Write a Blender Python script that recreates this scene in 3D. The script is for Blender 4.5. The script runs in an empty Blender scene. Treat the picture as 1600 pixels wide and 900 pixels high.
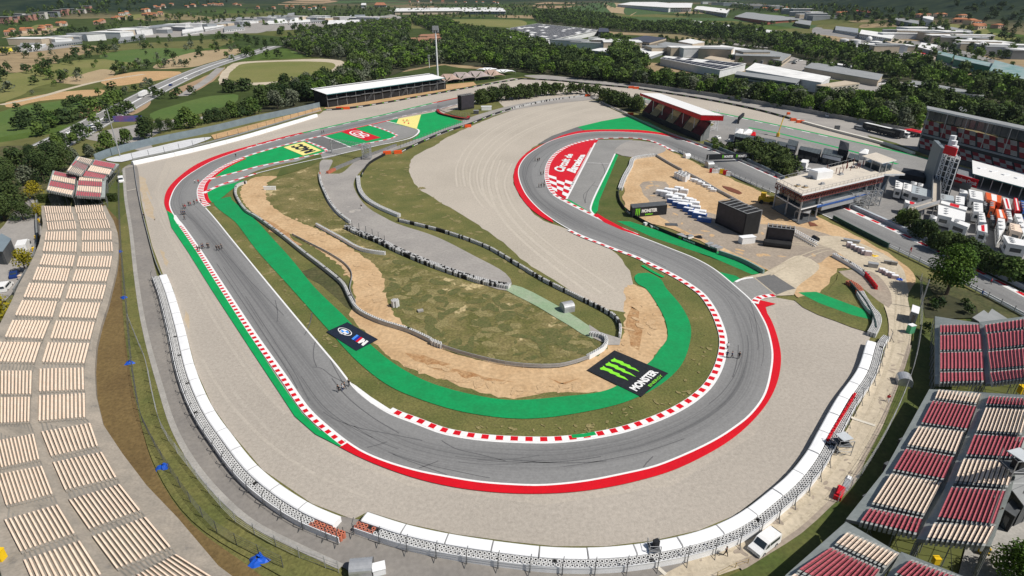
import bpy,bmesh,math,random
import numpy as np
from mathutils import Vector,Matrix
from mathutils.geometry import tessellate_polygon
C=bpy.context.scene.collection
random.seed(7);RN=np.random.default_rng(7)
# ---------------------------------------------------------------- camera
F,H,YH=950.0,65.0,-15.0
PITCH=math.atan((450-YH)/F)
cam=bpy.data.cameras.new('camera');camo=bpy.data.objects.new('camera',cam);C.objects.link(camo)
camo.location=(0,0,H);camo.rotation_euler=(math.pi/2-PITCH,0,0)
cam.sensor_width=36;cam.lens=36*F/1600;cam.clip_start=1;cam.clip_end=20000
bpy.context.scene.camera=camo
# ---------------------------------------------------------------- sky, sun, exposure
SUN_EL=51.0;SUNV=Vector((1,-0.42,0)).normalized()
w=bpy.data.worlds.new('World');bpy.context.scene.world=w;w.use_nodes=True
nt=w.node_tree;bg=nt.nodes['Background'];sky=nt.nodes.new('ShaderNodeTexSky')
sky.sky_type='NISHITA';sky.sun_disc=False;sky.sun_elevation=math.radians(SUN_EL)
sky.sun_rotation=math.atan2(SUNV.x,SUNV.y);sky.air_density=1.0;sky.dust_density=1.2
nt.links.new(sky.outputs[0],bg.inputs[0]);bg.inputs[1].default_value=0.06
sl=bpy.data.lights.new('sun','SUN');sl.energy=4.7;sl.angle=math.radians(0.5);sl.color=(1,.95,.88)
so=bpy.data.objects.new('sun',sl);C.objects.link(so)
e=math.radians(SUN_EL)
so.rotation_euler=Vector((SUNV.x*math.cos(e),SUNV.y*math.cos(e),math.sin(e))).to_track_quat('Z','Y').to_euler()
so.location=(300,0,400)
vs=bpy.context.scene.view_settings
vs.view_transform='Standard';vs.look='None';vs.gamma=1;vs.exposure=0.12
try:vs.use_curve_mapping=False
except Exception:pass
bpy.context.scene.render.engine='CYCLES'
bpy.context.scene.cycles.max_bounces=4
bpy.context.scene.cycles.diffuse_bounces=2
# ---------------------------------------------------------------- terrain height and pixel -> world
def sst(a,b,x):
    t=min(1,max(0,(x-a)/(b-a)));return t*t*(3-2*t)
def hgt(x,y):
    r=math.hypot(x,y)
    z=0.0
    if r>1300:
        z=(r-1300)*0.012*sst(1300,1900,r)
        z+=5*math.sin(x*.0031+1)*math.sin(y*.0023)*sst(1400,2400,r)
    if x>0 and r>900:
        a=math.atan2(x,y)
        z+=520*sst(900,3400,r)*sst(.33,.86,a)
    if x<0 and r>1300:
        a=math.atan2(-x,y)
        z+=150*sst(1350,3200,r)*sst(.38,.62,a)*(1-.8*sst(.645,.75,a))
    return z
cp,sp_=math.cos(PITCH),math.sin(PITCH)
def ray(px,py):
    dx=(px-800)/F;dy=-(py-450)/F
    return dx,cp+dy*sp_,-sp_+dy*cp
def at(px,py,z=0.0):
    dx,dy,dz=ray(px,py)
    if dz>=-1e-5:dz=-1e-5
    t=(z-H)/dz
    if z==0.0 and t*dy>850:
        s=800/dy
        while s<20000:
            if H+dz*s<hgt(dx*s,dy*s):break
            s+=4 if s<3000 else 20
        t=s
        return Vector((dx*t,dy*t,H+dz*t))
    return Vector((dx*t,dy*t,z))
def zat(base,py,px=None):
    """height of the point straight above `base` that the photo shows at row py"""
    X,Y=base.x,base.y
    k=-(py-450)/F
    d=(k*Y*cp-Y*sp_)/(cp+k*sp_)
    return H+d
# ---------------------------------------------------------------- materials
MATS={}
def nd(nt,t,**kw):
    n=nt.nodes.new(t)
    for k,v in kw.items():setattr(n,k,v)
    return n
def newmat(name):
    m=bpy.data.materials.new(name);m.use_nodes=True
    return m,m.node_tree,m.node_tree.nodes['Principled BSDF']
def rgb(c):return(c[0],c[1],c[2],1)
def M(name,c1=None,c2=None,scale=1.0,rough=.8,c3=None,fine=0.0,fscale=40,bump=0,metal=0,spec=.3,sharp=.15,stretch=None,emit=None):
    """procedural colour: big noise between c1, c2 (and c3), fine speckle, optional bump; world coordinates"""
    if name in MATS:return MATS[name]
    m,nt,b=newmat(name)
    c2=c2 or tuple(x*.86 for x in c1)
    g=nd(nt,'ShaderNodeNewGeometry');vec=g.outputs['Position']
    if stretch:
        mp=nd(nt,'ShaderNodeMapping');mp.inputs['Scale'].default_value=stretch;mp.inputs['Rotation'].default_value=(0,0,.5)
        nt.links.new(vec,mp.inputs[0]);vec=mp.outputs[0]
    n=nd(nt,'ShaderNodeTexNoise');n.inputs['Scale'].default_value=scale;n.inputs['Detail'].default_value=6;n.inputs['Roughness'].default_value=.62
    nt.links.new(vec,n.inputs['Vector'])
    r=nd(nt,'ShaderNodeValToRGB');nt.links.new(n.outputs['Fac'],r.inputs[0])
    r.color_ramp.elements[0].position=.5-sharp;r.color_ramp.elements[0].color=rgb(c1)
    r.color_ramp.elements[1].position=.5+sharp;r.color_ramp.elements[1].color=rgb(c2)
    if c3:
        el=r.color_ramp.elements.new(min(.9,.5+sharp*1.22));el.color=rgb(c3)
    out=r.outputs[0]
    if fine or bump:
        f=nd(nt,'ShaderNodeTexNoise');f.inputs['Scale'].default_value=fscale;f.inputs['Detail'].default_value=3
        nt.links.new(g.outputs['Position'],f.inputs['Vector'])
        if fine:
            mr=nd(nt,'ShaderNodeMapRange');mr.inputs[1].default_value=.3;mr.inputs[2].default_value=.7
            mr.inputs[3].default_value=1-fine;mr.inputs[4].default_value=1+fine
            nt.links.new(f.outputs['Fac'],mr.inputs[0])
            mx=nd(nt,'ShaderNodeVectorMath',operation='SCALE')
            nt.links.new(out,mx.inputs[0]);nt.links.new(mr.outputs[0],mx.inputs['Scale']);out=mx.outputs[0]
        if bump:
            bp=nd(nt,'ShaderNodeBump');bp.inputs['Strength'].default_value=bump;bp.inputs['Distance'].default_value=.3
            nt.links.new(f.outputs['Fac'],bp.inputs['Height']);nt.links.new(bp.outputs[0],b.inputs['Normal'])
    nt.links.new(out,b.inputs['Base Color'])
    b.inputs['Roughness'].default_value=rough;b.inputs['Metallic'].default_value=metal
    b.inputs['Specular IOR Level'].default_value=spec
    MATS[name]=m;return m
def leafmat(name,c1,c2):
    m,nt,b=newmat(name)
    g=nd(nt,'ShaderNodeNewGeometry');oi=nd(nt,'ShaderNodeObjectInfo')
    n=nd(nt,'ShaderNodeTexNoise');n.inputs['Scale'].default_value=.55;n.inputs['Detail'].default_value=5
    nt.links.new(g.outputs['Position'],n.inputs['Vector'])
    n2=nd(nt,'ShaderNodeTexNoise');n2.inputs['Scale'].default_value=.13;n2.inputs['Detail'].default_value=1
    nt.links.new(g.outputs['Position'],n2.inputs['Vector'])
    ad=nd(nt,'ShaderNodeMath',operation='ADD');nt.links.new(n.outputs['Fac'],ad.inputs[0])
    ad0=nd(nt,'ShaderNodeMath',operation='MULTIPLY_ADD');nt.links.new(oi.outputs['Random'],ad0.inputs[0]);ad0.inputs[1].default_value=.35;nt.links.new(n2.outputs['Fac'],ad0.inputs[2])
    nt.links.new(ad0.outputs[0],ad.inputs[1])
    mr=nd(nt,'ShaderNodeMapRange');mr.inputs[1].default_value=.85;mr.inputs[2].default_value=1.38
    nt.links.new(ad.outputs[0],mr.inputs[0])
    mx=nd(nt,'ShaderNodeMix',data_type='RGBA');mx.inputs['A'].default_value=rgb(c1);mx.inputs['B'].default_value=rgb(c2)
    nt.links.new(mr.outputs[0],mx.inputs['Factor']);nt.links.new(mx.outputs['Result'],b.inputs['Base Color'])
    b.inputs['Roughness'].default_value=.75;b.inputs['Specular IOR Level'].default_value=.15
    tr=nd(nt,'ShaderNodeBsdfTranslucent');nt.links.new(mx.outputs['Result'],tr.inputs[0])
    ms=nd(nt,'ShaderNodeMixShader');ms.inputs[0].default_value=.18
    nt.links.new(b.outputs[0],ms.inputs[1]);nt.links.new(tr.outputs[0],ms.inputs[2])
    nt.links.new(ms.outputs[0],nt.nodes['Material Output'].inputs[0])
    MATS[name]=m;return m
# ---------------------------------------------------------------- mesh builder
class MB:
    def __init__(s):s.v=[];s.f=[];s.m=[];s.mats=[];s.uv=None
    def mi(s,mat):
        if mat not in s.mats:s.mats.append(mat)
        return s.mats.index(mat)
    def poly(s,pts,mat):
        k=len(s.v);s.v+=[tuple(p)for p in pts];s.f.append(tuple(range(k,k+len(pts))));s.m.append(s.mi(mat));return s
    def prism(s,pts,z0,z1,mat,top=None,bottom=False):
        """pts: ccw or cw list of (x,y[,z]) ; straight prism"""
        k=len(s.v);n=len(pts)
        ar=sum(pts[i][0]*pts[(i+1)%n][1]-pts[(i+1)%n][0]*pts[i][1]for i in range(n))
        if ar<0:pts=pts[::-1]
        s.v+=[(p[0],p[1],z0)for p in pts]+[(p[0],p[1],z1)for p in pts]
        w_=s.mi(mat);t_=s.mi(top or mat)
        for i in range(n):
            j=(i+1)%n;s.f.append((k+i,k+j,k+n+j,k+n+i));s.m.append(w_)
        s.f.append(tuple(range(k+n,k+2*n)));s.m.append(t_)
        if bottom:s.f.append(tuple(range(k+n-1,k-1,-1)));s.m.append(w_)
        return s
    def box(s,c,size,mat,rz=0,top=None):
        """c = centre of the bottom face"""
        hx,hy=size[0]/2,size[1]/2;ca,sa=math.cos(rz),math.sin(rz)
        pts=[(c[0]+x*ca-y*sa,c[1]+x*sa+y*ca)for x,y in((-hx,-hy),(hx,-hy),(hx,hy),(-hx,hy))]
        return s.prism(pts,c[2],c[2]+size[2],mat,top,True)
    def tube(s,a,b,r0,mat,r1=None,n=6,cap=True):
        a=Vector(a);b=Vector(b);r1=r0 if r1 is None else r1
        d=(b-a);d.normalize()if d.length>1e-6 else None
        u=d.orthogonal().normalized();v=d.cross(u);k=len(s.v)
        for p,r in((a,r0),(b,r1)):
            for i in range(n):
                t=2*math.pi*i/n;s.v.append(tuple(p+u*math.cos(t)*r+v*math.sin(t)*r))
        q=s.mi(mat)
        for i in range(n):
            j=(i+1)%n;s.f.append((k+i,k+j,k+n+j,k+n+i));s.m.append(q)
        if cap:
            s.f.append(tuple(range(k+n,k+2*n)));s.m.append(q)
            s.f.append(tuple(range(k+n-1,k-1,-1)));s.m.append(q)
        return s
    def dome(s,c,r,mat,h=None,n=12,m=5):
        h=h or r;k=len(s.v);q=s.mi(mat)
        for i in range(m+1):
            a=math.pi/2*i/m
            for j in range(n):
                t=2*math.pi*j/n;s.v.append((c[0]+r*math.cos(a)*math.cos(t),c[1]+r*math.cos(a)*math.sin(t),c[2]+h*math.sin(a)))
        for i in range(m):
            for j in range(n):
                j2=(j+1)%n;s.f.append((k+i*n+j,k+i*n+j2,k+(i+1)*n+j2,k+(i+1)*n+j));s.m.append(q)
        return s
    def grid(s,rows,mat):
        k=len(s.v);nr=len(rows);nc=len(rows[0]);q=s.mi(mat)
        for r in rows:s.v+=[tuple(p)for p in r]
        for i in range(nr-1):
            for j in range(nc-1):
                a=k+i*nc+j;s.f.append((a,a+1,a+nc+1,a+nc));s.m.append(q)
        return s
    def build(s,name,parent=None,origin=None,smooth=False):
        V=np.array(s.v,dtype=float)
        if parent is not None:off=np.array(wl(parent))
        elif origin is not None:off=np.array(tuple(origin))
        else:off=np.array([(V[:,0].min()+V[:,0].max())/2,(V[:,1].min()+V[:,1].max())/2,V[:,2].min()])
        me=bpy.data.meshes.new(name);me.from_pydata((V-off).tolist(),[],s.f)
        for m in s.mats:me.materials.append(m)
        me.polygons.foreach_set('material_index',s.m)
        if smooth:me.polygons.foreach_set('use_smooth',[True]*len(s.f))
        o=bpy.data.objects.new(name,me);C.objects.link(o)
        if parent is not None:o.parent=parent;WL[o]=tuple(off)
        else:o.location=off;WL[o]=tuple(off)
        return o
WL={}
def wl(o):return WL.get(o,tuple(o.location))
def tag(o,label,cat,group=None,kind=None):
    if label:o['label']=label
    if cat:o['category']=cat
    if group:o['group']=group
    if kind:o['kind']=kind
    return o
def struct(o,kind='structure'):o['kind']=kind;return o
def thing(name,loc,label,cat,group=None,rz=0):
    o=bpy.data.objects.new(name,None);C.objects.link(o);o.location=loc;o.rotation_euler=(0,0,rz)
    o.empty_display_size=.5;WL[o]=tuple(loc);return tag(o,label,cat,group)
ORD=['first','second','third','fourth','fifth','sixth','seventh','eighth','ninth','tenth','eleventh','twelfth','thirteenth','fourteenth','fifteenth','sixteenth','seventeenth','eighteenth','nineteenth','twentieth','twenty-first']
def kids(o):return[c for c in bpy.data.objects if c.parent==o]
KID={}
def regkids(r):
    KID[r]=[(c,kids(c))for c in kids(r)]
def dup(root,loc,rz=0,scale=1,label=None,group=None,shallow=False):
    if root not in KID:regkids(root)
    r=root.copy();C.objects.link(r);r.location=loc;r.rotation_euler=(0,0,rz);r.scale=(scale,)*3 if not isinstance(scale,tuple)else scale
    if label:r['label']=label
    if group:r['group']=group
    if not shallow:
        for ch,gs in KID[root]:
            c=ch.copy();C.objects.link(c);c.parent=r
            for g in gs:
                d=g.copy();C.objects.link(d);d.parent=c
    return r
# ---------------------------------------------------------------- curves and sheets
def smooth_path(P,step=2.0,closed=False):
    P=[Vector((p[0],p[1],p[2]if len(p)>2 else 0))for p in P];n=len(P);out=[]
    rng=range(n if closed else n-1)
    for i in rng:
        if closed:p0,p1,p2,p3=P[i-1],P[i],P[(i+1)%n],P[(i+2)%n]
        else:p0,p1,p2,p3=P[max(0,i-1)],P[i],P[i+1],P[min(n-1,i+2)]
        t0=0;t1=t0+max(1e-3,(p1-p0).length)**.5;t2=t1+max(1e-3,(p2-p1).length)**.5;t3=t2+max(1e-3,(p3-p2).length)**.5
        k=max(1,int((p2-p1).length/step))
        for j in range(k):
            t=t1+(t2-t1)*j/k
            if p0==p1:A1=p1.copy()
            else:A1=p0*((t1-t)/(t1-t0))+p1*((t-t0)/(t1-t0))
            A2=p1*((t2-t)/(t2-t1))+p2*((t-t1)/(t2-t1))
            if p2==p3:A3=p2.copy()
            else:A3=p2*((t3-t)/(t3-t2))+p3*((t-t2)/(t3-t2))
            B1=A1*((t2-t)/(t2-t0))+A2*((t-t0)/(t2-t0));B2=A2*((t3-t)/(t3-t1))+A3*((t-t1)/(t3-t1))
            out.append(B1*((t2-t)/(t2-t1))+B2*((t-t1)/(t2-t1)))
    if not closed:out.append(P[-1])
    return out
def resample(P,step):
    out=[P[0].copy()];acc=0
    for a,b in zip(P[:-1],P[1:]):
        L=(b-a).length
        while acc+L>=step and L>1e-9:
            t=(step-acc)/L;a=a+(b-a)*t;out.append(a.copy());L=(b-a).length;acc=0
        acc+=L
    if(out[-1]-P[-1]).length>step*.3:out.append(P[-1].copy())
    return out
def G(px):return[at(x,y)for x,y in px]
def offs(P,d):
    out=[]
    for i,p in enumerate(P):
        a=P[max(0,i-1)];b=P[min(len(P)-1,i+1)];t=(b-a);t.z=0
        t=t.normalized()if t.length>1e-6 else Vector((1,0,0))
        out.append(Vector((p.x-t.y*d,p.y+t.x*d,p.z)))
    return out
ZL=[0.02]
def nz():ZL[0]+=.0008;return ZL[0]
def sheet(name,px,mat,smooth=True,step=3.0,ground=False,z=None,kind='structure',jag=0):
    P=px if ground else G(px)
    if smooth:P=smooth_path(P,step,True)
    if jag:
        P=[Vector((p.x+random.uniform(-jag,jag),p.y+random.uniform(-jag,jag),p.z))for p in P]
    if z is None:z=nz()
    tr=tessellate_polygon([[Vector((p.x,p.y,0))for p in P]])
    b=MB();b.v=[(p.x,p.y,p.z+z)for p in P];q=b.mi(mat)
    for t in tr:
        a,c,d=(P[i]for i in t)
        if(c-a).cross(d-a).z<0:t=(t[0],t[2],t[1])
        b.f.append(tuple(t));b.m.append(q)
    o=b.build(name)
    if kind:o['kind']=kind
    return o
def ribbon(name,px,d0,d1,mat,mat2=None,seg=1.5,seg2=None,z=None,ground=False,kind='structure',smooth=True,step=1.0,height=0):
    P=px if ground else G(px)
    if smooth:P=smooth_path(P,step)
    P=resample(P,seg if mat2 else step*2)
    if mat2 and seg2:
        pass
    A=offs(P,d0);B=offs(P,d1)
    if z is None:z=nz()
    b=MB()
    for i in range(len(P)-1):
        m=mat if(not mat2 or i%2==0)else mat2
        if mat2 and red in(mat,mat2)and white in(mat,mat2):
            if m is red:
                iq=[A[i].lerp(B[i],.12),A[i+1].lerp(B[i+1],.12),A[i+1].lerp(B[i+1],.94),A[i].lerp(B[i],.94)]
                if d1<d0:iq=iq[::-1]
                b.poly([(p.x,p.y,z+.0004)for p in iq],red)
            m=white
        if d1>d0:q=[A[i],A[i+1],B[i+1],B[i]]
        else:q=[A[i],B[i],B[i+1],A[i+1]]
        b.poly([(p.x,p.y,p.z+z)for p in q],m)
    o=b.build(name)
    if kind:o['kind']=kind
    return o
def quadmap(c,z=0):
    """c: four px corners (origin, +u, +u+v, +v) -> function (u,v)->world on plane z"""
    P=[at(x,y,z)if z else at(x,y)for x,y in c]
    return lambda u,v:(P[0]*(1-u)+P[1]*u)*(1-v)+(P[3]*(1-u)+P[2]*u)*v
FONT={}
def textgeo(s,bold=.03):
    key=(s,bold)
    if key not in FONT:
        cu=bpy.data.curves.new('t','FONT');cu.body=s;cu.offset=bold;cu.resolution_u=3;cu.fill_mode='FRONT'
        o=bpy.data.objects.new('t',cu);C.objects.link(o)
        dg=bpy.context.evaluated_depsgraph_get();dg.update()
        me=bpy.data.meshes.new_from_object(o.evaluated_get(dg))
        V=np.array([v.co[:]for v in me.vertices]);Fs=[tuple(p.vertices)for p in me.polygons]
        bpy.data.objects.remove(o);bpy.data.curves.remove(cu);bpy.data.meshes.remove(me)
        mn=V.min(0);mx=V.max(0);V=(V-mn)/np.where(mx-mn>0,mx-mn,1)
        FONT[key]=(V,Fs)
    return FONT[key]
def puttext(b,s,fmap,mat,u0=0,v0=0,u1=1,v1=1,dz=.006,bold=.03):
    """draw s with its left-bottom at (u0,v0), right-top at (u1,v1) of fmap"""
    V,Fs=textgeo(s,bold);k=len(b.v);q=b.mi(mat)
    for x,y,_ in V:
        p=fmap(u0+(u1-u0)*x,v0+(v1-v0)*y);b.v.append((p.x,p.y,p.z+dz)if not isinstance(dz,Vector)else tuple(p+dz))
    for f in Fs:b.f.append(tuple(k+i for i in f));b.m.append(q)
def flat(b,pts,fmap,mat,dz=.006):
    P=[Vector((u,v,0))for u,v in pts];tr=tessellate_polygon([P]);k=len(b.v);q=b.mi(mat)
    for u,v in pts:
        p=fmap(u,v);b.v.append((p.x,p.y,p.z+dz)if not isinstance(dz,Vector)else tuple(p+dz))
    for t in tr:b.f.append(tuple(k+i for i in t));b.m.append(q)
# ---------------------------------------------------------------- palette
white=M('white_paint',(.8,.8,.79),(.72,.72,.71),2,.5)
red=M('red_paint',(.62,.004,.012),(.54,.004,.012),.3,.5,fine=.06,fscale=3)
green=M('green_paint',(.0,.33,.085),(.004,.27,.07),.25,.6,fine=.09,fscale=2)
green2=M('green_paint_old',(.003,.28,.083),(.008,.23,.068),.22,.65,fine=.11,fscale=2)
yellow_p=M('yellow_paint',(.8,.72,.25),(.75,.66,.22),.5,.6)
blackp=M('black_paint',(.012,.014,.018),(.018,.02,.024),1,.6)
asph=M('asphalt',(.17,.17,.168),(.20,.198,.19),.08,.85,fine=.1,fscale=3)
asph_run=M('asphalt_runoff',(.215,.213,.205),(.26,.256,.245),.06,.85,fine=.1,fscale=2)
asph_dark=M('asphalt_dark',(.12,.12,.12),(.15,.148,.145),.1,.85,fine=.1,fscale=2)
servroad=M('service_road',(.33,.31,.285),(.26,.245,.23),.07,.9,c3=(.38,.355,.32),fine=.1,fscale=1.6)
perim=M('perimeter_tarmac',(.24,.222,.2),(.19,.178,.165),.08,.9,c3=(.3,.275,.24),fine=.1,fscale=1.6)
conc=M('concrete',(.36,.345,.315),(.27,.26,.24),.25,.9,fine=.12,fscale=3)
pad=M('paddock_tarmac',(.27,.26,.245),(.2,.195,.19),.05,.9,fine=.12,fscale=1)
dirt=M('sandy_dirt',(.54,.38,.22),(.44,.29,.155),.11,.95,c3=(.36,.25,.14),fine=.16,fscale=1.2,bump=.3)
dirt2=M('grey_dirt',(.28,.235,.19),(.34,.285,.225),.12,.95,c3=(.42,.35,.27),fine=.15,fscale=1.5)
dirt3=M('pale_track_dirt',(.52,.45,.34),(.42,.36,.27),.12,.95,fine=.12,fscale=1.5)
soil=M('orange_soil',(.5,.32,.16),(.4,.26,.13),.1,.95,c3=(.3,.26,.1),fine=.2,fscale=1)
grass=M('mown_grass',(.098,.108,.03),(.155,.143,.047),.09,.95,c3=(.23,.185,.085),fine=.25,fscale=2.5,bump=.3,sharp=.13)
grass_dry=M('dry_grass',(.105,.105,.03),(.2,.165,.068),.1,.95,c3=(.42,.34,.18),fine=.32,fscale=1.8,bump=.4,sharp=.1)
grass_g=M('green_grass',(.06,.085,.018),(.1,.105,.03),.1,.95,fine=.2,fscale=2)
verge=M('brown_verge',(.12,.08,.032),(.165,.115,.045),.06,.95,c3=(.15,.15,.045),fine=.22,fscale=2.2,bump=.3)
scrub=M('scrub',(.05,.06,.02),(.1,.09,.04),.15,.95,c3=(.24,.19,.1),fine=.3,fscale=1.5)
f_green=M('field_green',(.065,.12,.022),(.09,.135,.03),.02,.95,fine=.12,fscale=.4)
f_pale=M('field_pale_green',(.14,.155,.04),(.19,.18,.06),.015,.95,c3=(.28,.24,.11),fine=.12,fscale=.5)
f_tan=M('field_tan',(.38,.29,.17),(.32,.24,.14),.02,.95,fine=.1,fscale=.5)
f_brown=M('field_brown',(.3,.2,.12),(.35,.25,.15),.02,.95,fine=.1,fscale=.5)
f_yel=M('field_yellow',(.7,.6,.05),(.6,.5,.05),.03,.95)
f_dark=M('field_dark_green',(.04,.085,.02),(.06,.1,.028),.02,.95,fine=.1,fscale=.3)
steel=M('galvanised_steel',(.42,.43,.44),(.34,.35,.36),1,.5,metal=.3)
dgrey=M('dark_grey_metal',(.07,.075,.08),(.1,.105,.11),1,.5)
black=M('black_fabric',(.012,.012,.013),(.02,.02,.021),.8,.8)
rubber=M('black_rubber',(.018,.018,.018),(.03,.03,.03),1,.8)
rubber_w=M('white_painted_rubber',(.66,.66,.65),(.5,.5,.49),1.2,.7)
fence_white=M('white_vinyl',(.82,.83,.84),(.74,.75,.76),.5,.5,fine=.04,fscale=2)
orange=M('orange_plastic',(.75,.1,.015),(.65,.09,.02),1,.5)
cream=M('cream_seat_plastic',(.83,.68,.55),(.75,.59,.46),1,.5)
maroon=M('maroon_seat_plastic',(.48,.12,.14),(.4,.09,.11),1,.5)
greyg=M('grey_green_deck',(.31,.34,.33),(.25,.28,.27),.4,.8,fine=.08,fscale=2)
glass=M('dark_glass',(.02,.03,.04),(.035,.05,.06),.5,.15,spec=.6)
blue_t=M('blue_tarpaulin',(.01,.1,.55),(.01,.07,.42),2,.45)
roofgrey=M('roof_grey',(.3,.31,.31),(.25,.26,.26),.1,.6,fine=.08,fscale=.6)
tanw=M('tan_wall',(.5,.42,.32),(.44,.37,.28),.2,.8)
terra=M('terracotta_tiles',(.42,.17,.08),(.33,.13,.06),.3,.8,fine=.15,fscale=2)
def gravelmat(name,c1,c2,centre=None,amp=.06):
    m,nt,b=newmat(name)
    g=nd(nt,'ShaderNodeNewGeometry')
    n=nd(nt,'ShaderNodeTexNoise');n.inputs['Scale'].default_value=.03;n.inputs['Detail'].default_value=5
    n2=nd(nt,'ShaderNodeTexNoise');n2.inputs['Scale'].default_value=1.7;n2.inputs['Detail'].default_value=8;n2.inputs['Roughness'].default_value=.8
    nt.links.new(g.outputs['Position'],n.inputs['Vector']);nt.links.new(g.outputs['Position'],n2.inputs['Vector'])
    mr=nd(nt,'ShaderNodeMapRange');mr.inputs[1].default_value=.35;mr.inputs[2].default_value=.65
    nt.links.new(n.outputs['Fac'],mr.inputs[0])
    mx=nd(nt,'ShaderNodeMix',data_type='RGBA');mx.inputs['A'].default_value=rgb(c1);mx.inputs['B'].default_value=rgb(c2)
    nt.links.new(mr.outputs[0],mx.inputs['Factor']);out=mx.outputs['Result']
    s=nd(nt,'ShaderNodeMapRange');s.inputs[1].default_value=.3;s.inputs[2].default_value=.7;s.inputs[3].default_value=.78;s.inputs[4].default_value=1.2
    nt.links.new(n2.outputs['Fac'],s.inputs[0]);fac=s.outputs[0]
    if centre is not None:
        mp=nd(nt,'ShaderNodeVectorMath',operation='SUBTRACT');mp.inputs[1].default_value=(centre.x,centre.y,0)
        nt.links.new(g.outputs['Position'],mp.inputs[0])
        wv=nd(nt,'ShaderNodeTexWave',wave_type='RINGS',rings_direction='Z');wv.inputs['Scale'].default_value=.03
        wv.inputs['Distortion'].default_value=5;wv.inputs['Detail'].default_value=3;wv.inputs['Detail Scale'].default_value=.6
        nt.links.new(mp.outputs[0],wv.inputs[0])
        w2=nd(nt,'ShaderNodeMapRange');w2.inputs[3].default_value=1-amp;w2.inputs[4].default_value=1+amp
        nt.links.new(wv.outputs['Fac'],w2.inputs[0])
        mm=nd(nt,'ShaderNodeMath',operation='MULTIPLY');nt.links.new(fac,mm.inputs[0]);nt.links.new(w2.outputs[0],mm.inputs[1]);fac=mm.outputs[0]
    vm=nd(nt,'ShaderNodeVectorMath',operation='SCALE');nt.links.new(out,vm.inputs[0]);nt.links.new(fac,vm.inputs['Scale'])
    nt.links.new(vm.outputs[0],b.inputs['Base Color'])
    bp=nd(nt,'ShaderNodeBump');bp.inputs['Strength'].default_value=.5;bp.inputs['Distance'].default_value=.15
    nt.links.new(n2.outputs['Fac'],bp.inputs['Height']);nt.links.new(bp.outputs[0],b.inputs['Normal'])
    b.inputs['Roughness'].default_value=.95;b.inputs['Specular IOR Level'].default_value=.1
    MATS[name]=m;return m
gravel=gravelmat('gravel',(.41,.37,.32),(.365,.33,.285))
gravel_c=gravelmat('gravel_raked',(.44,.395,.335),(.395,.355,.30),None,.03)
gravel_n=gravelmat('gravel_pale',(.44,.395,.335),(.39,.35,.3))
def trackmat():
    m,nt,b=newmat('track_asphalt')
    uv=nd(nt,'ShaderNodeUVMap');uv.uv_map='UVMap'
    sx=nd(nt,'ShaderNodeSeparateXYZ');nt.links.new(uv.outputs[0],sx.inputs[0])
    mp=nd(nt,'ShaderNodeMapping');mp.inputs['Scale'].default_value=(26,.012,1);nt.links.new(uv.outputs[0],mp.inputs[0])
    n=nd(nt,'ShaderNodeTexNoise');n.inputs['Scale'].default_value=1;n.inputs['Detail'].default_value=4;nt.links.new(mp.outputs[0],n.inputs['Vector'])
    mp2=nd(nt,'ShaderNodeMapping');mp2.inputs['Scale'].default_value=(2.2,.007,1);nt.links.new(uv.outputs[0],mp2.inputs[0])
    n2=nd(nt,'ShaderNodeTexNoise');n2.inputs['Scale'].default_value=1;n2.inputs['Detail'].default_value=3;nt.links.new(mp2.outputs[0],n2.inputs['Vector'])
    g=nd(nt,'ShaderNodeNewGeometry');n3=nd(nt,'ShaderNodeTexNoise');n3.inputs['Scale'].default_value=2.5;n3.inputs['Detail'].default_value=5
    nt.links.new(g.outputs['Position'],n3.inputs['Vector'])
    at_=nd(nt,'ShaderNodeAttribute');at_.attribute_name='line'
    st=nd(nt,'ShaderNodeMapRange');st.inputs[1].default_value=.42;st.inputs[2].default_value=.62;nt.links.new(n.outputs['Fac'],st.inputs[0])
    bl=nd(nt,'ShaderNodeMapRange');bl.inputs[1].default_value=.38;bl.inputs[2].default_value=.62;bl.inputs[3].default_value=.35;nt.links.new(n2.outputs['Fac'],bl.inputs[0])
    a=nd(nt,'ShaderNodeMath',operation='MULTIPLY');nt.links.new(at_.outputs['Fac'],a.inputs[0]);nt.links.new(bl.outputs[0],a.inputs[1])
    s2=nd(nt,'ShaderNodeMath',operation='MULTIPLY_ADD');nt.links.new(st.outputs[0],s2.inputs[0]);s2.inputs[1].default_value=.45;s2.inputs[2].default_value=.42
    a2=nd(nt,'ShaderNodeMath',operation='MULTIPLY');nt.links.new(a.outputs[0],a2.inputs[0]);nt.links.new(s2.outputs[0],a2.inputs[1])
    st2=nd(nt,'ShaderNodeMath',operation='MULTIPLY_ADD');nt.links.new(st.outputs[0],st2.inputs[0]);st2.inputs[1].default_value=.1;nt.links.new(a2.outputs[0],st2.inputs[2])
    mx=nd(nt,'ShaderNodeMix',data_type='RGBA');mx.inputs['A'].default_value=(.225,.225,.222,1);mx.inputs['B'].default_value=(.09,.091,.094,1)
    nt.links.new(st2.outputs[0],mx.inputs['Factor'])
    f=nd(nt,'ShaderNodeMapRange');f.inputs[1].default_value=.3;f.inputs[2].default_value=.7;f.inputs[3].default_value=.9;f.inputs[4].default_value=1.1
    nt.links.new(n3.outputs['Fac'],f.inputs[0])
    vm=nd(nt,'ShaderNodeVectorMath',operation='SCALE');nt.links.new(mx.outputs['Result'],vm.inputs[0]);nt.links.new(f.outputs[0],vm.inputs['Scale'])
    nt.links.new(vm.outputs[0],b.inputs['Base Color']);b.inputs['Roughness'].default_value=.75;b.inputs['Specular IOR Level'].default_value=.25
    return m
track_m=trackmat()
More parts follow.
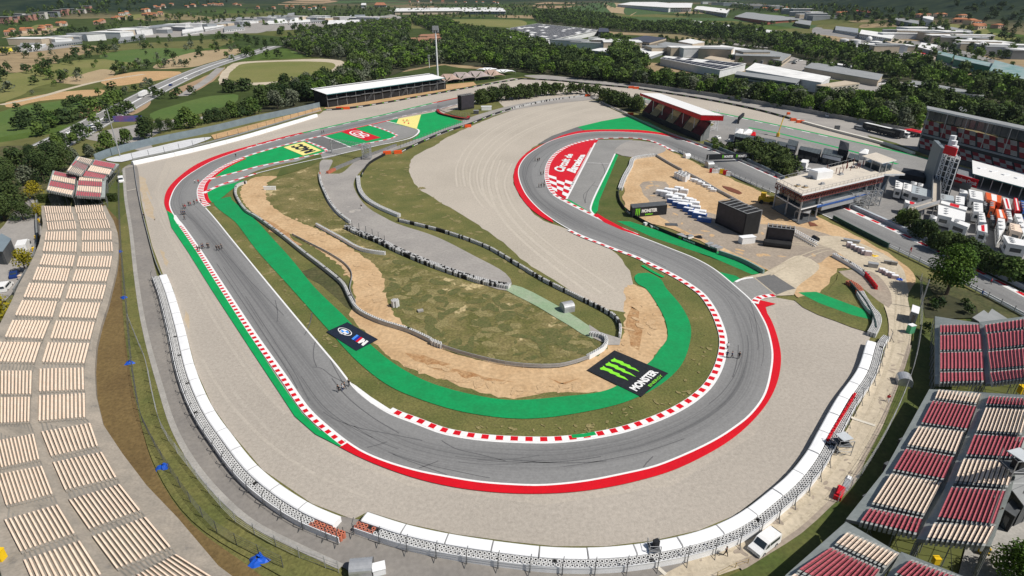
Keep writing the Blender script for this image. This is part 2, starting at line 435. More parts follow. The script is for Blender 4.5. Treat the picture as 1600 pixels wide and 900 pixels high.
# ---------------------------------------------------------------- terrain
def terrainmat():
    m,nt,b=newmat('terrain')
    g=nd(nt,'ShaderNodeNewGeometry');pos=g.outputs['Position']
    dn=nd(nt,'ShaderNodeTexNoise');dn.inputs['Scale'].default_value=.003;nt.links.new(pos,dn.inputs['Vector'])
    dv=nd(nt,'ShaderNodeVectorMath',operation='SCALE');dv.inputs['Scale'].default_value=160;nt.links.new(dn.outputs['Color'],dv.inputs[0])
    av=nd(nt,'ShaderNodeVectorMath',operation='ADD');nt.links.new(pos,av.inputs[0]);nt.links.new(dv.outputs[0],av.inputs[1])
    vo=nd(nt,'ShaderNodeTexVoronoi');vo.inputs['Scale'].default_value=.0062;vo.inputs['Randomness'].default_value=.9;nt.links.new(av.outputs[0],vo.inputs['Vector'])
    sc=nd(nt,'ShaderNodeSeparateColor');nt.links.new(vo.outputs['Color'],sc.inputs[0])
    cr=nd(nt,'ShaderNodeValToRGB');cr.color_ramp.interpolation='CONSTANT';nt.links.new(sc.outputs[0],cr.inputs[0])
    cols=[(0,(.05,.07,.022)),(.25,(.1,.11,.036)),(.42,(.07,.11,.026)),(.55,(.21,.175,.095)),(.66,(.045,.07,.022)),(.8,(.13,.13,.05)),(.92,(.29,.22,.13))]
    for i,(p,c)in enumerate(cols):
        if i<2:el=cr.color_ramp.elements[i];el.position=p
        else:el=cr.color_ramp.elements.new(p)
        el.color=rgb(c)
    n=nd(nt,'ShaderNodeTexNoise');n.inputs['Scale'].default_value=.05;n.inputs['Detail'].default_value=8;n.inputs['Roughness'].default_value=.7;nt.links.new(pos,n.inputs['Vector'])
    mr=nd(nt,'ShaderNodeMapRange');mr.inputs[1].default_value=.3;mr.inputs[2].default_value=.7;mr.inputs[3].default_value=.7;mr.inputs[4].default_value=1.3;nt.links.new(n.outputs['Fac'],mr.inputs[0])
    vm=nd(nt,'ShaderNodeVectorMath',operation='SCALE');nt.links.new(cr.outputs[0],vm.inputs[0]);nt.links.new(mr.outputs[0],vm.inputs['Scale'])
    sz=nd(nt,'ShaderNodeSeparateXYZ');nt.links.new(pos,sz.inputs[0])
    hz=nd(nt,'ShaderNodeMapRange');hz.inputs[1].default_value=9;hz.inputs[2].default_value=24;nt.links.new(sz.outputs[2],hz.inputs[0])
    n4=nd(nt,'ShaderNodeTexNoise');n4.inputs['Scale'].default_value=.02;n4.inputs['Detail'].default_value=9;n4.inputs['Roughness'].default_value=.75;nt.links.new(pos,n4.inputs['Vector'])
    c4=nd(nt,'ShaderNodeValToRGB');nt.links.new(n4.outputs['Fac'],c4.inputs[0])  # upland woods: green darkened and blued to suggest cloud shadow and haze
    c4.color_ramp.elements[0].position=.42;c4.color_ramp.elements[0].color=(.012,.025,.018,1)
    c4.color_ramp.elements[1].position=.66;c4.color_ramp.elements[1].color=(.042,.058,.03,1)
    mx=nd(nt,'ShaderNodeMix',data_type='RGBA');nt.links.new(hz.outputs[0],mx.inputs['Factor'])
    nt.links.new(vm.outputs[0],mx.inputs['A']);nt.links.new(c4.outputs[0],mx.inputs['B'])
    nt.links.new(mx.outputs['Result'],b.inputs['Base Color']);b.inputs['Roughness'].default_value=1;b.inputs['Specular IOR Level'].default_value=.05
    return m
def terrain():
    m=terrainmat();b=MB();rows=[]
    rr=[0,60,120,200,300,420,560,700,800,900]+[900+50*i for i in range(1,50)]+[3400+150*i for i in range(1,40)]
    for r in rr:
        row=[]
        for k in range(181):
            a=math.radians(-180+2*k);x,y=r*math.sin(a),r*math.cos(a)
            z=hgt(x,y);
            if z>12:z+=(math.sin(x*.011+y*.007)*math.sin(y*.013-x*.004))*min(12,z*.07)
            row.append((x,y,z))
        rows.append(row)
    b.grid(rows[::-1],m);o=b.build('ground_terrain',smooth=True);struct(o)
terrain()
sheet('circuit_grass',[(205,250),(400,200),(505,165),(700,138),(815,120),(1000,132),(1200,170),(1440,225),(1600,262),(1640,420),(1640,560),(1480,480),(1440,600),(1340,800),(1200,900),(1190,940),(380,940),(260,860),(215,740),(180,560),(196,440),(185,330)],grass,smooth=False)
def field(px,m,sm=True,name='field'):return sheet(name,px,m,sm,8,jag=.5)
FL=[
 ([(0,75),(30,69),(31,78),(0,82)],f_yel),([(0,118),(35,112),(110,95),(185,92),(215,100),(180,112),(120,122),(60,135),(30,150),(0,160)],f_pale),
 ([(155,88),(200,78),(260,75),(322,80),(300,88),(250,96),(215,98)],f_green),([(245,100),(322,79),(380,76),(372,84),(320,100),(300,105),(250,108)],f_tan),
 ([(80,125),(120,118),(160,108),(178,112),(175,120),(130,132),(100,130)],f_tan),([(0,175),(40,165),(120,155),(135,160),(110,180),(80,195),(40,208),(0,215)],f_green),
 ([(10,160),(100,143),(160,140),(150,150),(60,158),(20,168)],soil),([(120,178),(150,158),(160,162),(155,175),(130,185)],soil),([(160,125),(215,112),(280,112),(265,122),(215,130),(180,135)],soil),
 ([(235,178),(280,162),(330,150),(365,147),(368,160),(330,172),(280,185),(245,188)],f_green),([(170,210),(215,193),(225,205),(180,222)],f_green),
 ([(342,125),(352,108),(376,97),(440,94),(500,92),(530,94),(538,102),(520,118),(470,130),(400,133),(350,133)],dirt3),([(356,122),(366,108),(385,99),(450,96),(510,97),(524,101),(508,114),(460,125),(400,129),(362,129)],f_pale),
 ([(200,172),(235,158),(225,172),(205,180)],f_brown),([(265,145),(300,128),(345,108),(352,104),(335,125),(300,145),(285,150)],f_brown),
 ([(460,72),(530,60),(550,65),(520,80),(470,85)],f_green),([(715,40),(750,38),(790,42),(770,50),(740,52),(716,46)],f_tan),
 ([(870,15),(895,8),(950,3),(955,20),(930,25),(880,24)],f_dark),([(950,4),(992,8),(985,25),(975,29),(965,29),(955,20)],f_tan),([(992,8),(1060,14),(1150,28),(1290,42),(1285,48),(1140,33),(1080,34),(1040,36),(985,27)],f_dark),
 ([(840,5),(890,2),(880,14),(848,13)],f_brown),([(430,18),(500,3),(560,0),(640,2),(600,10),(520,12),(460,20)],f_dark),([(440,4),(500,-2),(530,0),(500,6),(450,10)],f_brown),
 ([(800,88),(860,87),(945,95),(940,100),(860,96),(810,92)],f_pale),([(900,98),(990,108),(985,120),(960,118),(905,103)],dirt3),
 ([(1005,45),(1070,48),(1150,60),(1140,66),(1060,55),(1010,52)],dirt3),([(1220,52),(1280,55),(1275,63),(1240,60)],f_green),
 ([(1480,30),(1560,50),(1600,65),(1600,75),(1540,62),(1470,40)],f_pale),
 ([(590,28),(690,30),(800,30),(800,45),(700,38),(600,36)],f_pale),([(60,38),(150,28),(240,20),(300,12),(300,18),(230,28),(120,42),(60,50)],f_pale),
 ([(0,60),(60,48),(90,42),(70,55),(0,68)],f_tan),([(240,240),(180,225),(130,215),(160,205),(240,190),(300,185),(330,180),(240,212)],servroad),
 ([(400,58),(465,55),(468,60),(400,62)],f_brown),([(1480,150),(1540,155),(1600,175),(1600,195),(1570,185),(1500,168)],servroad),([(1340,125),(1420,122),(1440,132),(1395,145),(1345,140)],servroad),
 ([(960,48),(1100,58),(1200,72),(1260,95),(1400,118),(1400,128),(1250,120),(1160,98),(1100,92),(1030,85),(940,60)],servroad),
 ([(1280,42),(1360,50),(1440,62),(1560,95),(1600,105),(1600,128),(1500,108),(1400,92),(1300,65),(1270,52)],pad),
 ([(20,74),(80,60),(200,42),(330,30),(400,26),(400,52),(300,56),(200,66),(110,74),(40,82)],servroad),([(400,26),(600,22),(620,34),(540,42),(400,50)],servroad),
]
for px,m in FL:field(px,m)
def road(px,wd,m,name='road'):return ribbon(name,px,-wd/2,wd/2,m,step=8)
road([(40,248),(110,212),(180,175),(260,133),(330,103),(392,84),(430,72)],19,asph_run,'motorway')
road([(40,248),(110,212),(180,175),(260,133),(330,103),(392,84),(430,72)],1.4,white,'motorway_median')
for s in(-8,8):ribbon('motorway_line',[(40,248),(110,212),(180,175),(260,133),(330,103),(392,84)],s-.25,s+.25,white,step=8)
road([(0,164),(60,152),(110,138),(160,126),(225,116)],5,dirt3,'lane')
road([(285,150),(300,140),(320,128),(335,115),(345,106)],7,servroad,'lane')
road([(608,42),(618,32),(612,25),(608,16)],14,asph_run,'road');road([(1180,62),(1300,85),(1440,125),(1600,165)],9,servroad,'road')
road([(700,32),(800,42),(870,47)],8,servroad,'road');road([(1400,120),(1500,140),(1600,170)],7,servroad,'lane')
# ---------------------------------------------------------------- gravel, run-off and infield (all sheets follow the photo's layout)
sheet('earth_bank',[(505,172),(600,160),(700,141),(745,133),(740,128),(690,133),(600,150),(510,165)],soil,False)
sheet('perimeter_road',[(820,118),(900,118),(1000,128),(1130,150),(1250,165),(1340,180),(1440,200),(1438,236),(1330,212),(1200,176),(1100,155),(985,137),(870,127)],servroad)
grav_outer=[(212,254),(300,235),(400,211),(500,178),(508,172),(600,160),(700,143),(800,122),(870,127),(985,137),(1100,155),(1200,177),(1330,213),(1427,242),(1640,300),
 (1640,330),(1300,240),(1100,190),(960,150),(900,150),(760,175),(600,230),(430,300),(420,400),(600,640),(850,700),(1080,640),(1120,520),(1150,470),(1200,463),(1250,472),(1330,510),(1362,521),
 (1357,527),(1340,575),(1307,622),(1277,675),(1262,702),(1232,740),(1200,768),(1147,806),(1092,829),(1021,845),(947,854),(867,854),(800,847),(712,835),(637,819),(575,800),(552,812),(487,787),
 (410,734),(360,675),(332,635),(307,580),(287,507),(270,450),(255,430),(238,385),(222,320)]
sheet('gravel_trap',grav_outer,gravel_n,False)
sheet('gravel_trap',[(262,440),(240,385),(222,320),(213,256),(262,246),(240,300),(270,380),(330,480),(420,620),(520,710),(640,760),(850,790),(1050,760),(1180,680),(1225,560),(1210,480),(1250,475),(1362,522),(1340,575),(1307,622),(1277,675),(1232,740),(1200,768),(1147,806),(1092,829),(1021,845),(947,854),(867,854),(800,847),(712,835),(637,819),(575,800),(552,812),(487,787),(410,734),(360,675),(332,635),(307,580),(287,507),(270,450)],gravel,False)
for q in([(218,275),(226,280),(236,310),(240,345),(233,340),(222,305)],[(250,390),(256,395),(263,415),(260,417),(253,405)],[(288,480),(295,492),(298,515),(295,520),(290,500)]):
    sheet('soil_stain',q,M('soil_stain',(.42,.33,.22),(.44,.37,.28),.3,.95,fine=.1,fscale=2),jag=.4)
infield=[(322,326),(362,374),(425,450),(487,525),(550,600),(605,646),(690,678),(765,690),(830,693),(900,690),(975,676),(1050,648),(1112,605),(1134,555),(1128,505),(1087,450),(1040,422),(995,402),(937,380),(850,420),(700,330),(650,280),(700,215),(800,180),(770,150),(700,175),(600,215),(500,235),(400,262),(330,295)]
sheet('infield_grass',infield,grass,False)
sheet('infield_grass',[(420,290),(500,258),(502,300),(540,345),(600,390),(700,435),(790,452),(820,470),(900,512),(935,530),(945,545),(930,560),(875,570),(760,566),(690,545),(640,510),(605,470),(590,430),(540,385),(480,350),(430,330)],grass_dry,True)
sheet('gravel_trap',[(682,226),(645,247),(641,272),(655,295),(687,315),(725,337),(762,362),(800,391),(830,417),(880,445),(935,482),(975,489),(984,455),(988,432),(955,391),(935,380),(895,362),(850,345),(822,320),(803,285),(812,250),(840,226),(870,210),(902,200),(985,182),(925,156),(912,154),(850,161),(800,173),(700,214)],gravel_c,True,jag=.35)
rk1=M('raked_ridge',(.475,.43,.36),(.44,.395,.335),.3,.95,fine=.1,fscale=2);rk2=M('raked_furrow',(.41,.37,.31),(.43,.385,.32),.3,.95,fine=.1,fscale=2)
for q in([(915,160),(862,175),(800,200),(757,232),(738,268),(742,300),(760,325)],[(930,168),(878,182),(815,208),(775,238),(757,272),(760,305),(785,335)],[(905,158),(845,170),(780,195),(737,226),(716,262),(718,292)],[(960,176),(905,190),(850,208)],[(793,255),(780,285),(790,320),(812,350),(850,385),(900,420),(950,455)],[(775,250),(766,280),(772,312),(790,345),(830,385),(880,425),(930,462)]):
    z=nz()
    for d,m_ in((-1.1,rk1),(.35,rk2),(1.7,rk1),(3.0,rk2)):ribbon('raked_line',q,d,d+random.uniform(.5,.9),m_,z=z)
for q in([(232,300),(262,360),(300,430),(345,510),(400,590),(450,645)],[(262,262),(250,300),(258,340),(290,400),(330,470)],[(320,560),(365,630),(430,695),(500,740),(580,775)],[(330,232),(420,210),(520,186),(620,168),(720,150)],[(300,252),(400,218),(500,194)]):
    z=nz()
    for d,m_ in((-.8,MATS['gravel_line']if 'gravel_line' in MATS else M('gravel_line',(.415,.375,.322),(.39,.352,.3),.25,.95,fine=.12,fscale=2)),(.9,M('gravel_line_dark',(.375,.338,.292),(.385,.35,.3),.25,.95,fine=.12,fscale=2))):ribbon('raked_line',q,d,d+.55,m_,z=z)
sheet('verge',[(925,157),(982,182),(1015,192),(1052,212),(1110,240),(1100,240),(1040,205),(985,181),(918,155)],grass,False)
sheet('sand',[(378,292),(400,277),(432,276),(420,284),(415,297),(420,317),(450,340),(487,355),(520,370),(550,390),(575,405),(595,425),(601,450),(610,480),(625,502),(650,522),(675,535),(725,558),(800,570),(875,573),(920,560),(947,545),(972,525),(976,489),(982,445),(1007,450),(1030,482),(1041,507),(1042,532),(1030,547),(1010,572),(962,610),(875,612),(800,622),(750,612),(700,596),(650,580),(607,557),(575,525),(545,492),(555,470),(540,425),(500,392),(465,372),(432,355),(400,335),(380,315)],dirt,True,1.2,jag=.45)
for q in([(655,560),(700,575),(760,590),(800,600),(760,596),(700,583),(660,569)],[(415,345),(440,360),(470,385),(440,370),(415,352)],[(985,475),(1000,500),(1000,530),(990,545),(985,510)],[(640,553),(655,556),(700,570),(690,573),(650,562)],[(850,592),(880,596),(910,593),(880,600)]):
    sheet('dark_soil',q,M('churned_soil',(.33,.17,.07),(.42,.27,.14),.5,.95,c3=(.5,.35,.2),fine=.2,fscale=2),jag=1.0)
sheet('verge',[(470,425),(500,415),(540,440),(550,455),(548,485),(530,470),(500,445)],scrub,True)
def splats(px,n,mt,r0,r1,name='worn_patches',seed=1):
    rg=random.Random(seed);P=G(px);P2=[(p.x,p.y)for p in P];X=[p[0]for p in P2];Y=[p[1]for p in P2];b=MB();z=nz();q=b.mi(mt);k=0
    while k<n:
        x,y=rg.uniform(min(X),max(X)),rg.uniform(min(Y),max(Y));c=False;j=len(P2)-1
        for i in range(len(P2)):
            if(P2[i][1]>y)!=(P2[j][1]>y)and x<(P2[j][0]-P2[i][0])*(y-P2[i][1])/(P2[j][1]-P2[i][1])+P2[i][0]:c=not c
            j=i
        if not c:continue
        k+=1;z+=.00015;m_=11;r=rg.uniform(r0,r1);a0=rg.uniform(0,3.1);el=rg.uniform(.25,.7);v0=len(b.v);b.v.append((x,y,z))
        for i in range(m_):
            t=6.283*i/m_;rr=r*rg.uniform(.75,1.05);u,v=rr*math.cos(t),rr*el*math.sin(t);b.v.append((x+u*math.cos(a0)-v*math.sin(a0),y+u*math.sin(a0)+v*math.cos(a0),z))
        for i in range(m_):b.f.append((v0,v0+1+i,v0+1+(i+1)%m_));b.m.append(q)
    ZL[0]+=n*.00015
    struct(b.build(name))
straw=M('straw_patch',(.25,.21,.095),(.16,.145,.055),1.6,.95,c3=(.34,.28,.15),fine=.3,fscale=3);moss=M('dark_green_patch',(.085,.098,.03),(.13,.12,.045),1,.95,fine=.3,fscale=3);churn=M('churned_soil2',(.46,.31,.175),(.5,.35,.2),1.6,.95,c3=(.38,.24,.13),fine=.2,fscale=3)
splats([(600,400),(640,410),(740,448),(800,460),(900,515),(935,535),(925,555),(850,568),(740,560),(660,520),(615,470)],150,straw,.5,2.6);splats([(600,400),(640,410),(740,448),(800,460),(900,515),(935,535),(925,555),(850,568),(740,560),(660,520),(615,470)],90,moss,.8,3.0,seed=4)
splats([(420,285),(500,262),(505,300),(540,345),(600,395),(560,395),(480,350)],60,straw,.4,1.7,seed=2);splats([(560,262),(640,240),(640,275),(700,325),(800,400),(880,450),(960,500),(800,420),(690,360),(600,325)],80,straw,.4,1.7,seed=3)
splats([(625,560),(800,600),(930,590),(930,605),(800,618),(640,580)],34,churn,.3,2.0,seed=5);splats([(390,285),(430,280),(420,320),(520,372),(600,440),(610,500),(560,470),(500,390),(400,330)],26,churn,.3,1.8,seed=6);splats([(985,460),(1040,500),(1030,545),(980,580),(950,560),(978,520)],24,churn,.3,1.8,seed=7)
splats([(345,345),(420,400),(520,535),(640,620),(600,612),(500,530),(380,380)],50,straw,.2,.8,seed=8);splats([(700,660),(900,665),(1060,610),(1100,520),(1115,540),(1080,620),(940,675),(800,680)],70,straw,.15,.7,seed=9)
sheet('service_road',[(505,250),(518,250),(515,272),(530,272),(560,250),(600,236),(640,222),(720,190),(740,182),(800,165),(860,155),(930,150),(935,154),(860,163),(800,173),(740,192),(660,222),(610,238),(570,262),(553,285),(556,300),(575,325),(600,340),(620,350),(680,370),(740,400),(790,428),(800,445),(792,455),(740,440),(680,420),(620,390),(548,352),(520,330),(505,300),(500,275)],servroad,True)
sheet('green_path',[(788,450),(802,446),(870,478),(920,510),(938,525),(925,530),(890,510),(840,480)],M('faded_green_concrete',(.23,.33,.2),(.3,.36,.25),.2,.9,fine=.1,fscale=2),True)
sheet('pale_path',[(920,508),(938,520),(970,530),(968,540),(950,540),(925,528)],servroad,True)
sheet('runoff_asphalt',[(315,315),(312,298),(325,275),(362,250),(402,235),(510,210),(600,187),(640,185),(655,200),(650,210),(640,215),(600,225),(540,240),(500,250),(450,255),(400,268),(370,285),(330,305),(322,318)],asph_run,True)
sheet('green_runoff',[(328,279),(345,262),(370,248),(410,236),(477,221),(508,236),(500,240),(470,246),(400,260),(330,281)],green,False)
sheet('dark_tarmac',[(480,220),(503,214),(545,230),(512,237)],asph_dark,False)
sheet('green_runoff',[(509,213),(577,196),(621,212),(612,217),(570,224),(548,230),(530,222)],green,False)
sheet('green_runoff',[(603,190),(638,183),(685,174),(683,178),(700,183),(724,191),(690,203),(655,217),(643,219),(655,211),(654,204),(640,199),(620,195)],green,False)
sheet('verge',[(500,240),(505,250),(480,262),(440,275),(432,276),(440,262),(455,256)],grass_g,False)
sheet('green_runoff',[(317,313),(320,303),(330,297),(345,292),(382,282),(374,290),(367,293),(350,307),(337,317),(320,318)],green,False)
sheet('green_runoff',[(336,315),(360,308),(362,312),(400,345),(425,372),(455,405),(492,450),(540,497),(580,540),(625,575),(675,600),(750,620),(800,626),(875,621),(950,610),(1000,578),(1020,562),(1030,547),(1042,532),(1041,507),(1030,482),(1007,450),(997,445),(991,435),(997,428),(1012,427),(1032,437),(1040,450),(1065,480),(1079,510),(1077,540),(1062,575),(1025,607),(975,630),(912,645),(850,654),(800,655),(725,645),(662,627),(610,605),(560,567),(512,515),(454,450),(400,390),(370,350)],green2,True,1.5)
sheet('works_dirt',[(985,248),(1022,225),(1055,240),(1100,262),(1200,305),(1290,345),(1420,420),(1430,450),(1410,520),(1395,480),(1320,420),(1260,470),(1200,425),(1130,395),(1040,355),(990,345),(975,320),(978,280)],dirt,True,jag=.6)
sheet('verge',[(965,243),(985,248),(978,280),(966,310),(975,330),(1010,350),(1100,400),(1200,432),(1150,440),(1100,415),(1000,370),(950,345),(925,325),(945,285)],grass_g,True)
sheet('verge',[(1240,470),(1290,455),(1310,430),(1330,420),(1380,470),(1370,500),(1364,522),(1330,512),(1280,492)],grass,True,jag=.4)
sheet('works_yard',[(1005,285),(1040,285),(1045,300),(1100,330),(1180,350),(1250,355),(1330,385),(1300,400),(1220,430),(1180,412),(1100,375),(1040,345),(1010,310)],dirt2,True,jag=.5)
[ribbon('wheel_track',q,d,d+.35,M('wheel_rut',(.40,.34,.25),(.46,.4,.3),1,.95,fine=.15,fscale=3))for q in([(1395,420),(1412,460),(1412,510),(1390,580),(1360,650),(1320,720),(1270,785),(1210,835),(1150,868),(1050,888)],[(1402,430),(1405,480),(1398,550),(1370,625),(1330,700),(1280,765)],[(1200,430),(1250,405),(1300,390),(1340,395),(1390,420)])for d in(-.9,.9)]if False else None
splats([(990,300),(1030,260),(1100,300),(1200,345),(1300,390),(1260,440),(1120,390),(1000,345)],60,churn,.3,2.0,seed=10)
sheet('dirt_track',[(1260,375),(1310,370),(1400,410),(1418,450),(1423,500),(1422,537),(1392,625),(1371,677),(1351,714),(1333,754),(1296,790),(1250,832),(1200,864),(1165,886),(1110,905),(1030,925),(900,930),(880,880),(1020,868),(1150,840),(1240,790),(1300,710),(1340,640),(1385,540),(1385,490),(1350,430),(1300,390)],dirt3,True)
sheet('perimeter_road',[(194,262),(197,310),(205,360),(213,430),(222,490),(233,540),(250,600),(275,675),(312,737),(362,792),(400,822),(475,860),(540,890),(600,935),(900,940),(1040,897),(1100,860),(1000,870),(860,872),(700,852),(570,815),(480,795),(390,735),(330,660),(290,580),(262,490),(240,410),(222,330),(208,256)],perim,True)
sheet('crossing_concrete',[(1150,440),(1200,425),(1250,400),(1280,415),(1245,450),(1240,462),(1200,463),(1165,470)],dirt3,True)
sheet('crossing_tarmac',[(1115,428),(1152,440),(1178,435),(1212,463),(1190,466),(1175,474)],asph_run,False)
sheet('crossing_tarmac',[(1180,435),(1207,429),(1243,452),(1230,455),(1213,462)],asph_dark,False)
sheet('dark_yard',[(1310,425),(1360,425),(1392,460),(1388,482),(1370,470),(1340,445)],dirt2,True)
sheet('green_runoff',[(963,346),(985,347),(1080,378),(1150,405),(1195,427),(1175,430),(1110,402),(1020,372)],green2,False)
sheet('green_runoff',[(1247,458),(1275,457),(1350,485),(1362,501),(1330,493),(1280,475)],green2,False)
sheet('green_runoff',[(1120,425),(1150,432),(1158,438),(1143,443)],green2,False)
sheet('runoff_asphalt',[(927,219),(990,219),(970,228),(962,241),(950,267),(925,320),(923,333),(900,325),(884,315)],asph_run,False)
sheet('runoff_asphalt',[(965,230),(990,220),(1030,226),(1040,236),(1020,243),(985,246),(962,240)],servroad,True)
sheet('green_runoff',[(885,312),(890,313),(928,336),(918,337),(884,316)],green,False)
sheet('green_runoff',[(962,241),(966,243),(936,315),(934,330),(928,336),(924,330),(925,320)],green,False)
sheet('red_painting',[(935,219),(930,226),(885,313),(866,302),(856,290),(853,272),(857,256),(870,240),(890,228),(912,221)],red,False)
sheet('dark_tarmac',[(840,226),(862,213),(902,199),(912,204),(882,212),(855,224)],asph_dark,False)
sheet('green_runoff',[(902,199),(940,190),(985,182),(1015,192),(1052,212),(1035,210),(1000,205),(950,203),(915,205)],green,False)
sheet('paddock_tarmac',[(1120,190),(1170,205),(1262,226),(1342,247),(1460,275),(1640,330),(1640,480),(1560,425),(1400,352),(1330,318),(1250,285),(1150,240),(1095,215)],pad,False)
sheet('main_straight',[(1005,152),(1060,163),(1130,178),(1212,195),(1300,214),(1380,232),(1452,249),(1640,296),(1640,335),(1460,277),(1402,262),(1342,247),(1262,226),(1212,214),(1170,205),(1120,193),(1005,160)],asph_run,False)
ribbon('green_line',[(1005,154),(1130,178),(1212,195),(1300,214),(1380,232),(1452,249)],-1.3,.6,green)
ribbon('white_line',[(1005,155),(1130,179.5),(1212,196.5),(1300,215.5)],-.8,0,white,asph_run,seg=5)
ribbon('green_line',[(1170,200),(1212,208),(1262,220),(1295,228),(1342,240),(1402,257)],-1,1,green)
sheet('verge',[(1355,212),(1400,224),(1440,240),(1430,243),(1380,230)],grass_g,False)
sheet('verge',[(1075,214),(1140,237),(1212,270),(1310,312),(1420,365),(1520,415),(1640,478),(1640,500),(1545,438),(1465,395),(1310,324),(1212,279),(1150,253),(1084,226)],grass,False)
sheet('gravel_strip',[(1290,312),(1350,332),(1450,380),(1530,420),(1640,477),(1640,488),(1545,437),(1465,394),(1330,331)],gravel_n,False)
sheet('verge',[(1395,360),(1640,470),(1640,560),(1480,480),(1430,430),(1560,470),(1440,385)],scrub,False)
rut=M('wheel_rut',(.40,.34,.25),(.46,.4,.3),1,.95,fine=.15,fscale=3)
for q in([(1395,420),(1412,460),(1412,510),(1390,580),(1362,650),(1322,720),(1272,785),(1212,835),(1150,868),(1050,888)],[(1406,430),(1405,480),(1400,550),(1378,615),(1340,690),(1290,760),(1240,806)],[(1200,430),(1250,405),(1300,390),(1340,395),(1390,420)],[(1230,380),(1280,385),(1320,380),(1380,400)]):
    z=nz()
    for d in(-.9,.8):ribbon('wheel_track',q,d,d+.4,rut,z=z)
ribbon('road_shoulder',[(1420,540),(1391,625),(1370,675),(1350,712),(1331,752),(1294,788),(1248,830),(1198,862),(1150,882)],-.2,1.5,dirt2)
splats([(1400,470),(1420,500),(1400,600),(1330,740),(1200,858),(1060,895),(1060,880),(1180,840),(1280,760),(1360,640),(1395,540)],40,dirt2,.2,.8,seed=12)
sheet('slope_grass',[(162,320),(188,318),(190,420),(195,520),(215,640),(245,740),(300,820),(380,880),(420,910),(370,960),(300,880),(205,770),(158,690),(140,600),(150,500),(170,430),(182,370)],verge,True)
sheet('slope_grass',[(188,318),(191,268),(196,320),(203,365),(211,430),(220,490),(231,540),(248,602),(273,677),(310,740),(360,796),(398,826),(472,864),(535,893),(520,930),(400,880),(300,815),(245,735),(215,640),(195,520),(190,420)],grass,True)
sheet('verge',[(160,300),(192,268),(200,330),(186,345),(162,320)],grass_g,False)
sheet('slope_grass',[(1419,460),(1425,500),(1424,540),(1394,628),(1373,680),(1353,717),(1335,757),(1298,793),(1252,835),(1202,867),(1167,889),(1120,910),(1150,970),(1260,960),(1330,880),(1400,760),(1470,620),(1475,500),(1440,440)],grass_g,True)
sheet('car_park',[(0,360),(40,300),(60,330),(62,400),(40,430),(10,470),(-60,520),(-60,400)],servroad,True)
sheet('wood_scrub_ground',[(-60,300),(0,230),(70,230),(130,250),(80,290),(50,310),(0,350),(-60,400)],scrub,True)  # scrub-coloured ground under the trees by the car park
sheet('paved_yard',[(1540,740),(1660,600),(1700,700),(1640,960),(1480,960)],conc,False)
# ---------------------------------------------------------------- the track itself
PAIRS=[((760,143),(760,156)),((720,153),(720,163)),((687,160),(681,172.5)),((641,171),(637,181)),((600,181),(600,190)),((550,192),(552,201)),((485,207),(500,213)),((440,218),(455,224)),((400,229),(405,238)),((370,238),(375,248)),((335,251),(345,262)),((312,263),(326,275)),
 ((288,279),(314,286)),((274,294),(309,297)),((267,309),(309,306)),((265,321),(312,316)),((271,336),(322,326)),((285,352),(337,343)),((312,390),(362,374)),((349,447),(412,435)),((400,524),(470,505)),((447,590),(525,570)),((482,640),(560,613)),((520,675),(605,645)),((560,704),(650,663)),
 ((600,722),(690,678)),((650,737),(730,686)),((700,747),(765,690)),((750,755),(800,692)),((800,759),(830,693)),((850,760),(860,693)),((912,754),(900,690)),((975,742),(945,683)),((1025,730),(980,675)),((1075,710),(1025,660)),((1112,692),(1062,643)),((1140,675),(1090,625)),
 ((1172,650),(1112,604)),((1195,618),(1127,577)),((1205,580),(1134,550)),((1207,550),(1134,528)),((1200,517),(1127,505)),((1190,495),(1117,484)),((1175,472),(1101,462)),((1150,449),(1080,446)),((1117,422),(1055,431)),((1087,405),(1025,416)),((1050,390),(995,402)),((1012,375),(965,391)),
 ((975,361),(937,380)),((948,349),(907,368)),((915,333),(875,351)),((884,317),(845,330)),((864,305),(822,305)),((854,290),(811,280)),((851,272),(811,262)),((855,255),(822,245)),((867,240),(840,232)),((887,228),(858,222)),((910,221),(882,214)),((935,217),(912,208)),((960,216),(950,206)),
 ((990,216),(1000,208)),((1017,220),(1030,211)),((1035,227),(1058,217)),((1055,237),(1084,226)),((1102,256),(1140,247)),((1160,283),(1205,276)),((1220,306),(1262,301)),((1285,336),(1325,330)),((1360,372),(1395,362)),((1447,413),(1475,401)),((1522,452),(1552,440)),((1640,512),(1665,500))]
PL=[at(*a)for a,b in PAIRS];PR=[at(*b)for a,b in PAIRS]
def joint_path(PL,PR,sub=10):
    def cr(P):
        out=[];n=len(P)
        for i in range(n-1):
            p0,p1,p2,p3=P[max(0,i-1)],P[i],P[i+1],P[min(n-1,i+2)]
            for j in range(sub):
                t=j/sub
                m1=(p2-p0)*.5;m2=(p3-p1)*.5
                L=(p2-p1).length
                if m1.length>L:m1=m1*(L/m1.length)
                if m2.length>L:m2=m2*(L/m2.length)
                out.append(p1*(2*t**3-3*t*t+1)+m1*(t**3-2*t*t+t)+p2*(-2*t**3+3*t*t)+m2*(t**3-t*t))
        out.append(P[-1]);return out
    return cr(PL),cr(PR)
EL,ER=joint_path(PL,PR)
LINE=[(0,.5),(6,.7),(12,.25),(16,.3),(18,.5),(22,.3),(26,.45),(30,.62),(34,.6),(38,.5),(42,.35),(46,.3),(50,.5),(53,.75),(56,.75),(60,.6),(64,.4),(68,.4),(73,.5)]
def lineat(i):
    for(a,x),(b_,y)in zip(LINE[:-1],LINE[1:]):
        if a<=i<=b_:return x+(y-x)*(i-a)/(b_-a)
    return.5
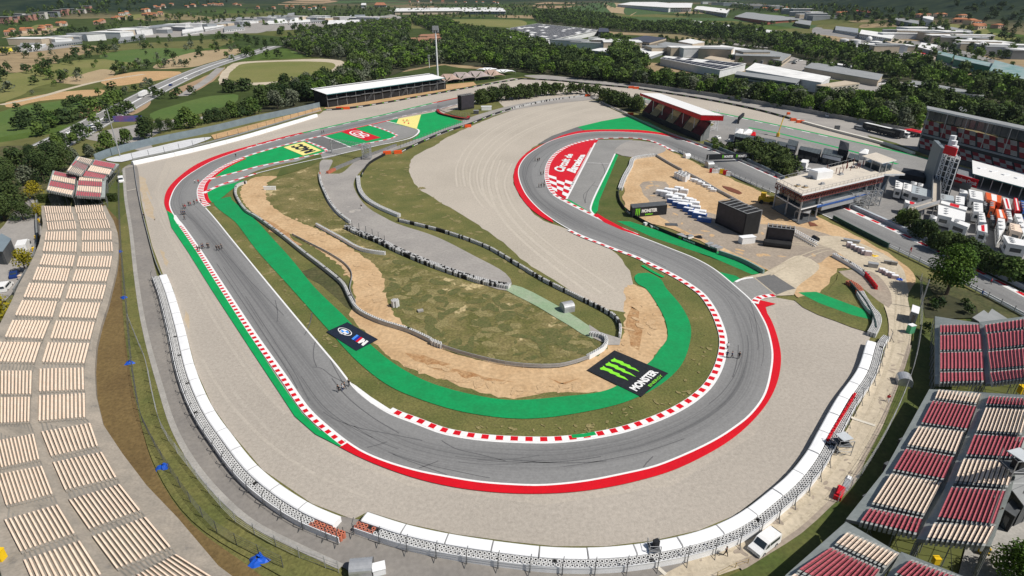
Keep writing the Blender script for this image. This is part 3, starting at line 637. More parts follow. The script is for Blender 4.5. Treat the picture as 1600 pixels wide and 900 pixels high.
def build_track():
    NC=14;V=[];UV=[];LN=[];d=0;zt=nz()
    for i,(a,b_)in enumerate(zip(EL,ER)):
        mid=(a+b_)/2
        if i:d+=(mid-pm).length
        pm=mid;c=lineat(i/10)
        for j in range(NC+1):
            u=j/NC;p=a.lerp(b_,u);V.append((p.x,p.y,zt));UV.append((u,d))
            LN.append(max(.0,1-abs(u-c)/.36)**.7*.95)
    Fs=[]
    for i in range(len(EL)-1):
        for j in range(NC):
            k=i*(NC+1)+j;Fs.append((k,k+1,k+NC+2,k+NC+1))
    me=bpy.data.meshes.new('track');me.from_pydata(V,[],Fs);me.materials.append(track_m)
    uvl=me.uv_layers.new(name='UVMap');at_=me.attributes.new('line','FLOAT','POINT')
    at_.data.foreach_set('value',LN)
    idx=np.zeros(len(me.loops),dtype=int);me.loops.foreach_get('vertex_index',idx)
    uvl.data.foreach_set('uv',np.array(UV)[idx].ravel())
    me.flip_normals()if me.polygons[5].normal.z<0 else None
    o=bpy.data.objects.new('race_track',me);C.objects.link(o);struct(o)
build_track()
def seg(P,a,b):return P[int(a*10):int(b*10)+1]
def skids():
    b=MB();mt=M('tyre_rubber_mark',(.085,.085,.088),(.12,.12,.12),3,.7);z=nz()
    for k in range(34):
        i0=random.choice(range(150,460))if k<26 else random.choice(range(500,600));n=random.randint(12,45);u=random.uniform(.15,.9);du=random.uniform(-.012,.012)/2;ddu=random.uniform(-.0004,.0004);wd=random.uniform(.04,.1)
        P=[]
        for i in range(i0,min(len(EL)-1,i0+n)):
            if not.04<u<.96:break
            P.append(EL[i].lerp(ER[i],u));u+=du;du+=ddu
        if len(P)<4:continue
        A=offs(P,wd);B=offs(P,-wd)
        for i in range(len(P)-1):b.poly([(q.x,q.y,z)for q in(B[i],B[i+1],A[i+1],A[i])],mt)
    for path in([(476,525),(484,508),(488,490)],[(495,575),(490,560),(492,538),(496,530)],[(488,575),(500,576),(520,590),(540,600)],[(515,560),(522,575),(536,600)],[(574,701),(590,697),(605,692)],[(655,733),(670,728),(685,722)],[(430,470),(434,490),(433,505)],[(505,645),(520,655),(560,670),(610,680),(660,690)],[(690,690),(710,702),(750,712),(790,722)],[(1020,715),(1010,725),(1005,732)],
                 [(930,285),(918,300),(914,318)],[(940,255),(945,270),(938,280)],[(925,290),(940,295),(935,301)],[(920,298),(912,305),(915,318)]):
        P=smooth_path(G(path),1);A=offs(P,.09);B=offs(P,-.09)
        for i in range(len(P)-1):b.poly([(q.x,q.y,z)for q in(B[i],B[i+1],A[i+1],A[i])],mt)
    struct(b.build('skid_marks'))
skids()
def rib(name,P,d0,d1,mat,mat2=None,seg_=1.5,z=None,height=None):
    return ribbon(name,P,d0,d1,mat,mat2,seg=seg_,ground=True,smooth=False,step=.8,z=z)
def side(P,Q):
    i=len(P)//2;t=P[i+1]-P[i];n=Vector((-t.y,t.x,0));return 1 if(Q[i]-P[i]).dot(n)>0 else-1
def outer(name,P,Q,w0,w1,mat,mat2=None,L=1.5,z=None):
    s=side(P,Q);return rib(name,P,-s*w0,-s*w1,mat,mat2,L,z)
def S(a,b):return seg(EL,a,b),seg(ER,a,b)
A_,B_=S(0,73)
outer('white_line',*S(7,40),-.25,.1,white);outer('white_line',*S(40,53),-.25,.1,white);outer('white_line',*(S(16,73)[::-1]),-.25,.1,white);outer('white_line',*(S(0,12)[::-1]),-.2,.15,white);outer('white_line',*S(64,73),-.25,.1,white)
def band(px,P,Q,mat,o=.1):
    sg=side(P,Q);A=offs(P,-sg*o);B=smooth_path(G(px),.5);z=nz();n=220;b=MB()
    def at_(L):
        d=[0]
        for u,v in zip(L[:-1],L[1:]):d.append(d[-1]+(v-u).length)
        return[Vector((float(np.interp(t*d[-1]/n,d,[p.x for p in L])),float(np.interp(t*d[-1]/n,d,[p.y for p in L])),z))for t in range(n+1)]
    A,B=at_(A),at_(B)
    for i in range(n):
        q=[A[i],A[i+1],B[i+1],B[i]]
        if(q[1]-q[0]).cross(q[3]-q[0]).z<0:q=q[::-1]
        b.poly([tuple(p)for p in q],mat)
    struct(b.build('red_runoff'))
band([(400,226),(350,240),(312,255),(280,277),(262,297),(257,317),(261,330),(265,337)],*S(8,16),red)
band([(531,700),(560,715),(600,732),(650,749),(700,761),(750,768.5),(800,772.5),(850,773),(900,770),(950,763),(1000,752),(1050,737),(1100,714),(1140,690),(1172,663),(1200,629),(1215,596),(1220,560),(1215,530),(1204,500),(1194,484)],*S(23.5,42.6),red)
sheet('red_runoff',[(1180,475),(1187,470),(1212,476),(1196,481),(1199,492),(1190,494)],red,False)
band([(865,349),(850,342),(827,325),(810,302),(803,285),(804,267),(812,250),(830,235),(857,222),(882,211),(912,204.5),(950,203),(1000,204),(1037,209),(1057,214),(1084,223)],seg(ER,51.4,64),seg(EL,51.4,64),red)
ribbon('red_runoff',[(484,205.5),(440,216),(403,226)],-.9,.9,red)
sheet('green_runoff',[(261,330),(270,335),(276,345),(305,385),(341,448),(400,540),(437,597),(472,647),(500,674),(541,691),(532,700),(493,680),(461,652),(436,614),(395,552),(331,454),(295,396),(268,356)],green,False)
outer('kerb',*S(17,23.6),.1,1.1,white,red,.95)
sheet('white_wedge',[(272,337),(275,337),(288,356),(277,351),(272,343)],white,False)
outer('green_line',*S(0,6.2),.6,2.6,green);outer('white_dashes',*S(2.1,6.2),-.1,.7,white,asph_run,5.5);outer('red_line',*S(0,2.2),.5,2.2,red)
outer('kerb',*S(6.2,8.5),.1,.9,red,white,3)
outer('kerb',*(S(6,9)[::-1]),-.1,1.4,white,red,2.5);outer('kerb',*(S(9,15.8)[::-1]),-.2,2.0,white,red,1.1);outer('red_runoff',*(S(9,15.4)[::-1]),2.0,3.2,red)
outer('red_line',*(S(3.8,6)[::-1]),.1,1.4,red);outer('white_dashes',*(S(1,3.8)[::-1]),-1.2,-.6,white,asph_run,4);outer('red_line',*(S(1,3.8)[::-1]),.1,.5,M('faded_red',(.5,.15,.17),(.45,.2,.2),1))
ribbon('kerb',[(1178,475),(1180,469),(1188,465),(1200,463),(1210,462)],-1,.6,white,red,1.0)
sheet('white_kerb_end',[(549,600),(556,604),(580,622),(611,642),(607,646),(580,632),(560,615)],white,False);outer('kerb',*(S(23.0,46.5)[::-1]),.1,1.4,white,red,1.2)
outer('kerb',*(S(46.5,50.5)[::-1]),.1,1.1,white,red,1.6);ribbon('green_line',[(1012,414),(1020,419),(1032,426),(1045,432)],-1.2,-2.2,green);ribbon('green_line',[(893,683),(915,681),(932,677.5)],-.55,.3,green)
outer('kerb',*S(48.5,53.2),.1,1.3,white,red,2.0);outer('kerb',*S(53.2,60),-.1,1.6,white,red,1.5);outer('kerb',*S(60,65),.1,1.3,red,white,2.5)
sheet('red_runoff',[(927,336),(934,335),(945,342),(975,358),(1000,368),(997,369),(970,360),(945,349)],red,False)
outer('kerb',*(S(64.5,73)[::-1]),.1,1.5,red,white,3.2)
ribbon('kerb',[(328,281),(400,262),(470,247),(500,241),(511,237),(508,233),(478,221)],-.7,.7,white,red,2.4,smooth=False)
ribbon('kerb',[(318,303),(345,290),(385,277),(400,272)],-.8,.8,white,red,2.4);ribbon('white_line',[(400,272),(460,257),(520,244),(560,235),(600,226)],-.3,.3,white)
ribbon('kerb',[(600,226),(640,217),(653,209),(654,204),(645,200),(604,190)],-.45,.45,white,white,2,smooth=True)
ribbon('kerb',[(577,196),(600,203),(621,212),(612,217),(560,228)],-.6,.6,white,red,2.5,smooth=False);ribbon('white_line',[(506,214),(530,223),(548,231)],-.4,.4,white)
ribbon('white_line',[(512,237),(545,230),(570,224)],-.25,.25,white)
ribbon('white_line',[(930,224),(885,312)],-.35,.35,white,smooth=False);ribbon('white_line',[(961,241),(950,265),(925,318),(923,330),(928,336)],-.3,.3,white);ribbon('white_line',[(918,255),(953,257)],-.15,.15,white)
ribbon('white_line',[(1149,442),(1160,437),(1178,435)],-.35,.35,white)
for q in([(194,264),(197,310),(205,360),(213,430),(222,490),(233,540),(250,600),(275,675),(312,737),(362,792),(400,822),(475,860),(540,890)],):ribbon('kerbstone',q,-.5,.4,conc,z=.3);ribbon('kerbstone',q,-.5,-.52,conc,z=.3)
ribbon('road_line',[(1318,647),(1330,655),(1367,667)],-.3,.3,M('faded_white',(.6,.56,.48)),smooth=False);ribbon('road_line',[(1022,884),(1040,900)],-.25,.25,M('faded_white'),smooth=False);ribbon('road_line',[(199,299),(214,296)],-.25,.25,M('faded_white'),smooth=False)
# ---------------------------------------------------------------- painted ground logos
def uvr(b,fm,u0,v0,u1,v1,mat,dz=.006):flat(b,[(u0,v0),(u1,v0),(u1,v1),(u0,v1)],fm,mat,dz)
lgreen=M('lime_green_paint',(.25,.75,.03),(.2,.66,.03),1,.6)
def claw(b,fm,u0,v0,u1,v1,mat,dz):
    """three jagged claw strokes, v grows downwards"""
    T=lambda u,v:(u0+(u1-u0)*u,v0+(v1-v0)*v)
    for k,(o,ln)in enumerate(((0,.93),(.34,1),(.68,.93))):
        pts=[(0,.06),(.06,0),(.2,.03),(.26,.0),(.22,.12),(.27,.3),(.21,.38),(.25,.55),(.18,.62),(.2,.75),(.12,ln),(.10,.75),(.06,.6),(.09,.5),(.05,.36),(.09,.28),(.06,.14)]
        flat(b,[T(o+x,y)for x,y in pts],fm,mat,dz)
def mat_thing(name,corners,col,draw,label,cat='ground logo',th=.0):
    z=nz()+.0008;ZL[0]+=.004;fm=quadmap(corners);b=MB()
    flat(b,[(0,0),(1,0),(1,1),(0,1)],fm,col,z)
    o=b.build(name);tag(o,label,cat)
    for nm,fn in draw:
        d=MB();fn(d,fm,z+.001);d.build(nm,o)
    return o
def mon(c):
    return mat_thing('painted_mat',c,blackp,[('claw_emblem',lambda b,f,z:claw(b,f,.2,.12,.78,.68,lgreen,z)),
      ('lettering',lambda b,f,z:(puttext(b,'MONSTER',f,white,.08,.88,.9,.74,z,.05),puttext(b,'ENERGY',f,lgreen,.38,.975,.86,.925,z,.01)))],
      'large black mat with three lime green claw marks on sand by the big turn')
mon([(917,580),(960,549),(1044,585),(1002,622)])
def bmw(b,f,z):
    def ring(r0,r1,m,a0=0,a1=360,dz=0):
        n=24;pts=[(.27+r1*math.cos(math.radians(a0+(a1-a0)*i/n)),.5+r1*.9*math.sin(math.radians(a0+(a1-a0)*i/n)))for i in range(n+1)]
        pts+=[(.27+r0*math.cos(math.radians(a1-(a1-a0)*i/n)),.5+r0*.9*math.sin(math.radians(a1-(a1-a0)*i/n)))for i in range(n+1)]if r0>0 else[(.27,.5)]
        flat(b,pts[:-1]if a1-a0==360 and r0>0 else pts,f,m,z+dz)
    bl=M('sky_blue_paint',(.05,.3,.8),(.04,.25,.7),1)
    for a in range(0,360,90):
        ring(.175,.2,white,a,a+90);ring(0,.11,bl if a%180==0 else white,a,a+90)
        ring(.11,.12,white,a,a+90,.002)
    puttext(b,'B',f,white,.17,.43,.22,.34,z+.003,.05);puttext(b,'M',f,white,.24,.385,.3,.295,z+.003,.05);puttext(b,'W',f,white,.33,.43,.39,.34,z+.003,.05)
def mlogo(b,f,z):
    x=.54
    for c in(M('light_blue_paint',(.05,.25,.75),(.05,.22,.7),1),M('deep_blue_paint',(.01,.02,.3),(.01,.02,.26),1),red):
        flat(b,[(x,.68),(x+.06,.68),(x+.11,.36),(x+.05,.36)],f,c,z);x+=.065
    flat(b,[(x,.68),(x+.05,.36),(x+.1,.36),(x+.115,.53),(x+.17,.36),(x+.23,.36),(x+.18,.68),(x+.12,.68),(x+.15,.48),(x+.09,.66),(x+.06,.66),(x+.065,.48),(x+.05,.68)],f,white,z)
mat_thing('painted_mat',[(543-33,505+15),(557,550),(591,532),(543,505)],M('navy_paint',(.01,.016,.03),(.014,.02,.036),1,.6),[('round_emblem',bmw),('striped_letter',mlogo)],'dark navy mat with round blue and white emblem across the green strip')
def racc(b,f,z):puttext(b,'RACC',f,blackp,.08,.2,.9,.78,z,.08)
mat_thing('painted_sign',[(502.5,236),(474,222.5),(443,231),(474,244)],yellow_p,[('lettering',racc)],'yellow rectangle with black italic letters RACC painted on green run-off')
def loop_line(b,f,z):
    pts=[(.15,.35),(.12,.6),(.25,.75),(.4,.6),(.3,.4),(.42,.28),(.6,.35),(.5,.55),(.62,.72),(.8,.62),(.72,.45),(.85,.3),(.6,.14),(.3,.18),(.15,.35)]
    P=smooth_path([f(u,v)for u,v in pts],.8);A=offs(P,.45);B=offs(P,-.45)
    for i in range(len(P)-1):b.poly([(q.x,q.y,z)for q in(B[i],B[i+1],A[i+1],A[i])],white)
mat_thing('painted_sign',[(534,207),(555,201.5),(595,216),(573,221)],red,[('track_outline_emblem',loop_line)],'red rectangle with a white track outline emblem painted on green run-off')
def dia(b,f,z):
    for u,v in((.3,.35),(.3,.55),(.62,.25),(.62,.42)):
        flat(b,[(u-.09,v),(u,v-.045),(u+.09,v),(u,v+.045)],f,red,z)
    puttext(b,'NATURE',f,M('olive_paint',(.2,.2,.04),(.16,.15,.04),1),.47,.62,.5,.2,z,.04)if False else[uvr(b,f,.43+.012*i,.27+.06*i-.02,.5+.012*i,.31+.06*i-.02,M('olive_paint',(.2,.2,.04),(.16,.15,.04),1),z)for i in range(5)]
mat_thing('painted_sign',[(619.5,193.5),(623,186),(658,179.8),(651,202.5)],yellow_p,[('marks',dia)],'pale yellow four-sided shape with small red diamonds painted on the green apron')
def wedge():
    z=nz()+.004;b=MB();L1=quadmap([(880,271),(896,242),(885,241),(864,266)]);L2=quadmap([(899,272),(915,243),(905,242),(885,267)])
    fm=quadmap([(853,275),(894,293),(886,311),(862,299)])
    o=MB();f1=quadmap([(855.5,273.7),(898,286.5),(886,309),(863,297)])
    for i in range(3):
        for j in range(5):
            if(i+j)%2==0:uvr(o,f1,i/3,j/5,(i+1)/3,(j+1)/5,white,z)
    r=o.build('painted_letters');tag(r,'white chequers and large white words painted on the red wedge','ground logo')
    puttext(b,'Circuit de',L1,white,0,0,1,1,z,.04);puttext(b,'Barcelona',L2,white,0,0,1,1,z,.06);b.build('lettering',r)
    P=resample(G([(926,232),(893,297)]),.9)
    d=MB();A=offs(P,.3);B=offs(P,1.7)
    s=1 if(at(900,250)-P[3]).dot(offs(P,1)[3]-P[3])>0 else-1
    A=offs(P,s*.3);B=offs(P,s*1.0)
    for i in range(0,len(P)-1,2):
        q=[A[i],A[i+1],B[i+1],B[i]];d.poly([(p.x,p.y,z)for p in q],white)
    d.build('toothed_edge',r)
wedge()
# ---------------------------------------------------------------- barriers
def wallmesh(b,P,h,th,mat,top=None,z0=0.0,both=True,skip=None):
    A=offs(P,th/2);B=offs(P,-th/2);top=top or mat
    for i in range(len(P)-1):
        if skip and skip(i):continue
        a0,a1,b0,b1=A[i],A[i+1],B[i],B[i+1]
        V=lambda p,z:(p.x,p.y,z)
        b.poly([V(b0,z0),V(b1,z0),V(b1,h),V(b0,h)],mat);b.poly([V(a1,z0),V(a0,z0),V(a0,h),V(a1,h)],mat)
        b.poly([V(b0,h),V(b1,h),V(a1,h),V(a0,h)],top)
        if i==0 or(skip and skip(i-1)):b.poly([V(a0,z0),V(b0,z0),V(b0,h),V(a0,h)],mat)
        if i==len(P)-2 or(skip and skip(i+1)):b.poly([V(b1,z0),V(a1,z0),V(a1,h),V(b1,h)],mat)
def GP(px,z=0,step=1.5):
    P=[at(x,y,z)if z else at(x,y)for x,y in px];P=[Vector((p.x,p.y,0))for p in P]
    return resample(smooth_path(P,1.0),step)
def rail(px,label,h=.95,posts=3.5,mat=None,z=0,name='guardrail',th=.22,ph=None,wires=0,group=None,cat='guardrail',step=2.0):
    """steel rail with its posts; ph = tall fence posts with cables"""
    P=GP(px,z,step);mat=mat or steel;b=MB()
    for zz0,zz1 in((.28*h,.58*h),(.66*h,h)):wallmesh(b,P,zz1,th*.5,mat,z0=zz0)
    o=b.build(name);tag(o,label,cat,group);pb=MB();Q=resample(P,posts)
    for p in Q:pb.box((p.x,p.y,0),(.12,.12,h if not ph else ph),dgrey if ph else steel)
    pb.build('posts',o)
    if wires:
        wb=MB()
        for k in range(wires):
            zz=h+(ph-h)*(k+1)/wires
            for a,c in zip(Q[:-1],Q[1:]):wb.tube((a.x,a.y,zz-.05),(c.x,c.y,zz-.05),.018,steel,n=3,cap=False)
        wb.build('cables',o)
    return o
def tyre(b,x,y,h,r,side,top,hole,ph=0):
    k=len(b.v);n=8;q=b.mi(side);t=b.mi(top);ho=b.mi(hole)
    cs=[(math.cos(2*math.pi*i/n+ph),math.sin(2*math.pi*i/n+ph))for i in range(n)]
    b.v+=[(x+c*r,y+s*r,0)for c,s in cs]+[(x+c*r,y+s*r,h)for c,s in cs]+[(x+c*r*.52,y+s*r*.52,h)for c,s in cs]+[(x+c*r*.52,y+s*r*.52,h-.28)for c,s in cs]
    for i in range(n):
        j=(i+1)%n
        b.f+=[(k+i,k+j,k+n+j,k+n+i),(k+n+i,k+n+j,k+2*n+j,k+2*n+i),(k+2*n+i,k+2*n+j,k+3*n+j,k+3*n+i)];b.m+=[q,t,ho]
    b.f.append(tuple(range(k+3*n,k+4*n)));b.m.append(ho)
def tyrewall(px,label,rows=2,h=1.1,cols=((0,1e9,'w'),),face=None,z=0,off=0,r=.3,name='tyre_barrier',group=None,ground=None,faceh=None,side_=1,mixed=.0):
    """rows of stacked tyres; cols = (from m, to m, 'w'/'b'/'o'/'r')"""
    P0=GP(px,z)if ground is None else ground;b=MB()
    pal={'w':(rubber_w,rubber_w,rubber),'b':(rubber,rubber,rubber),'o':(orange_t,orange_t,rubber),'r':(red_t,red_t,rubber),'g':(grey_t,grey_t,rubber)}
    for k in range(rows):
        P=resample(offs(P0,side_*(off+(k+.5)*2*r*.98)),2*r*1.02)
        for i,p in enumerate(P):
            d=i*2*r*1.02;c=next((c for a,e_,c in cols if a<=d<e_),cols[-1][2])
            if mixed and random.random()<mixed:c='b'
            tyre(b,p.x,p.y,h-random.uniform(0,.05),r*.97,*pal[c],ph=random.random())
    o=b.build(name);tag(o,label,'tyre barrier',group)
    if face:
        f=MB();F_=offs(P0,side_*(off-.08));wallmesh(f,F_,faceh or h,.08,face);f.build('belt',o)
    return o
orange_t=M('orange_tyre',(.55,.17,.1),(.42,.14,.09),1,.7);red_t=M('red_tyre',(.5,.03,.03),(.42,.03,.03),1,.7);grey_t=M('grey_tyre',(.28,.28,.28),(.2,.2,.2),1,.8)
BLp=[(260,428),(270,452),(287,507),(307,580),(332,635),(360,675),(410,734),(487,787),(551,813)]
BRp=[(574,799),(637,819),(712,835),(800,847.5),(867,854),(947,854),(1021,845),(1092,829),(1147,806),(1200,767.5),(1232,740),(1262,702),(1277,675),(1307,622),(1340,575),(1357,527),(1366,517)]
BL=GP(BLp,1.2,1.0);BR=GP(BRp,1.2,1.0)
cen=at(800,500)
def sgn(P):
    i=len(P)//2;t=P[i+1]-P[i];n=Vector((-t.y,t.x,0));return-1 if(cen-P[i]).dot(n)>0 else 1
sL,sR=sgn(BL),sgn(BR)
fan=M('grey_vinyl_seam',(.3,.3,.3))
def airfence(P,s,L=6.0,label='',group='',frm='the left',h=1.25,w_=1.7,sub=6):
    """white inflatable fence modules, one object each"""
    n=int((len(P)-1)/sub)
    for m in range(n):
        Q=P[m*sub:m*sub+sub+1]
        if len(Q)<3:continue
        Q=[Q[0].lerp(Q[1],.04)]+Q[1:-1]+[Q[-1].lerp(Q[-2],.04)]
        mid=offs(Q,s*w_/2);b=MB();hh=h+random.uniform(-.04,.04)
        A=offs(Q,0);A2=offs(Q,s*.15);B2=offs(Q,s*(w_-.15));B=offs(Q,s*w_)
        rows=[[(p.x,p.y,0)for p in A],[(p.x,p.y,hh-.12)for p in A],[(p.x,p.y,hh)for p in A2],[(p.x,p.y,hh+.03)for p in mid],[(p.x,p.y,hh)for p in B2],[(p.x,p.y,hh-.12)for p in B],[(p.x,p.y,0)for p in B]]
        if s>0:rows=rows[::-1]
        b.grid(rows,fence_white)
        for e_ in(0,-1):b.poly([r[e_]for r in rows],fence_white)
        o=b.build('air_fence_block');tag(o,label+', '+ORD[m]+' from '+frm,'air fence',group)
        sb=MB();sb.grid([[tuple(Vector(p)+Vector((0,0,.006)))for p in r[:1]+[tuple(Vector(r[0]).lerp(Vector(r[1]),.12))]]for r in rows[1:6]],fan);sb.build('seam',o)
airfence(BL,sL,frm='the top',label='white air fence block along the left gravel edge',group='air fence blocks along the left gravel')
airfence(BR,sR,label='white air fence block along the bottom right gravel edge',group='air fence blocks along the bottom gravel')
def tyres3(P,s,label,cols,rows=2,off=1.8):
    return tyrewall(None,label,rows=rows,h=1.12,cols=cols,ground=P,off=off,side_=s,r=.29,mixed=.015)
LBL=len(BL)
tyres3(BL,sL,'white tyre barrier behind the left air fence, with orange tyres at its lower end',((0,LBL-5,'w'),(LBL-5,1e9,'o')))
tyres3(BR,sR,'white tyre barrier behind the bottom air fence, with orange tyres at its left end',((0,2.5,'o'),(2.5,1e9,'w')))
def backrail(P,s,label,off):
    b=MB();Q=offs(P,s*off)
    for z0,z1 in((.05,.42),(.46,.83),(.87,1.24)):wallmesh(b,Q,z1,.1,fence_white,z0=z0)
    o=b.build('guardrail');tag(o,label,'guardrail')
    R_=resample(offs(P,s*(off+.25)),4.0);R2=resample(offs(P,s*(off-.5)),4.0);R3=resample(offs(P,s*(off+1.0)),4.0)
    for k,p in enumerate(R_):
        pb=MB();pb.tube((p.x,p.y,0),(p.x,p.y,2.3),.06,dgrey,n=5)
        i=min(k,len(R2)-1,len(R3)-1);q=(R2[i]-R3[i]).normalized()
        pb.tube((p.x,p.y,2.3),(p.x+q.x*.5,p.y+q.y*.5,2.9),.05,dgrey,n=5)
        pb.tube((p.x,p.y,1.1),(p.x-q.x*.9,p.y-q.y*.9,.0),.05,dgrey,n=5);pb.box((p.x-q.x*.9,p.y-q.y*.9,0),(.6,.4,.12),conc)
        pb.build('post',o)
    wb=MB()
    for z in(1.5,1.9,2.3):
        for a,c in zip(R_[:-1],R_[1:]):wb.tube((a.x,a.y,z),(c.x,c.y,z),.014,steel,n=3,cap=False)
    wb.build('cables',o)
backrail(BL,sL,'white three-beam guardrail with fence posts behind the left tyre barrier',3.1)
backrail(BR,sR,'white three-beam guardrail with fence posts behind the bottom tyre barrier',3.1)
def red_block(p,q,label=None,group=None,h=1.05,L=None,mat=None):
    d=(q-p);L=L or d.length;a=math.atan2(d.y,d.x);c=(p+q)/2;b=MB();mat=mat or red_pl
    b.prism([(c.x+x*math.cos(a)-y*math.sin(a),c.y+x*math.sin(a)+y*math.cos(a))for x,y in((-L/2,-.32),(L/2,-.32),(L/2,.32),(-L/2,.32))],0,.45,mat)
    b.prism([(c.x+x*math.cos(a)-y*math.sin(a),c.y+x*math.sin(a)+y*math.cos(a))for x,y in((-L/2,-.2),(L/2,-.2),(L/2,.2),(-L/2,.2))],.45,h,mat)
    for k in(-.28,.28):b.box((c.x+k*L*math.cos(a),c.y+k*L*math.sin(a),h),(.3,.25,.12),mat,a)
    return tag(b.build('water_barrier'),label,'barrier',group)
red_pl=M('red_plastic',(.6,.012,.02),(.5,.012,.02),1,.45)
Q=GP([(1336,616),(1322,640),(1305,668),(1292,690)],1.0,1.75)
for i in range(len(Q)-1):red_block(Q[i].lerp(Q[i+1],.04),Q[i].lerp(Q[i+1],.96),'red water barrier among the tyres right of the big turn, '+ORD[i]+' from the top','red water barriers beside the right tyre wall',h=1.35)
Q=GP([(1350,431),(1358,440),(1369,454)],0,1.7)
for i in range(len(Q)-1):red_block(Q[i].lerp(Q[i+1],.04),Q[i].lerp(Q[i+1],.96),'red water barrier ending the short tyre wall, '+ORD[i]+' from the top','red water barriers by the dirt bend',h=1.2)
rail([(209,254),(214,290),(222,330),(232,370),(244,412),(256,440)],'long low steel guardrail along the upper left gravel beside the service road')
TLp=GP([(208,255),(250,246),(300,235),(360,220),(400,209),(450,194),(503,178)],1.0,1.0)
sT=-sgn(TLp)if False else sgn(TLp)
airfence(TLp,sT,label='white air fence block along the upper left gravel',group='air fence blocks along the upper left gravel',w_=1.6,sub=9,h=1.6)
rail([(208,251),(300,231),(400,204),(503,173)],'steel guardrail with tall fence posts behind the upper left air fence',ph=3.2,wires=3,posts=7,step=4)
def wall(px,h,label,mat,th=.3,name='wall',cat='wall',top=None,z=0,step=3,group=None,cap=None):
    b=MB();P=GP(px,z,step);wallmesh(b,P,h,th,mat,top);o=tag(b.build(name),label,cat,group)
    if cap:c=MB();wallmesh(c,P,h+.1,th+.1,cap,z0=h);c.build('coping',o)
    return o
bluegrey=M('blue_grey_panel',(.2,.25,.28),(.16,.2,.23),.3,.6)
wall([(150,253),(175,243),(240,226),(330,207),(400,190),(470,175),(500,168)],3.2,'long blue grey screening wall above the upper left gravel',bluegrey)
sheet('white_slab',[(165,250),(205,240),(300,218),(330,215),(300,228),(208,250),(190,254)],M('white_slab',(.62,.63,.64),(.55,.56,.57),.3),True)
sheet('white_slab',[(330,212),(400,194),(500,168),(503,174),(400,202),(335,219)],soil,False)
def adwall(px,label,L=5.0,h=1.15,textevery=2,words='MONSTER',wtx=.62,face=1,z=0,alt=None,start=0):
    P=GP(px,z,L);b=MB();wallmesh(b,P,h,.2,blackp);o=tag(b.build('advertising_barrier'),label,'barrier');tb=MB();cl=MB()
    for i in range(start,len(P)-1,textevery):
        a,c=P[i],P[i+1];t=(c-a).normalized();n=Vector((-t.y,t.x,0))*face
        if face>0:a,c=c,a
        t=(c-a).normalized();a=a+n*.12;c=c+n*.12
        fm=lambda u,v,a=a,c=c:a.lerp(c,u)+Vector((0,0,h*v))
        puttext(tb,words,fm,white,.32,.3,.96,.72,Vector((0,0,0)),.05)
        claw(cl,lambda u,v,fm=fm:fm(u,1-v),.08,.12,.24,.88,lgreen,Vector((0,0,0)))
    if len(tb.v):tb.build('lettering',o);cl.build('claw_emblem',o)
    return o
adwall([(506,173),(540,171),(600,162),(650,153),(700,144),(760,133),(815,124)],'black sponsor barrier below the white roofed grandstand',face=-1)
adwall([(815,124),(870,127),(930,133),(985,138)],'black and white barrier along the outer gravel at the top',face=-1)
adwall([(998,140),(1100,156),(1180,172),(1236,187)],'black barrier along the far edge of the upper right gravel',face=-1)
wall([(1246,190),(1300,205),(1380,226),(1427,242)],1.2,'white concrete wall along the far side of the main straight',M('white_concrete',(.68,.65,.58),(.6,.57,.5),.5),th=1.6)
wall([(985,133),(1100,149),(1200,166),(1320,188),(1440,212)],2.4,'long grey concrete wall in front of the roadside trees at the top',conc)
for q,w in(((536,171),8),((986,138),4),((994,139),4),((1239,189),3),((1250,192),4)):
    p=at(*q);b=MB();b.box((p.x,p.y,0),(w,1.4,1.35),orange,-.1 if q[0]>900 else.15);b.box((p.x,p.y,1.35),(w*.96,1.0,.15),orange,-.1 if q[0]>900 else.15)
    tag(b.build('orange_barrier'),{536:'orange padded barrier below the white roofed grandstand',986:'left orange barrier of the pair at the top gravel bend',994:'right orange barrier of the pair at the top gravel bend',1239:'left orange barrier of the pair before the white concrete wall',1250:'right orange barrier at the end of the white concrete wall'}[q[0]],'barrier')
adwall([(565,277),(570,266),(580,255),(602,243)],'short curved black barrier on the infield service road',face=-1,textevery=99)
adwall([(625,240),(647,229),(695,208),(735,195),(772,180),(800,171)],'black sponsor barrier along the left edge of the raked gravel',face=-1,L=6,textevery=2)
tyrewall([(800,171),(860,158),(915,151)],'white tyre barrier along the top of the raked gravel',rows=2,cols=((0,1e9,'w'),),r=.4,mixed=.3)
for q,l in(((605,241),'orange barrier end piece at the tip of the short curved black barrier'),((622,240),'orange barrier end piece at the tip of the long infield sponsor barrier'),((731,199),'orange inflatable block against the long infield sponsor barrier'),((918,151),'orange block at the top end of the raked gravel'),((985,180),'orange block on the guardrail above the green apron')):
    p=at(*q);b=MB();b.box((p.x,p.y,0),(3.5,1.2,1.3),orange,.3);b.box((p.x,p.y,1.3),(3.2,.9,.15),orange,.3);tag(b.build('orange_barrier'),l,'barrier')
tyrewall([(515,272),(535,262),(570,248),(600,237),(620,229)],'grey tyre barrier beside the steel gantry tower',rows=2,cols=((0,5,'o'),(5,1e9,'g')),r=.35)
rail([(626,231),(650,222),(690,208),(732,190)],'guardrail with mesh fence between green apron and service road',ph=2.6,wires=4,posts=2.5)
tyrewall([(682,173.5),(686,179),(700,183),(720,187),(731,188),(734,184)],'red and black tyre barrier below the big screen',rows=2,cols=((0,1e9,'r'),),r=.4,face=blackp)
rail([(684,171),(700,177),(720,183),(735,184)],'mesh fence behind the red and black tyre barrier',ph=2.8,wires=5,posts=1.8,h=.4)
tyrewall([(499,273),(500,285),(508,305),(516,320),(530,337),(547,350)],'curved white tyre barrier on the left of the infield road',rows=1,cols=((0,3,'o'),(3,1e9,'w')),mixed=.1,face=fence_white)
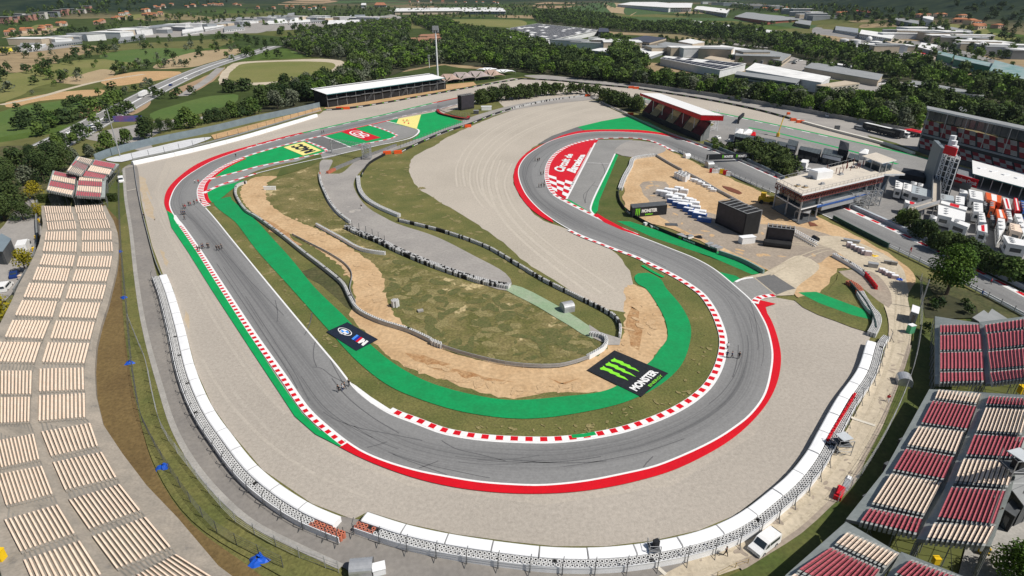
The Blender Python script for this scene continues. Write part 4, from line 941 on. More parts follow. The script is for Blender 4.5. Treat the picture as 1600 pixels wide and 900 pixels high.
tyrewall([(538,358),(560,369),(590,381),(620,396),(680,421),(735,440),(760,447),(793,453)],'long black and white tyre barrier along the infield road',rows=3,cols=((0,1e9,'w'),),mixed=.4)
rail([(540,352),(575,366),(605,382)],'wire fence on top of the black and white tyre barrier',ph=2.4,wires=4,h=.4)
tyrewall([(494,354),(530,374),(568,394),(601,399)],'thin white barrier between the dirt track and the infield road',rows=1,cols=((0,1e9,'w'),),r=.28,face=fence_white)
tyrewall([(558,279),(560,298),(570,313),(590,326),(622,340)],'white tyre barrier on the inside bend of the infield road',rows=2,cols=((0,1e9,'w'),),face=fence_white)
tyrewall([(622,347),(660,356),(700,367),(760,389),(800,412),(850,442),(900,467),(945,490),(960,500),(967,515),(966,527)],'long grey tyre barrier between infield road and raked gravel with an orange end',rows=1,cols=((0,117,'w'),(117,1e9,'o')),mixed=.3)
rail([(622,345),(660,354),(700,365),(760,387),(800,410),(850,440),(900,465),(945,488),(961,499),(968,515)],'steel guardrail behind the long grey tyre barrier',mat=dgrey)
tyrewall([(384,287),(372,291),(367,301),(372,316),(385,333),(400,342),(440,371),(475,399),(510,426),(535,448),(545,468),(558,488),(590,505),(640,521),(672,536)],'white tyre barrier winding down between the green strip and the sandy track',rows=1,r=.32,face=steel,mixed=.1)
rail([(672,538),(720,555),(800,573),(875,575),(920,562)],'curved steel guardrail above the sandy track',h=1.1,step=1)
tyrewall([(920,562),(945,547),(949,537),(943,528),(922,525)],'hooked white tyre barrier with an orange end near the black claw mat',rows=1,cols=((0,13,'w'),(13,1e9,'o')),face=fence_white)
rail([(457,368),(480,380),(515,398),(540,415),(550,430),(547,455),(556,474)],'thin steel rail curving beside the sandy track',h=.7,step=1)
rail([(923,153),(950,166),(985,183),(1040,208),(1100,230),(1150,250),(1210,276)],'steel guardrail climbing from the raked gravel past the red roofed grandstand',h=1.1)
wall([(1100,226),(1160,250),(1225,282)],1.6,'blue grey wall beside the far kerb of the straight, before the bridge',bluegrey)
wall([(1322,322),(1380,348),(1460,384),(1530,419),(1640,473)],1.4,'pale blue grey concrete wall on the far side of the straight beyond the bridge',M('pale_blue_wall',(.42,.46,.5),(.36,.4,.44),.4),th=1.0)
rail([(1060,238),(1072,244),(1104,259),(1135,271),(1160,283),(1205,303)],'pale guardrail between the works area and the straight',h=1.0,mat=fence_white,ph=1.9,wires=2)
wall([(1301,343),(1345,366),(1388,388)],1.4,'dark green banner wall on the near side of the straight',M('dark_green_banner',(.015,.07,.05),(.012,.055,.04),1,.6),th=.25)
rail([(1388,388),(1450,418),(1522,455),(1600,497)],'white topped guardrail on the near side of the straight',h=1.2,mat=fence_white,ph=1.7,wires=2)
wall([(1024,244),(1045,257),(1065,268)],1.1,'short grey panel wall with a red end at the top of the dirt works',steel)
wall([(1070,271),(1095,284),(1120,299),(1160,321),(1182,334)],1.1,'long grey panel wall through the dirt works area',steel)
tyrewall([(1022,244),(990,249),(982,263),(972,281),(966,297)],'thick white barrier curving round the top of the dirt works',rows=2,face=fence_white,r=.4)
adwall([(966,299),(967,315),(979,332),(1000,346),(1030,361),(1080,381),(1123,398)],'long curved black barrier in front of the dirt works area',face=-1,L=7,start=3)
wall([(1123,398),(1160,411),(1193,429)],1.3,'grey green panel wall at the lower end of the black works barrier',M('grey_green_panel',(.2,.3,.28),(.17,.26,.24),1),th=.5)
tyrewall([(1300,402),(1330,419),(1350,433)],'short grey and white tyre wall on the dirt bend',rows=2,cols=((0,1e9,'w'),),mixed=.3,face=fence_white)
tyrewall([(1330,444),(1343,452),(1352,468),(1364,486),(1374,497),(1376,510),(1368,528)],'curved tyre barrier with orange tyres at its tip on the right gravel',rows=3,cols=((0,6,'o'),(6,1e9,'w')),side_=-1)
wall([(1326,446),(1345,468),(1357,487),(1364,503),(1367,519)],1.2,'dark rubber belt wall in front of the curved tyre barrier',M('teal_black_belt',(.02,.05,.05),(.025,.04,.04),1),th=.3)
def mesh_fence(px,label,h=2.2,posts=3.0,mat=None,z=0,cables=5):
    P=GP(px,z,posts);b=MB();mat=mat or steel
    for k in range(cables):
        zz=h*(k+1)/cables
        for a,c in zip(P[:-1],P[1:]):b.tube((a.x,a.y,zz),(c.x,c.y,zz),.022,mat,n=3,cap=False)
    o=tag(b.build('wire_fence'),label,'fence')
    for p in P:pb=MB();pb.tube((p.x,p.y,0),(p.x,p.y,h+.1),.05,mat,n=5);pb.build('post',o)
    return o
mesh_fence([(187,268),(187,310),(190,380),(196,450),(201,500),(206,560),(214,615),(222,655),(232,678),(250,712),(275,752),(305,795),(345,838),(400,868),(450,892)],'dark green mesh fence down the brown slope below the left stand',mat=dgrey,posts=4)
mesh_fence([(203,505),(215,535),(230,572),(240,620),(256,677),(295,732),(337,784),(365,815),(400,838),(460,870),(530,897)],'galvanised mesh fence between the grass slope and the service road',posts=4)
mesh_fence([(1437,440),(1437,510),(1430,560),(1417,605),(1385,677),(1340,752),(1305,790)],'galvanised mesh fence in front of the right hand grandstands',posts=4)
rail([(1260,910),(1290,900),(1320,885),(1365,884)],'thin yellow handrail at the bottom right',h=.8,mat=M('yellow_rail',(.6,.42,.1),(.5,.35,.1),1))if False else mesh_fence([(1120,903),(1145,890),(1168,882)],'short ochre handrail below the white van',h=1.0,mat=M('ochre_rail',(.45,.33,.15),(.4,.3,.12),1),cables=2)
mesh_fence([(45,315),(60,340),(61,385),(50,420),(30,460),(15,490)],'grey palisade fence behind the left stand',h=2.0,posts=2.5,mat=dgrey)
wall([(60,320),(59,350),(60,385),(50,420),(25,462)],1.8,'grey screening wall behind the left stand beside the car park',M('grey_wall',(.22,.23,.23),(.18,.19,.19),.5),th=.4)
# ---------------------------------------------------------------- grandstands
def seat_rows(parent,q,zr,zl,n,mat,depth_frac=.56,seat_h=.42,seatw=.5,under=None,indiv=True,name='seat_row',drop=.5):
    """q px corners TL,TR,BR,BL ; rows run TL->BL, count n along TL->TR ; TR/BR side has height zr (front), TL/BL zl (back)"""
    TL,TR,BR,BLq=q
    for k in range(n):
        f0=(k+.08)/n;f1=(k+.08+depth_frac)/n;zc=zl+(zr-zl)*((k+.5)/n)
        zz=zl+(zr-zl)*((k+.5)/n)
        def pt(f,e_,z):
            if e_==0:return at(TL[0]+(TR[0]-TL[0])*f,TL[1]+(TR[1]-TL[1])*f,z)
            return at(BLq[0]+(BR[0]-BLq[0])*f,BLq[1]+(BR[1]-BLq[1])*f,z)
        a,b_,c,d=pt(f0,0,zz),pt(f1,0,zz),pt(f1,1,zz),pt(f0,1,zz)
        m=MB();L=(d-a).length;ns=max(2,int(L/seatw));hw=(b_-a).length
        for i in range(ns):
            t0=(i+.03)/ns;t1=(i+.97)/ns if seatw<3 else(i+1)/ns
            A,D=a.lerp(d,t0),a.lerp(d,t1);B2,C2=b_.lerp(c,t0),b_.lerp(c,t1)
            Am,Dm=A.lerp(B2,.28),D.lerp(C2,.28);back=Vector((0,0,.15));dn=Vector((0,0,-.07))
            k0=len(m.v);pts=[A+back,D+back,Am,Dm,B2,C2,B2+dn,C2+dn,A+dn,D+dn]
            m.v+=[tuple(p)for p in pts];s_=m.mi(mat)
            for f in((0,2,3,1),(2,4,5,3),(4,6,7,5),(0,1,9,8),(0,8,6,4,2),(1,3,5,7,9)):m.f.append(tuple(k0+x for x in f));m.m.append(s_)
        o=m.build(name,parent)
        u=under or conc_riser
        g=MB();ex=(d-a).normalized()*.42;e0=a.lerp(b_,.05)-ex;e1=b_.lerp(a,.02)-ex;e2=c.lerp(d,.02)+ex;e3=d.lerp(c,.05)+ex
        g.prism([(p.x,p.y)for p in(e0,e1,e2,e3)],zz-drop,zz-.08,u);g.build('riser',o)
conc_riser=M('seat_riser_grey',(.26,.24,.21),(.32,.29,.25),.5)
steelr=M('stand_steel',(.13,.14,.14),(.17,.18,.18),.6)
BK=[
 ([(69,322),(112,322),(113,332),(71,333)],[(117,321),(161,320),(163,330),(119,332)]),
 ([(71,334),(115,333),(117,343),(73,345)],[(121,333),(165,331),(168,342),(123,343)]),
 ([(73,347),(119,345),(121,357),(75,359)],[(124,345),(170,343),(174,356),(127,357)]),
 ([(72,362),(121,361),(121,375),(70,375)],[(129,361),(176,361),(176,374),(128,375)]),
 ([(70,378),(122,378),(121,393),(67,392)],[(129,378),(177,378),(178,392),(128,393)]),
 ([(68,397),(119,399),(115,416),(62,413)],[(124,400),(177,400),(174,417),(120,416)]),
 ([(59,417),(111,420),(106,439),(51,437)],[(119,421),(173,421),(168,439),(113,439)]),
 ([(46,442),(103,444),(96,466),(37,464)],[(110,444),(168,445),(162,467),(103,466)]),
 ([(35,469),(91,471),(84,495),(24,492)],[(100,472),(159,473),(152,497),(92,495)]),
 ([(20,500),(80,501),(69,529),(8,526)],[(88,501),(150,503),(143,530),(79,528)]),
 ([(1,534),(66,535),(56,566),(-12,564)],[(75,535),(142,536),(134,567),(66,565)]),
 ([(-15,579),(52,579),(51,615),(-15,615)],[(62,576),(133,574),(134,608),(61,611)]),
 ([(-15,621),(49,620),(48,658),(-15,661)],[(61,618),(135,614),(136,651),(60,657)]),
 ([(-14,690),(55,677),(64,716),(-4,731)],[(64,674),(144,660),(156,695),(79,712)]),
 ([(-6,741),(68,727),(85,770),(9,789)],[(82,722),(162,705),(185,744),(101,765)]),
 ([(6,812),(93,787),(120,831),(31,861)],[(107,781),(190,755),(222,795),(138,826)]),
 ([(36,875),(128,843),(162,895),(60,930)],[(144,838),(231,806),(270,852),(181,888)]),
 ([(70,945),(168,905),(200,950),(100,990)],[(200,905),(278,864),(340,902),(250,955)])]
ZF,ZB=2.2,11.2;ZC2L=6.4;ZC1R=7.0
def left_stand():
    Ledge=[(64,319),(64,333),(66,346),(64,361),(60,378),(52,397),(42,417),(28,442),(16,469),(0,500),(-22,534),(-60,579),(-60,621),(-60,690),(-50,741),(-26,812),(-6,875),(20,960)]
    Redge=[(164,318),(170,331),(177,343),(183,361),(185,378),(184,400),(181,421),(175,445),(168,473),(158,503),(150,536),(147,574),(149,614),(160,660),(190,705),(228,755),(277,806),(340,880)]
    Rend=(400,925)
    rows=[]
    def row(a,b,c,d,L,R):
        P=[at(*L,ZB+.3),at(*a,ZB),at(*b,ZC1R),at(*c,ZC2L),at(*d,ZF),at(*R,ZF-.7)]
        R0=P[-1];return[Vector((P[0].x-2,P[0].y,0))]+P+[Vector((R0.x,R0.y,0))]
    for i,(c1,c2)in enumerate(BK):
        nL=Ledge[min(i+1,len(Ledge)-1)];nR=Redge[i+1]if i+1<len(Redge)else Rend
        rows.append(row(c1[0],c1[1],c2[0],c2[1],Ledge[i],Redge[i]))
        fL=tuple(np.array(Ledge[i])*.12+np.array(nL)*.88);fR=tuple(np.array(Redge[i])*.12+np.array(nR)*.88)
        rows.append(row(c1[3],c1[2],c2[3],c2[2],fL,fR))
    b=MB();b.grid([[Vector((p.x,p.y,max(0,p.z-.42)))for p in r]for r in rows],terr)
    r=tag(b.build('concrete_grandstand'),'long pale concrete grandstand with cream seats down the left side','grandstand')
    b=MB()
    for k in(-1,):b.poly([Vector((p.x,p.y,max(0,p.z-.42)))for p in rows[0]],terr)
    b.build('end_wall',r)
    cz=[(0,.5),(1,.5)]
    nb=MB()
    for i in range(len(rows)-1):
        ra,rb=rows[i],rows[i+1]
        gap=(i%2==1)
        for col,(ja,jb,n)in enumerate(((2,3,12),(4,5,12))):
            for k in range(n):
                f=(k+.35)/n
                a=ra[ja].lerp(ra[jb],f);c=rb[ja].lerp(rb[jb],f);a2=ra[ja].lerp(ra[jb],f+.35/n);c2=rb[ja].lerp(rb[jb],f+.35/n)
                if gap:
                    A=[Vector((p.x,p.y,p.z-.38))for p in(a,a2,c2,c)];nb.poly(A[::-1],conc_step)
    nb.build('aisle_steps',r)
    for i,(c1,c2)in enumerate(BK):
        for q,zr,zl in((c1,ZC1R,ZB),(c2,ZF,ZC2L)):
            e=bpy.data.objects.new('seating_block',None);C.objects.link(e)
            ctr=at(sum(p[0]for p in q)/4,sum(p[1]for p in q)/4,(zr+zl)/2)
            e.parent=r;e.location=ctr-Vector(wl(r));WL[e]=tuple(ctr)
            far=q[2][1]<480
            seat_rows(e,q,zr,zl,12,cream,depth_frac=.46,seatw=.55 if not far else 1.1)
    return r
conc_step=M('stair_concrete',(.17,.16,.14),(.25,.235,.21),.4,.9)
terr=M('terrace_concrete',(.33,.29,.24),(.25,.225,.19),.3,.9,c3=(.19,.175,.155),fine=.12,fscale=3)
def fix_parent():
    pass
left_stand()
stepm=M('aluminium_step',(.34,.35,.34),(.27,.28,.27),.8)
def scaffold_stand(label,blocks,zf,zb,decks,front=True,deckmat=None,nrows=12,cols=None):
    """blocks: (quad, colour, z front, z back).  decks: px polygons with z list"""
    deckmat=deckmat or greyg
    b=MB();P=[at(x,y,z)for x,y,z in decks[0]]
    for dk in decks:
        P=[at(x,y,z)for x,y,z in dk]
        b.poly(P,deckmat)
        for i in range(len(P)):
            p,q=P[i],P[(i+1)%len(P)];b.poly([(p.x,p.y,p.z),(p.x,p.y,p.z-.5),(q.x,q.y,q.z-.5),(q.x,q.y,q.z)],steelr)
    r=tag(b.build('scaffold_grandstand'),label,'grandstand')
    lg=MB()
    for dk in decks:
        P=[at(x,y,z)for x,y,z in dk]
        for i in range(len(P)):
            p,q=P[i],P[(i+1)%len(P)];n=max(1,int((p-q).length/2.5))
            for k in range(n):
                s_=p.lerp(q,k/n);t_=p.lerp(q,(k+1)/n)
                lg.tube((s_.x,s_.y,0),(s_.x,s_.y,s_.z-.4),.06,steelr,n=4)
                if s_.z>1.5:lg.tube((s_.x,s_.y,.1),(t_.x,t_.y,max(.2,t_.z-.5)),.04,steelr,n=3);lg.tube((s_.x,s_.y,s_.z*.5),(t_.x,t_.y,t_.z*.5),.04,steelr,n=3)
    lg.build('scaffold_frame',r)
    for q,col,zr,zl,n in blocks:
        e=bpy.data.objects.new('seating_block',None);C.objects.link(e)
        ctr=at(sum(p[0]for p in q)/4,sum(p[1]for p in q)/4,(zr+zl)/2)
        e.parent=r;e.location=ctr-Vector(wl(r));WL[e]=tuple(ctr)
        seat_rows(e,q,zr,zl,n,col,depth_frac=.66,under=stepm,drop=.9,seatw=.6)
    return r
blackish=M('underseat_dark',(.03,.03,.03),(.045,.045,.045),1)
def col_blocks(bands,cols,zr,zl,n):return[([tuple(p)for p in q],c,zr,zl,n)for q,c in zip(bands,cols)]
m,c_=maroon,cream
def flip(q):return[q[1],q[0],q[3],q[2]]
def R(bands,cols,zfront,zback,n=12):return[(flip(q),c,zfront,zback,n)for q,c in zip(bands,cols)]
R1a=[[(1468,508),(1530,507),(1531,518),(1468,519)],[(1468,524),(1533,522),(1534,545),(1468,546)],[(1468,551),(1536,550),(1537,575),(1468,576)],[(1468,582),(1537,581),(1538,594),(1468,596)]]
R1b=[[(1538,508),(1610,497),(1610,509),(1540,519)],[(1541,522),(1612,514),(1612,536),(1544,545)],[(1543,550),(1613,543),(1615,569),(1547,576)],[(1546,582),(1615,575),(1616,587),(1550,596)]]
z0,z1,z2,z3=4.8,8.2,8.8,12.8
scaffold_stand('upper right grandstand with only dark red seats',R(R1a,[m]*4,z0,z1)+R(R1b,[m]*4,z2,z3),z0,z3,
  [[(1461,494,z0-1.0),(1532,505,z1-1.0),(1539,597,z1-1.0),(1461,600,z0-1.0)],[(1530,503,z2-1.05),(1620,492,z3-1.0),(1625,592,z3-1.0),(1540,600,z2-1.05)]])
R2a=[[(1465,609),(1534,615),(1527,629),(1460,621)],[(1456,626),(1526,635),(1512,669),(1439,659)],[(1434,666),(1507,675),(1495,706),(1417,694)],[(1414,701),(1491,714),(1476,747),(1395,732)],[(1391,740),(1471,754),(1446,802),(1362,784)],[(1357,794),(1442,811),(1434,832),(1344,812)]]
R2b=[[(1544,619),(1610,623),(1608,633),(1540,630)],[(1539,637),(1608,641),(1598,676),(1525,672)],[(1521,679),(1602,683),(1590,713),(1509,709)],[(1504,717),(1588,722),(1577,758),(1490,751)],[(1485,761),(1572,767),(1554,818),(1464,807)],[(1457,818),(1556,822),(1542,849),(1447,839)]]
scaffold_stand('large right grandstand with alternating cream and dark red seat blocks',R(R2a,[c_,m,c_,m,c_,m],z0,z1)+R(R2b,[m,c_,m,c_,m,c_],z2,z3),z0,z3,
  [[(1452,608,z0-1.0),(1540,613,z1-1.0),(1518,675,z1-1.0),(1484,765,z1-1.0),(1440,838,z1-1.0),(1322,811,z0-1.0),(1380,738,z0-1.0),(1415,675,z0-1.0)],
   [(1534,613,z2-1.05),(1616,618,z3-1.0),(1602,690,z3-1.0),(1580,768,z3-1.0),(1548,854,z3-1.0),(1432,842,z2-1.05),(1475,765,z2-1.05),(1512,675,z2-1.05)]])
R3a=[[(1322,831),(1404,866),(1386,884),(1305,847)],[(1296,855),(1375,890),(1340,935),(1247,888)],[(1240,895),(1330,942),(1300,970),(1205,920)]]
R3b=[[(1420,875),(1505,905),(1480,935),(1399,893)]]
scaffold_stand('lower right corner grandstand with a cream block above red blocks',R(R3a,[c_,m,c_],z0,z1)+R(R3b,[m],z2,z3),z0,z3,
  [[(1322,815,z0-1.0),(1408,866,z1-1.0),(1330,960,z1-1.0),(1180,960,z0-1.0),(1228,898,z0-1.0)],[(1408,862,z2-1.05),(1520,906,z3-1.0),(1480,960,z3-1.0),(1350,960,z2-1.05)]])
def O(x,y):return(x/4,225+y/4)
def QQ(*p):return[O(*a)for a in p]
TLS=[(QQ((495,80),(578,100),(560,125),(480,100)),c_),(QQ((475,105),(550,130),(530,160),(450,132)),m),(QQ((445,135),(525,165),(505,190),(422,165)),c_)]
TRS=[(QQ((595,100),(725,125),(710,150),(580,128)),m),(QQ((570,133),(700,160),(685,190),(548,165)),c_),(QQ((540,168),(670,190),(650,215),(520,198)),m)]
BLS=[(QQ((345,170),(475,200),(475,218),(335,190)),m),(QQ((330,192),(472,222),(470,250),(322,222)),c_),(QQ((318,230),(468,258),(465,288),(308,258)),m),(QQ((305,262),(462,292),(450,318),(295,285)),c_)]
BRS=[(QQ((498,205),(640,215),(640,235),(492,225)),c_),(QQ((492,228),(640,238),(638,265),(488,255)),m),(QQ((488,260),(638,270),(636,305),(482,290)),c_),(QQ((480,295),(632,308),(630,330),(475,320)),m)]
scaffold_stand('small four-part scaffold grandstand at the upper left bend',[(q,c,z2,z3,8)for q,c in TLS]+[(q,c,z2,z3,11)for q,c in BLS]+[(q,c,z0,z1,10)for q,c in TRS]+[(q,c,z0,z1,11)for q,c in BRS],z0,z3,
  [[O(*p)+(z,)for p,z in(((482,75),z3-1.0),((585,98),z2-1.05),((512,198),z2-1.05),((415,172),z3-1.0))],[O(*p)+(z,)for p,z in(((590,96),z1-1.0),((745,125),z0-1.0),((665,220),z0-1.0),((515,200),z1-1.0))],
   [O(*p)+(z,)for p,z in(((330,165),z3-1.0),((482,198),z2-1.05),((455,325),z2-1.05),((290,288),z3-1.0))],[O(*p)+(z,)for p,z in(((486,200),z1-1.0),((662,215),z0-1.0),((656,332),z0-1.0),((470,330),z1-1.0))]])
# ---------------------------------------------------------------- large structures
def gp(x,y,z=0):
    p=at(x,y,z)if z else at(x,y);return p
def slab(b,q,z,th,mat,top=None):
    P=[at(x,y,z)for x,y in q];b.prism([(p.x,p.y)for p in P],z-th,z,mat,top,True);return P
def lerp2(P,u,v):return(P[0]*(1-u)+P[1]*u)*(1-v)+(P[3]*(1-u)+P[2]*u)*v
def white_stand():
    gl,gr=at(513,168),at(697,139)
    zr=zat(gl,146);t=(gr-gl).normalized();n=Vector((-t.y,t.x,0));L=(gr-gl).length;n=n if n.y>0 else-n
    W=lambda a,d,z:tuple(gl+t*a+n*d+Vector((0,0,z)))
    b=MB();b.poly([W(0,0,0),W(L,0,0),W(L,0,4.6),W(0,0,4.6)],black)
    b.poly([W(0,14,0),W(0,0,0),W(0,0,4.6),W(0,14,10.5)],black);b.poly([W(L,0,0),W(L,14,0),W(L,14,10.5),W(L,0,4.6)],black)
    b.poly([W(0,14,0),W(L,14,0),W(L,14,zr+1),W(0,14,zr+1)][::-1],dgrey)
    r=tag(b.build('covered_grandstand'),'long black-sided grandstand with white flat roof before the woods','grandstand')
    s=MB()
    for k in range(8):
        d0,d1=1.5+k*1.5,1.5+(k+1)*1.5;z=4.6+k*.75
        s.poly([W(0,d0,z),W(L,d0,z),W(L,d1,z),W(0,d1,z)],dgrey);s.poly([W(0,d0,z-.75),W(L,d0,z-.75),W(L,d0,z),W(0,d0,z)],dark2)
    s.build('seating_tiers',r)
    rf=MB()
    rf.grid([[W(-1,-1.5,zr-.3),W(L-2,-1.5,zr-.3)],[W(-1,15,zr+1.6),W(L-2,15,zr+1.6)]],white);rf.grid([[W(-1,-1.5,zr-.7),W(-1,15,zr+1.2)],[W(L-2,-1.5,zr-.7),W(L-2,15,zr+1.2)]],dgrey)
    rf.poly([W(-1,-1.5,zr-.7),W(L-2,-1.5,zr-.7),W(L-2,-1.5,zr-.3),W(-1,-1.5,zr-.3)],M('teal_trim',(.05,.2,.22),(.05,.18,.2),1));rf.build('roof',r)
    for k in range(15):
        a=L*k/14*.985;p=MB();p.tube(W(a,0,0),W(a,0,zr-.6),.14,steel,n=5)
        p.tube(W(a,0,zr-3),W(a,6,zr+.2),.09,dgrey,n=4);p.build('column',r)
    pl=MB()
    for k in range(12):
        a0=L*k/12;zz=4.7+.25*(k%2);P=[W(a0,-1.0,zz),W(a0+L/12*.92,-1.0,zz),W(a0+L/12*.92,1.4,zz),W(a0,1.4,zz)]
        pl.prism([(q[0],q[1])for q in P],zz-.15,zz+.02,M('platform_grey',(.12,.125,.13),(.16,.165,.17),.6))
    pl.build('platforms',r)
    st=MB()
    for f in(.28,.46,.57,.63,.72,.86):
        for dd in(0,1.0):st.tube(W(L*f+dd,-1.3,.2),W(L*f+dd+4.5,-1.3,4.6),.1,dgrey,n=4)
        for k in range(8):st.tube(W(L*f+k*.56,-1.3,.2+k*.55),W(L*f+k*.56,-.3,.2+k*.55),.06,steel,n=3)
    st.build('stairs',r)
dark2=M('dark_panel',(.03,.032,.035),(.045,.047,.05),1)  # near-black panels for tier risers and the band between tiers
white_stand()
def red_stand():
    gl,gr=at(1003,181),at(1094,222);t=(gr-gl).normalized();L=(gr-gl).length;n=Vector((.65,.76,0))
    W=lambda a,d,z:tuple(gl+t*a+n*d+Vector((0,0,z)))
    zf=2.6;rows=13;D=9.5;zb=7.4
    b=MB();b.poly([W(0,0,0),W(L,0,0),W(L,0,zf),W(0,0,zf)],blackp);b.poly([W(L,0,0),W(L,D,0),W(L,D,zb),W(L,0,zf)],steelr);b.poly([W(0,D,0),W(0,0,0),W(0,0,zf),W(0,D,zb)],steelr);b.poly([W(L,D,0),W(0,D,0),W(0,D,zb+1),W(L,D,zb+1)],dgrey)
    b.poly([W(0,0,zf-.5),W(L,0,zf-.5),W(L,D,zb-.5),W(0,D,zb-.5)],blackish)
    r=tag(b.build('covered_grandstand'),'grandstand with sweeping white roof edged in red above cream and maroon seats','grandstand')
    for k in range(7):
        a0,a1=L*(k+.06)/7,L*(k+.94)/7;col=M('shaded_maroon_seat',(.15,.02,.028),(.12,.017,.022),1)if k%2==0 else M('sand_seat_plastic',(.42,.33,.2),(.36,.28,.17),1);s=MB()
        for i in range(rows):
            d=D*(i+.2)/rows;z=zf+(zb-zf)*i/rows
            s.poly([W(a0,d,z+.4),W(a1,d,z+.4),W(a1,d+.42,z+.35),W(a0,d+.42,z+.35)],col);s.poly([W(a0,d+.42,z+.35),W(a1,d+.42,z+.35),W(a1,d+.48,z+.7),W(a0,d+.48,z+.7)],col)
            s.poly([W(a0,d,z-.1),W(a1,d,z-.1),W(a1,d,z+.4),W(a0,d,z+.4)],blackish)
        s.build('seating_block',r)
    zr=12.5
    A,B_,C_,D_=at(1000,145.5,zr),at(1096,180,zr),at(1131,181,zr),at(1031,146,zr)
    rf=MB();rf.prism([(p.x,p.y)for p in(A,B_,C_,D_)],zr-.25,zr+.02,white);P=[A,B_,C_]
    rf.build('roof',r);fa=MB()
    for p,q in((A,B_),(B_,C_)):fa.poly([(p.x,p.y,zr-2.3 if p is not A else zr-1.2),(q.x,q.y,zr-2.3),(q.x,q.y,zr+.12),(p.x,p.y,zr+.12)],red)
    fa.build('fascia',r)
    for k in range(6):
        f=(k+.3)/6;p=A.lerp(B_,f)+n*3;c=MB();base=Vector((p.x,p.y,0));c.tube((p.x,p.y,zf+2),(p.x,p.y,zr-.3),.14,fence_white,n=5);c.build('column',r)
    p=at(1112,204);b=MB()
    for dx,dy in((-2,-2),(2,-2),(2,2),(-2,2)):b.tube((p.x+dx,p.y+dy,0),(p.x+dx,p.y+dy,zr-2),.15,fence_white,n=5)
    for k in range(5):
        z=k*(zr-2)/5;dz=(zr-2)/5
        b.tube((p.x-2,p.y-2,z),(p.x+2,p.y-2,z+dz),.09,fence_white,n=4);b.tube((p.x+2,p.y-2,z+dz),(p.x-2,p.y-2,z+dz),.09,fence_white,n=4);b.tube((p.x-2,p.y+2,z),(p.x-2,p.y-2,z+dz),.09,fence_white,n=4)
    b.build('stair_tower',r)
red_stand()
def main_stand():
    gl,gr=at(1434,238),at(1610,290);t=(gr-gl).normalized();n=Vector((.5,.866,0));L=(gr-gl).length+28
    W=lambda a,d,z:tuple(gl+t*a+n*d+Vector((0,0,z)))
    b=MB();b.poly([W(0,0,0),W(L,0,0),W(L,0,2.0),W(0,0,2.0)],dgrey)
    prof=[(0,0),(0,2.0),(6.5,5.2),(6.5,7),(10.8,12.5),(10.8,17),(13,17),(13,0)]
    b.poly([W(0,d,z)for d,z in prof][::-1],M('stand_side_grey',(.12,.13,.14),(.15,.16,.17),.3));b.poly([W(L,d,z)for d,z in prof],dgrey)
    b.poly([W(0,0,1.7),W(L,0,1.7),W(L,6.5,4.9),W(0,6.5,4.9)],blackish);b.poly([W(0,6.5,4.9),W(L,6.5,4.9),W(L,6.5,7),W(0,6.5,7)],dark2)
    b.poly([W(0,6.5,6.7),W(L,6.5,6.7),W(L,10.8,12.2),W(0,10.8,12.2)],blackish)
    r=tag(b.build('main_grandstand'),'two-tier main grandstand with grey roof and chequered red and white seats at right','grandstand')
    wm=M('shaded_pale_seat',(.38,.37,.34),(.32,.31,.29),1);mr=M('shaded_red_seat',(.27,.03,.035),(.22,.025,.03),1);BW=9.2;U=2.75  # both seat colours are darkened to carry the shade under the roof
    for tier,(d0,d1,z0_,z1_,nr)in enumerate(((0.4,6.2,2.0,4.9,12),(6.9,10.6,7.3,12.2,12))):
        for k in range(int(L/BW)):
            s=MB()
            for i in range(nr):
                band=i*(3 if tier else 3)//nr;d=d0+(d1-d0)*i/nr;z=z0_+(z1_-z0_)*i/nr;dd=(d1-d0)/nr
                for h_ in range(3):
                    a0,a1=k*BW+.5+h_*U,k*BW+.5+(h_+1)*U;c=wm if(k*3+h_+band)%2==0 else mr;sh=-i*.12
                    s.poly([W(a0+sh,d,z+.3),W(a1+sh,d,z+.3),W(a1+sh,d+dd*.75,z+.3),W(a0+sh,d+dd*.75,z+.3)],c);s.poly([W(a0+sh,d+dd*.75,z+.3),W(a1+sh,d+dd*.75,z+.3),W(a1+sh,d+dd*.8,z+.62),W(a0+sh,d+dd*.8,z+.62)],c)
            s.build('seating_block',r)
    f=MB();f.prism([W(0,5.9,0)[:2],W(L,5.9,0)[:2],W(L,6.8,0)[:2],W(0,6.8,0)[:2]],6.6,7.3,M('balcony_grey',(.25,.27,.28),(.2,.22,.23),.5));f.build('balcony',r)
    g=MB();g.poly([W(0,10.7,13),W(L,10.7,13),W(L,10.7,16.8),W(0,10.7,16.8)],glass)
    for k in range(int(L/3.6)):g.prism([W(k*3.6,10.5,0)[:2],W(k*3.6+.35,10.5,0)[:2],W(k*3.6+.35,10.68,0)[:2],W(k*3.6,10.68,0)[:2]],12.8,17,dgrey)
    g.build('box_windows',r)
    rf=MB();rf.prism([W(-1,6.5,0)[:2],W(L,6.5,0)[:2],W(L,15,0)[:2],W(-1,15,0)[:2]],17.2,17.9,M('roof_edge',(.5,.52,.52),(.45,.47,.47),1),roofgrey,True);rf.build('roof',r)
    for k in range(9):
        c=MB();a=k*L/8.2+.3;c.tube(W(a,7,7),W(a,7,17.2),.16,steel,n=6);c.build('column',r)
main_stand()
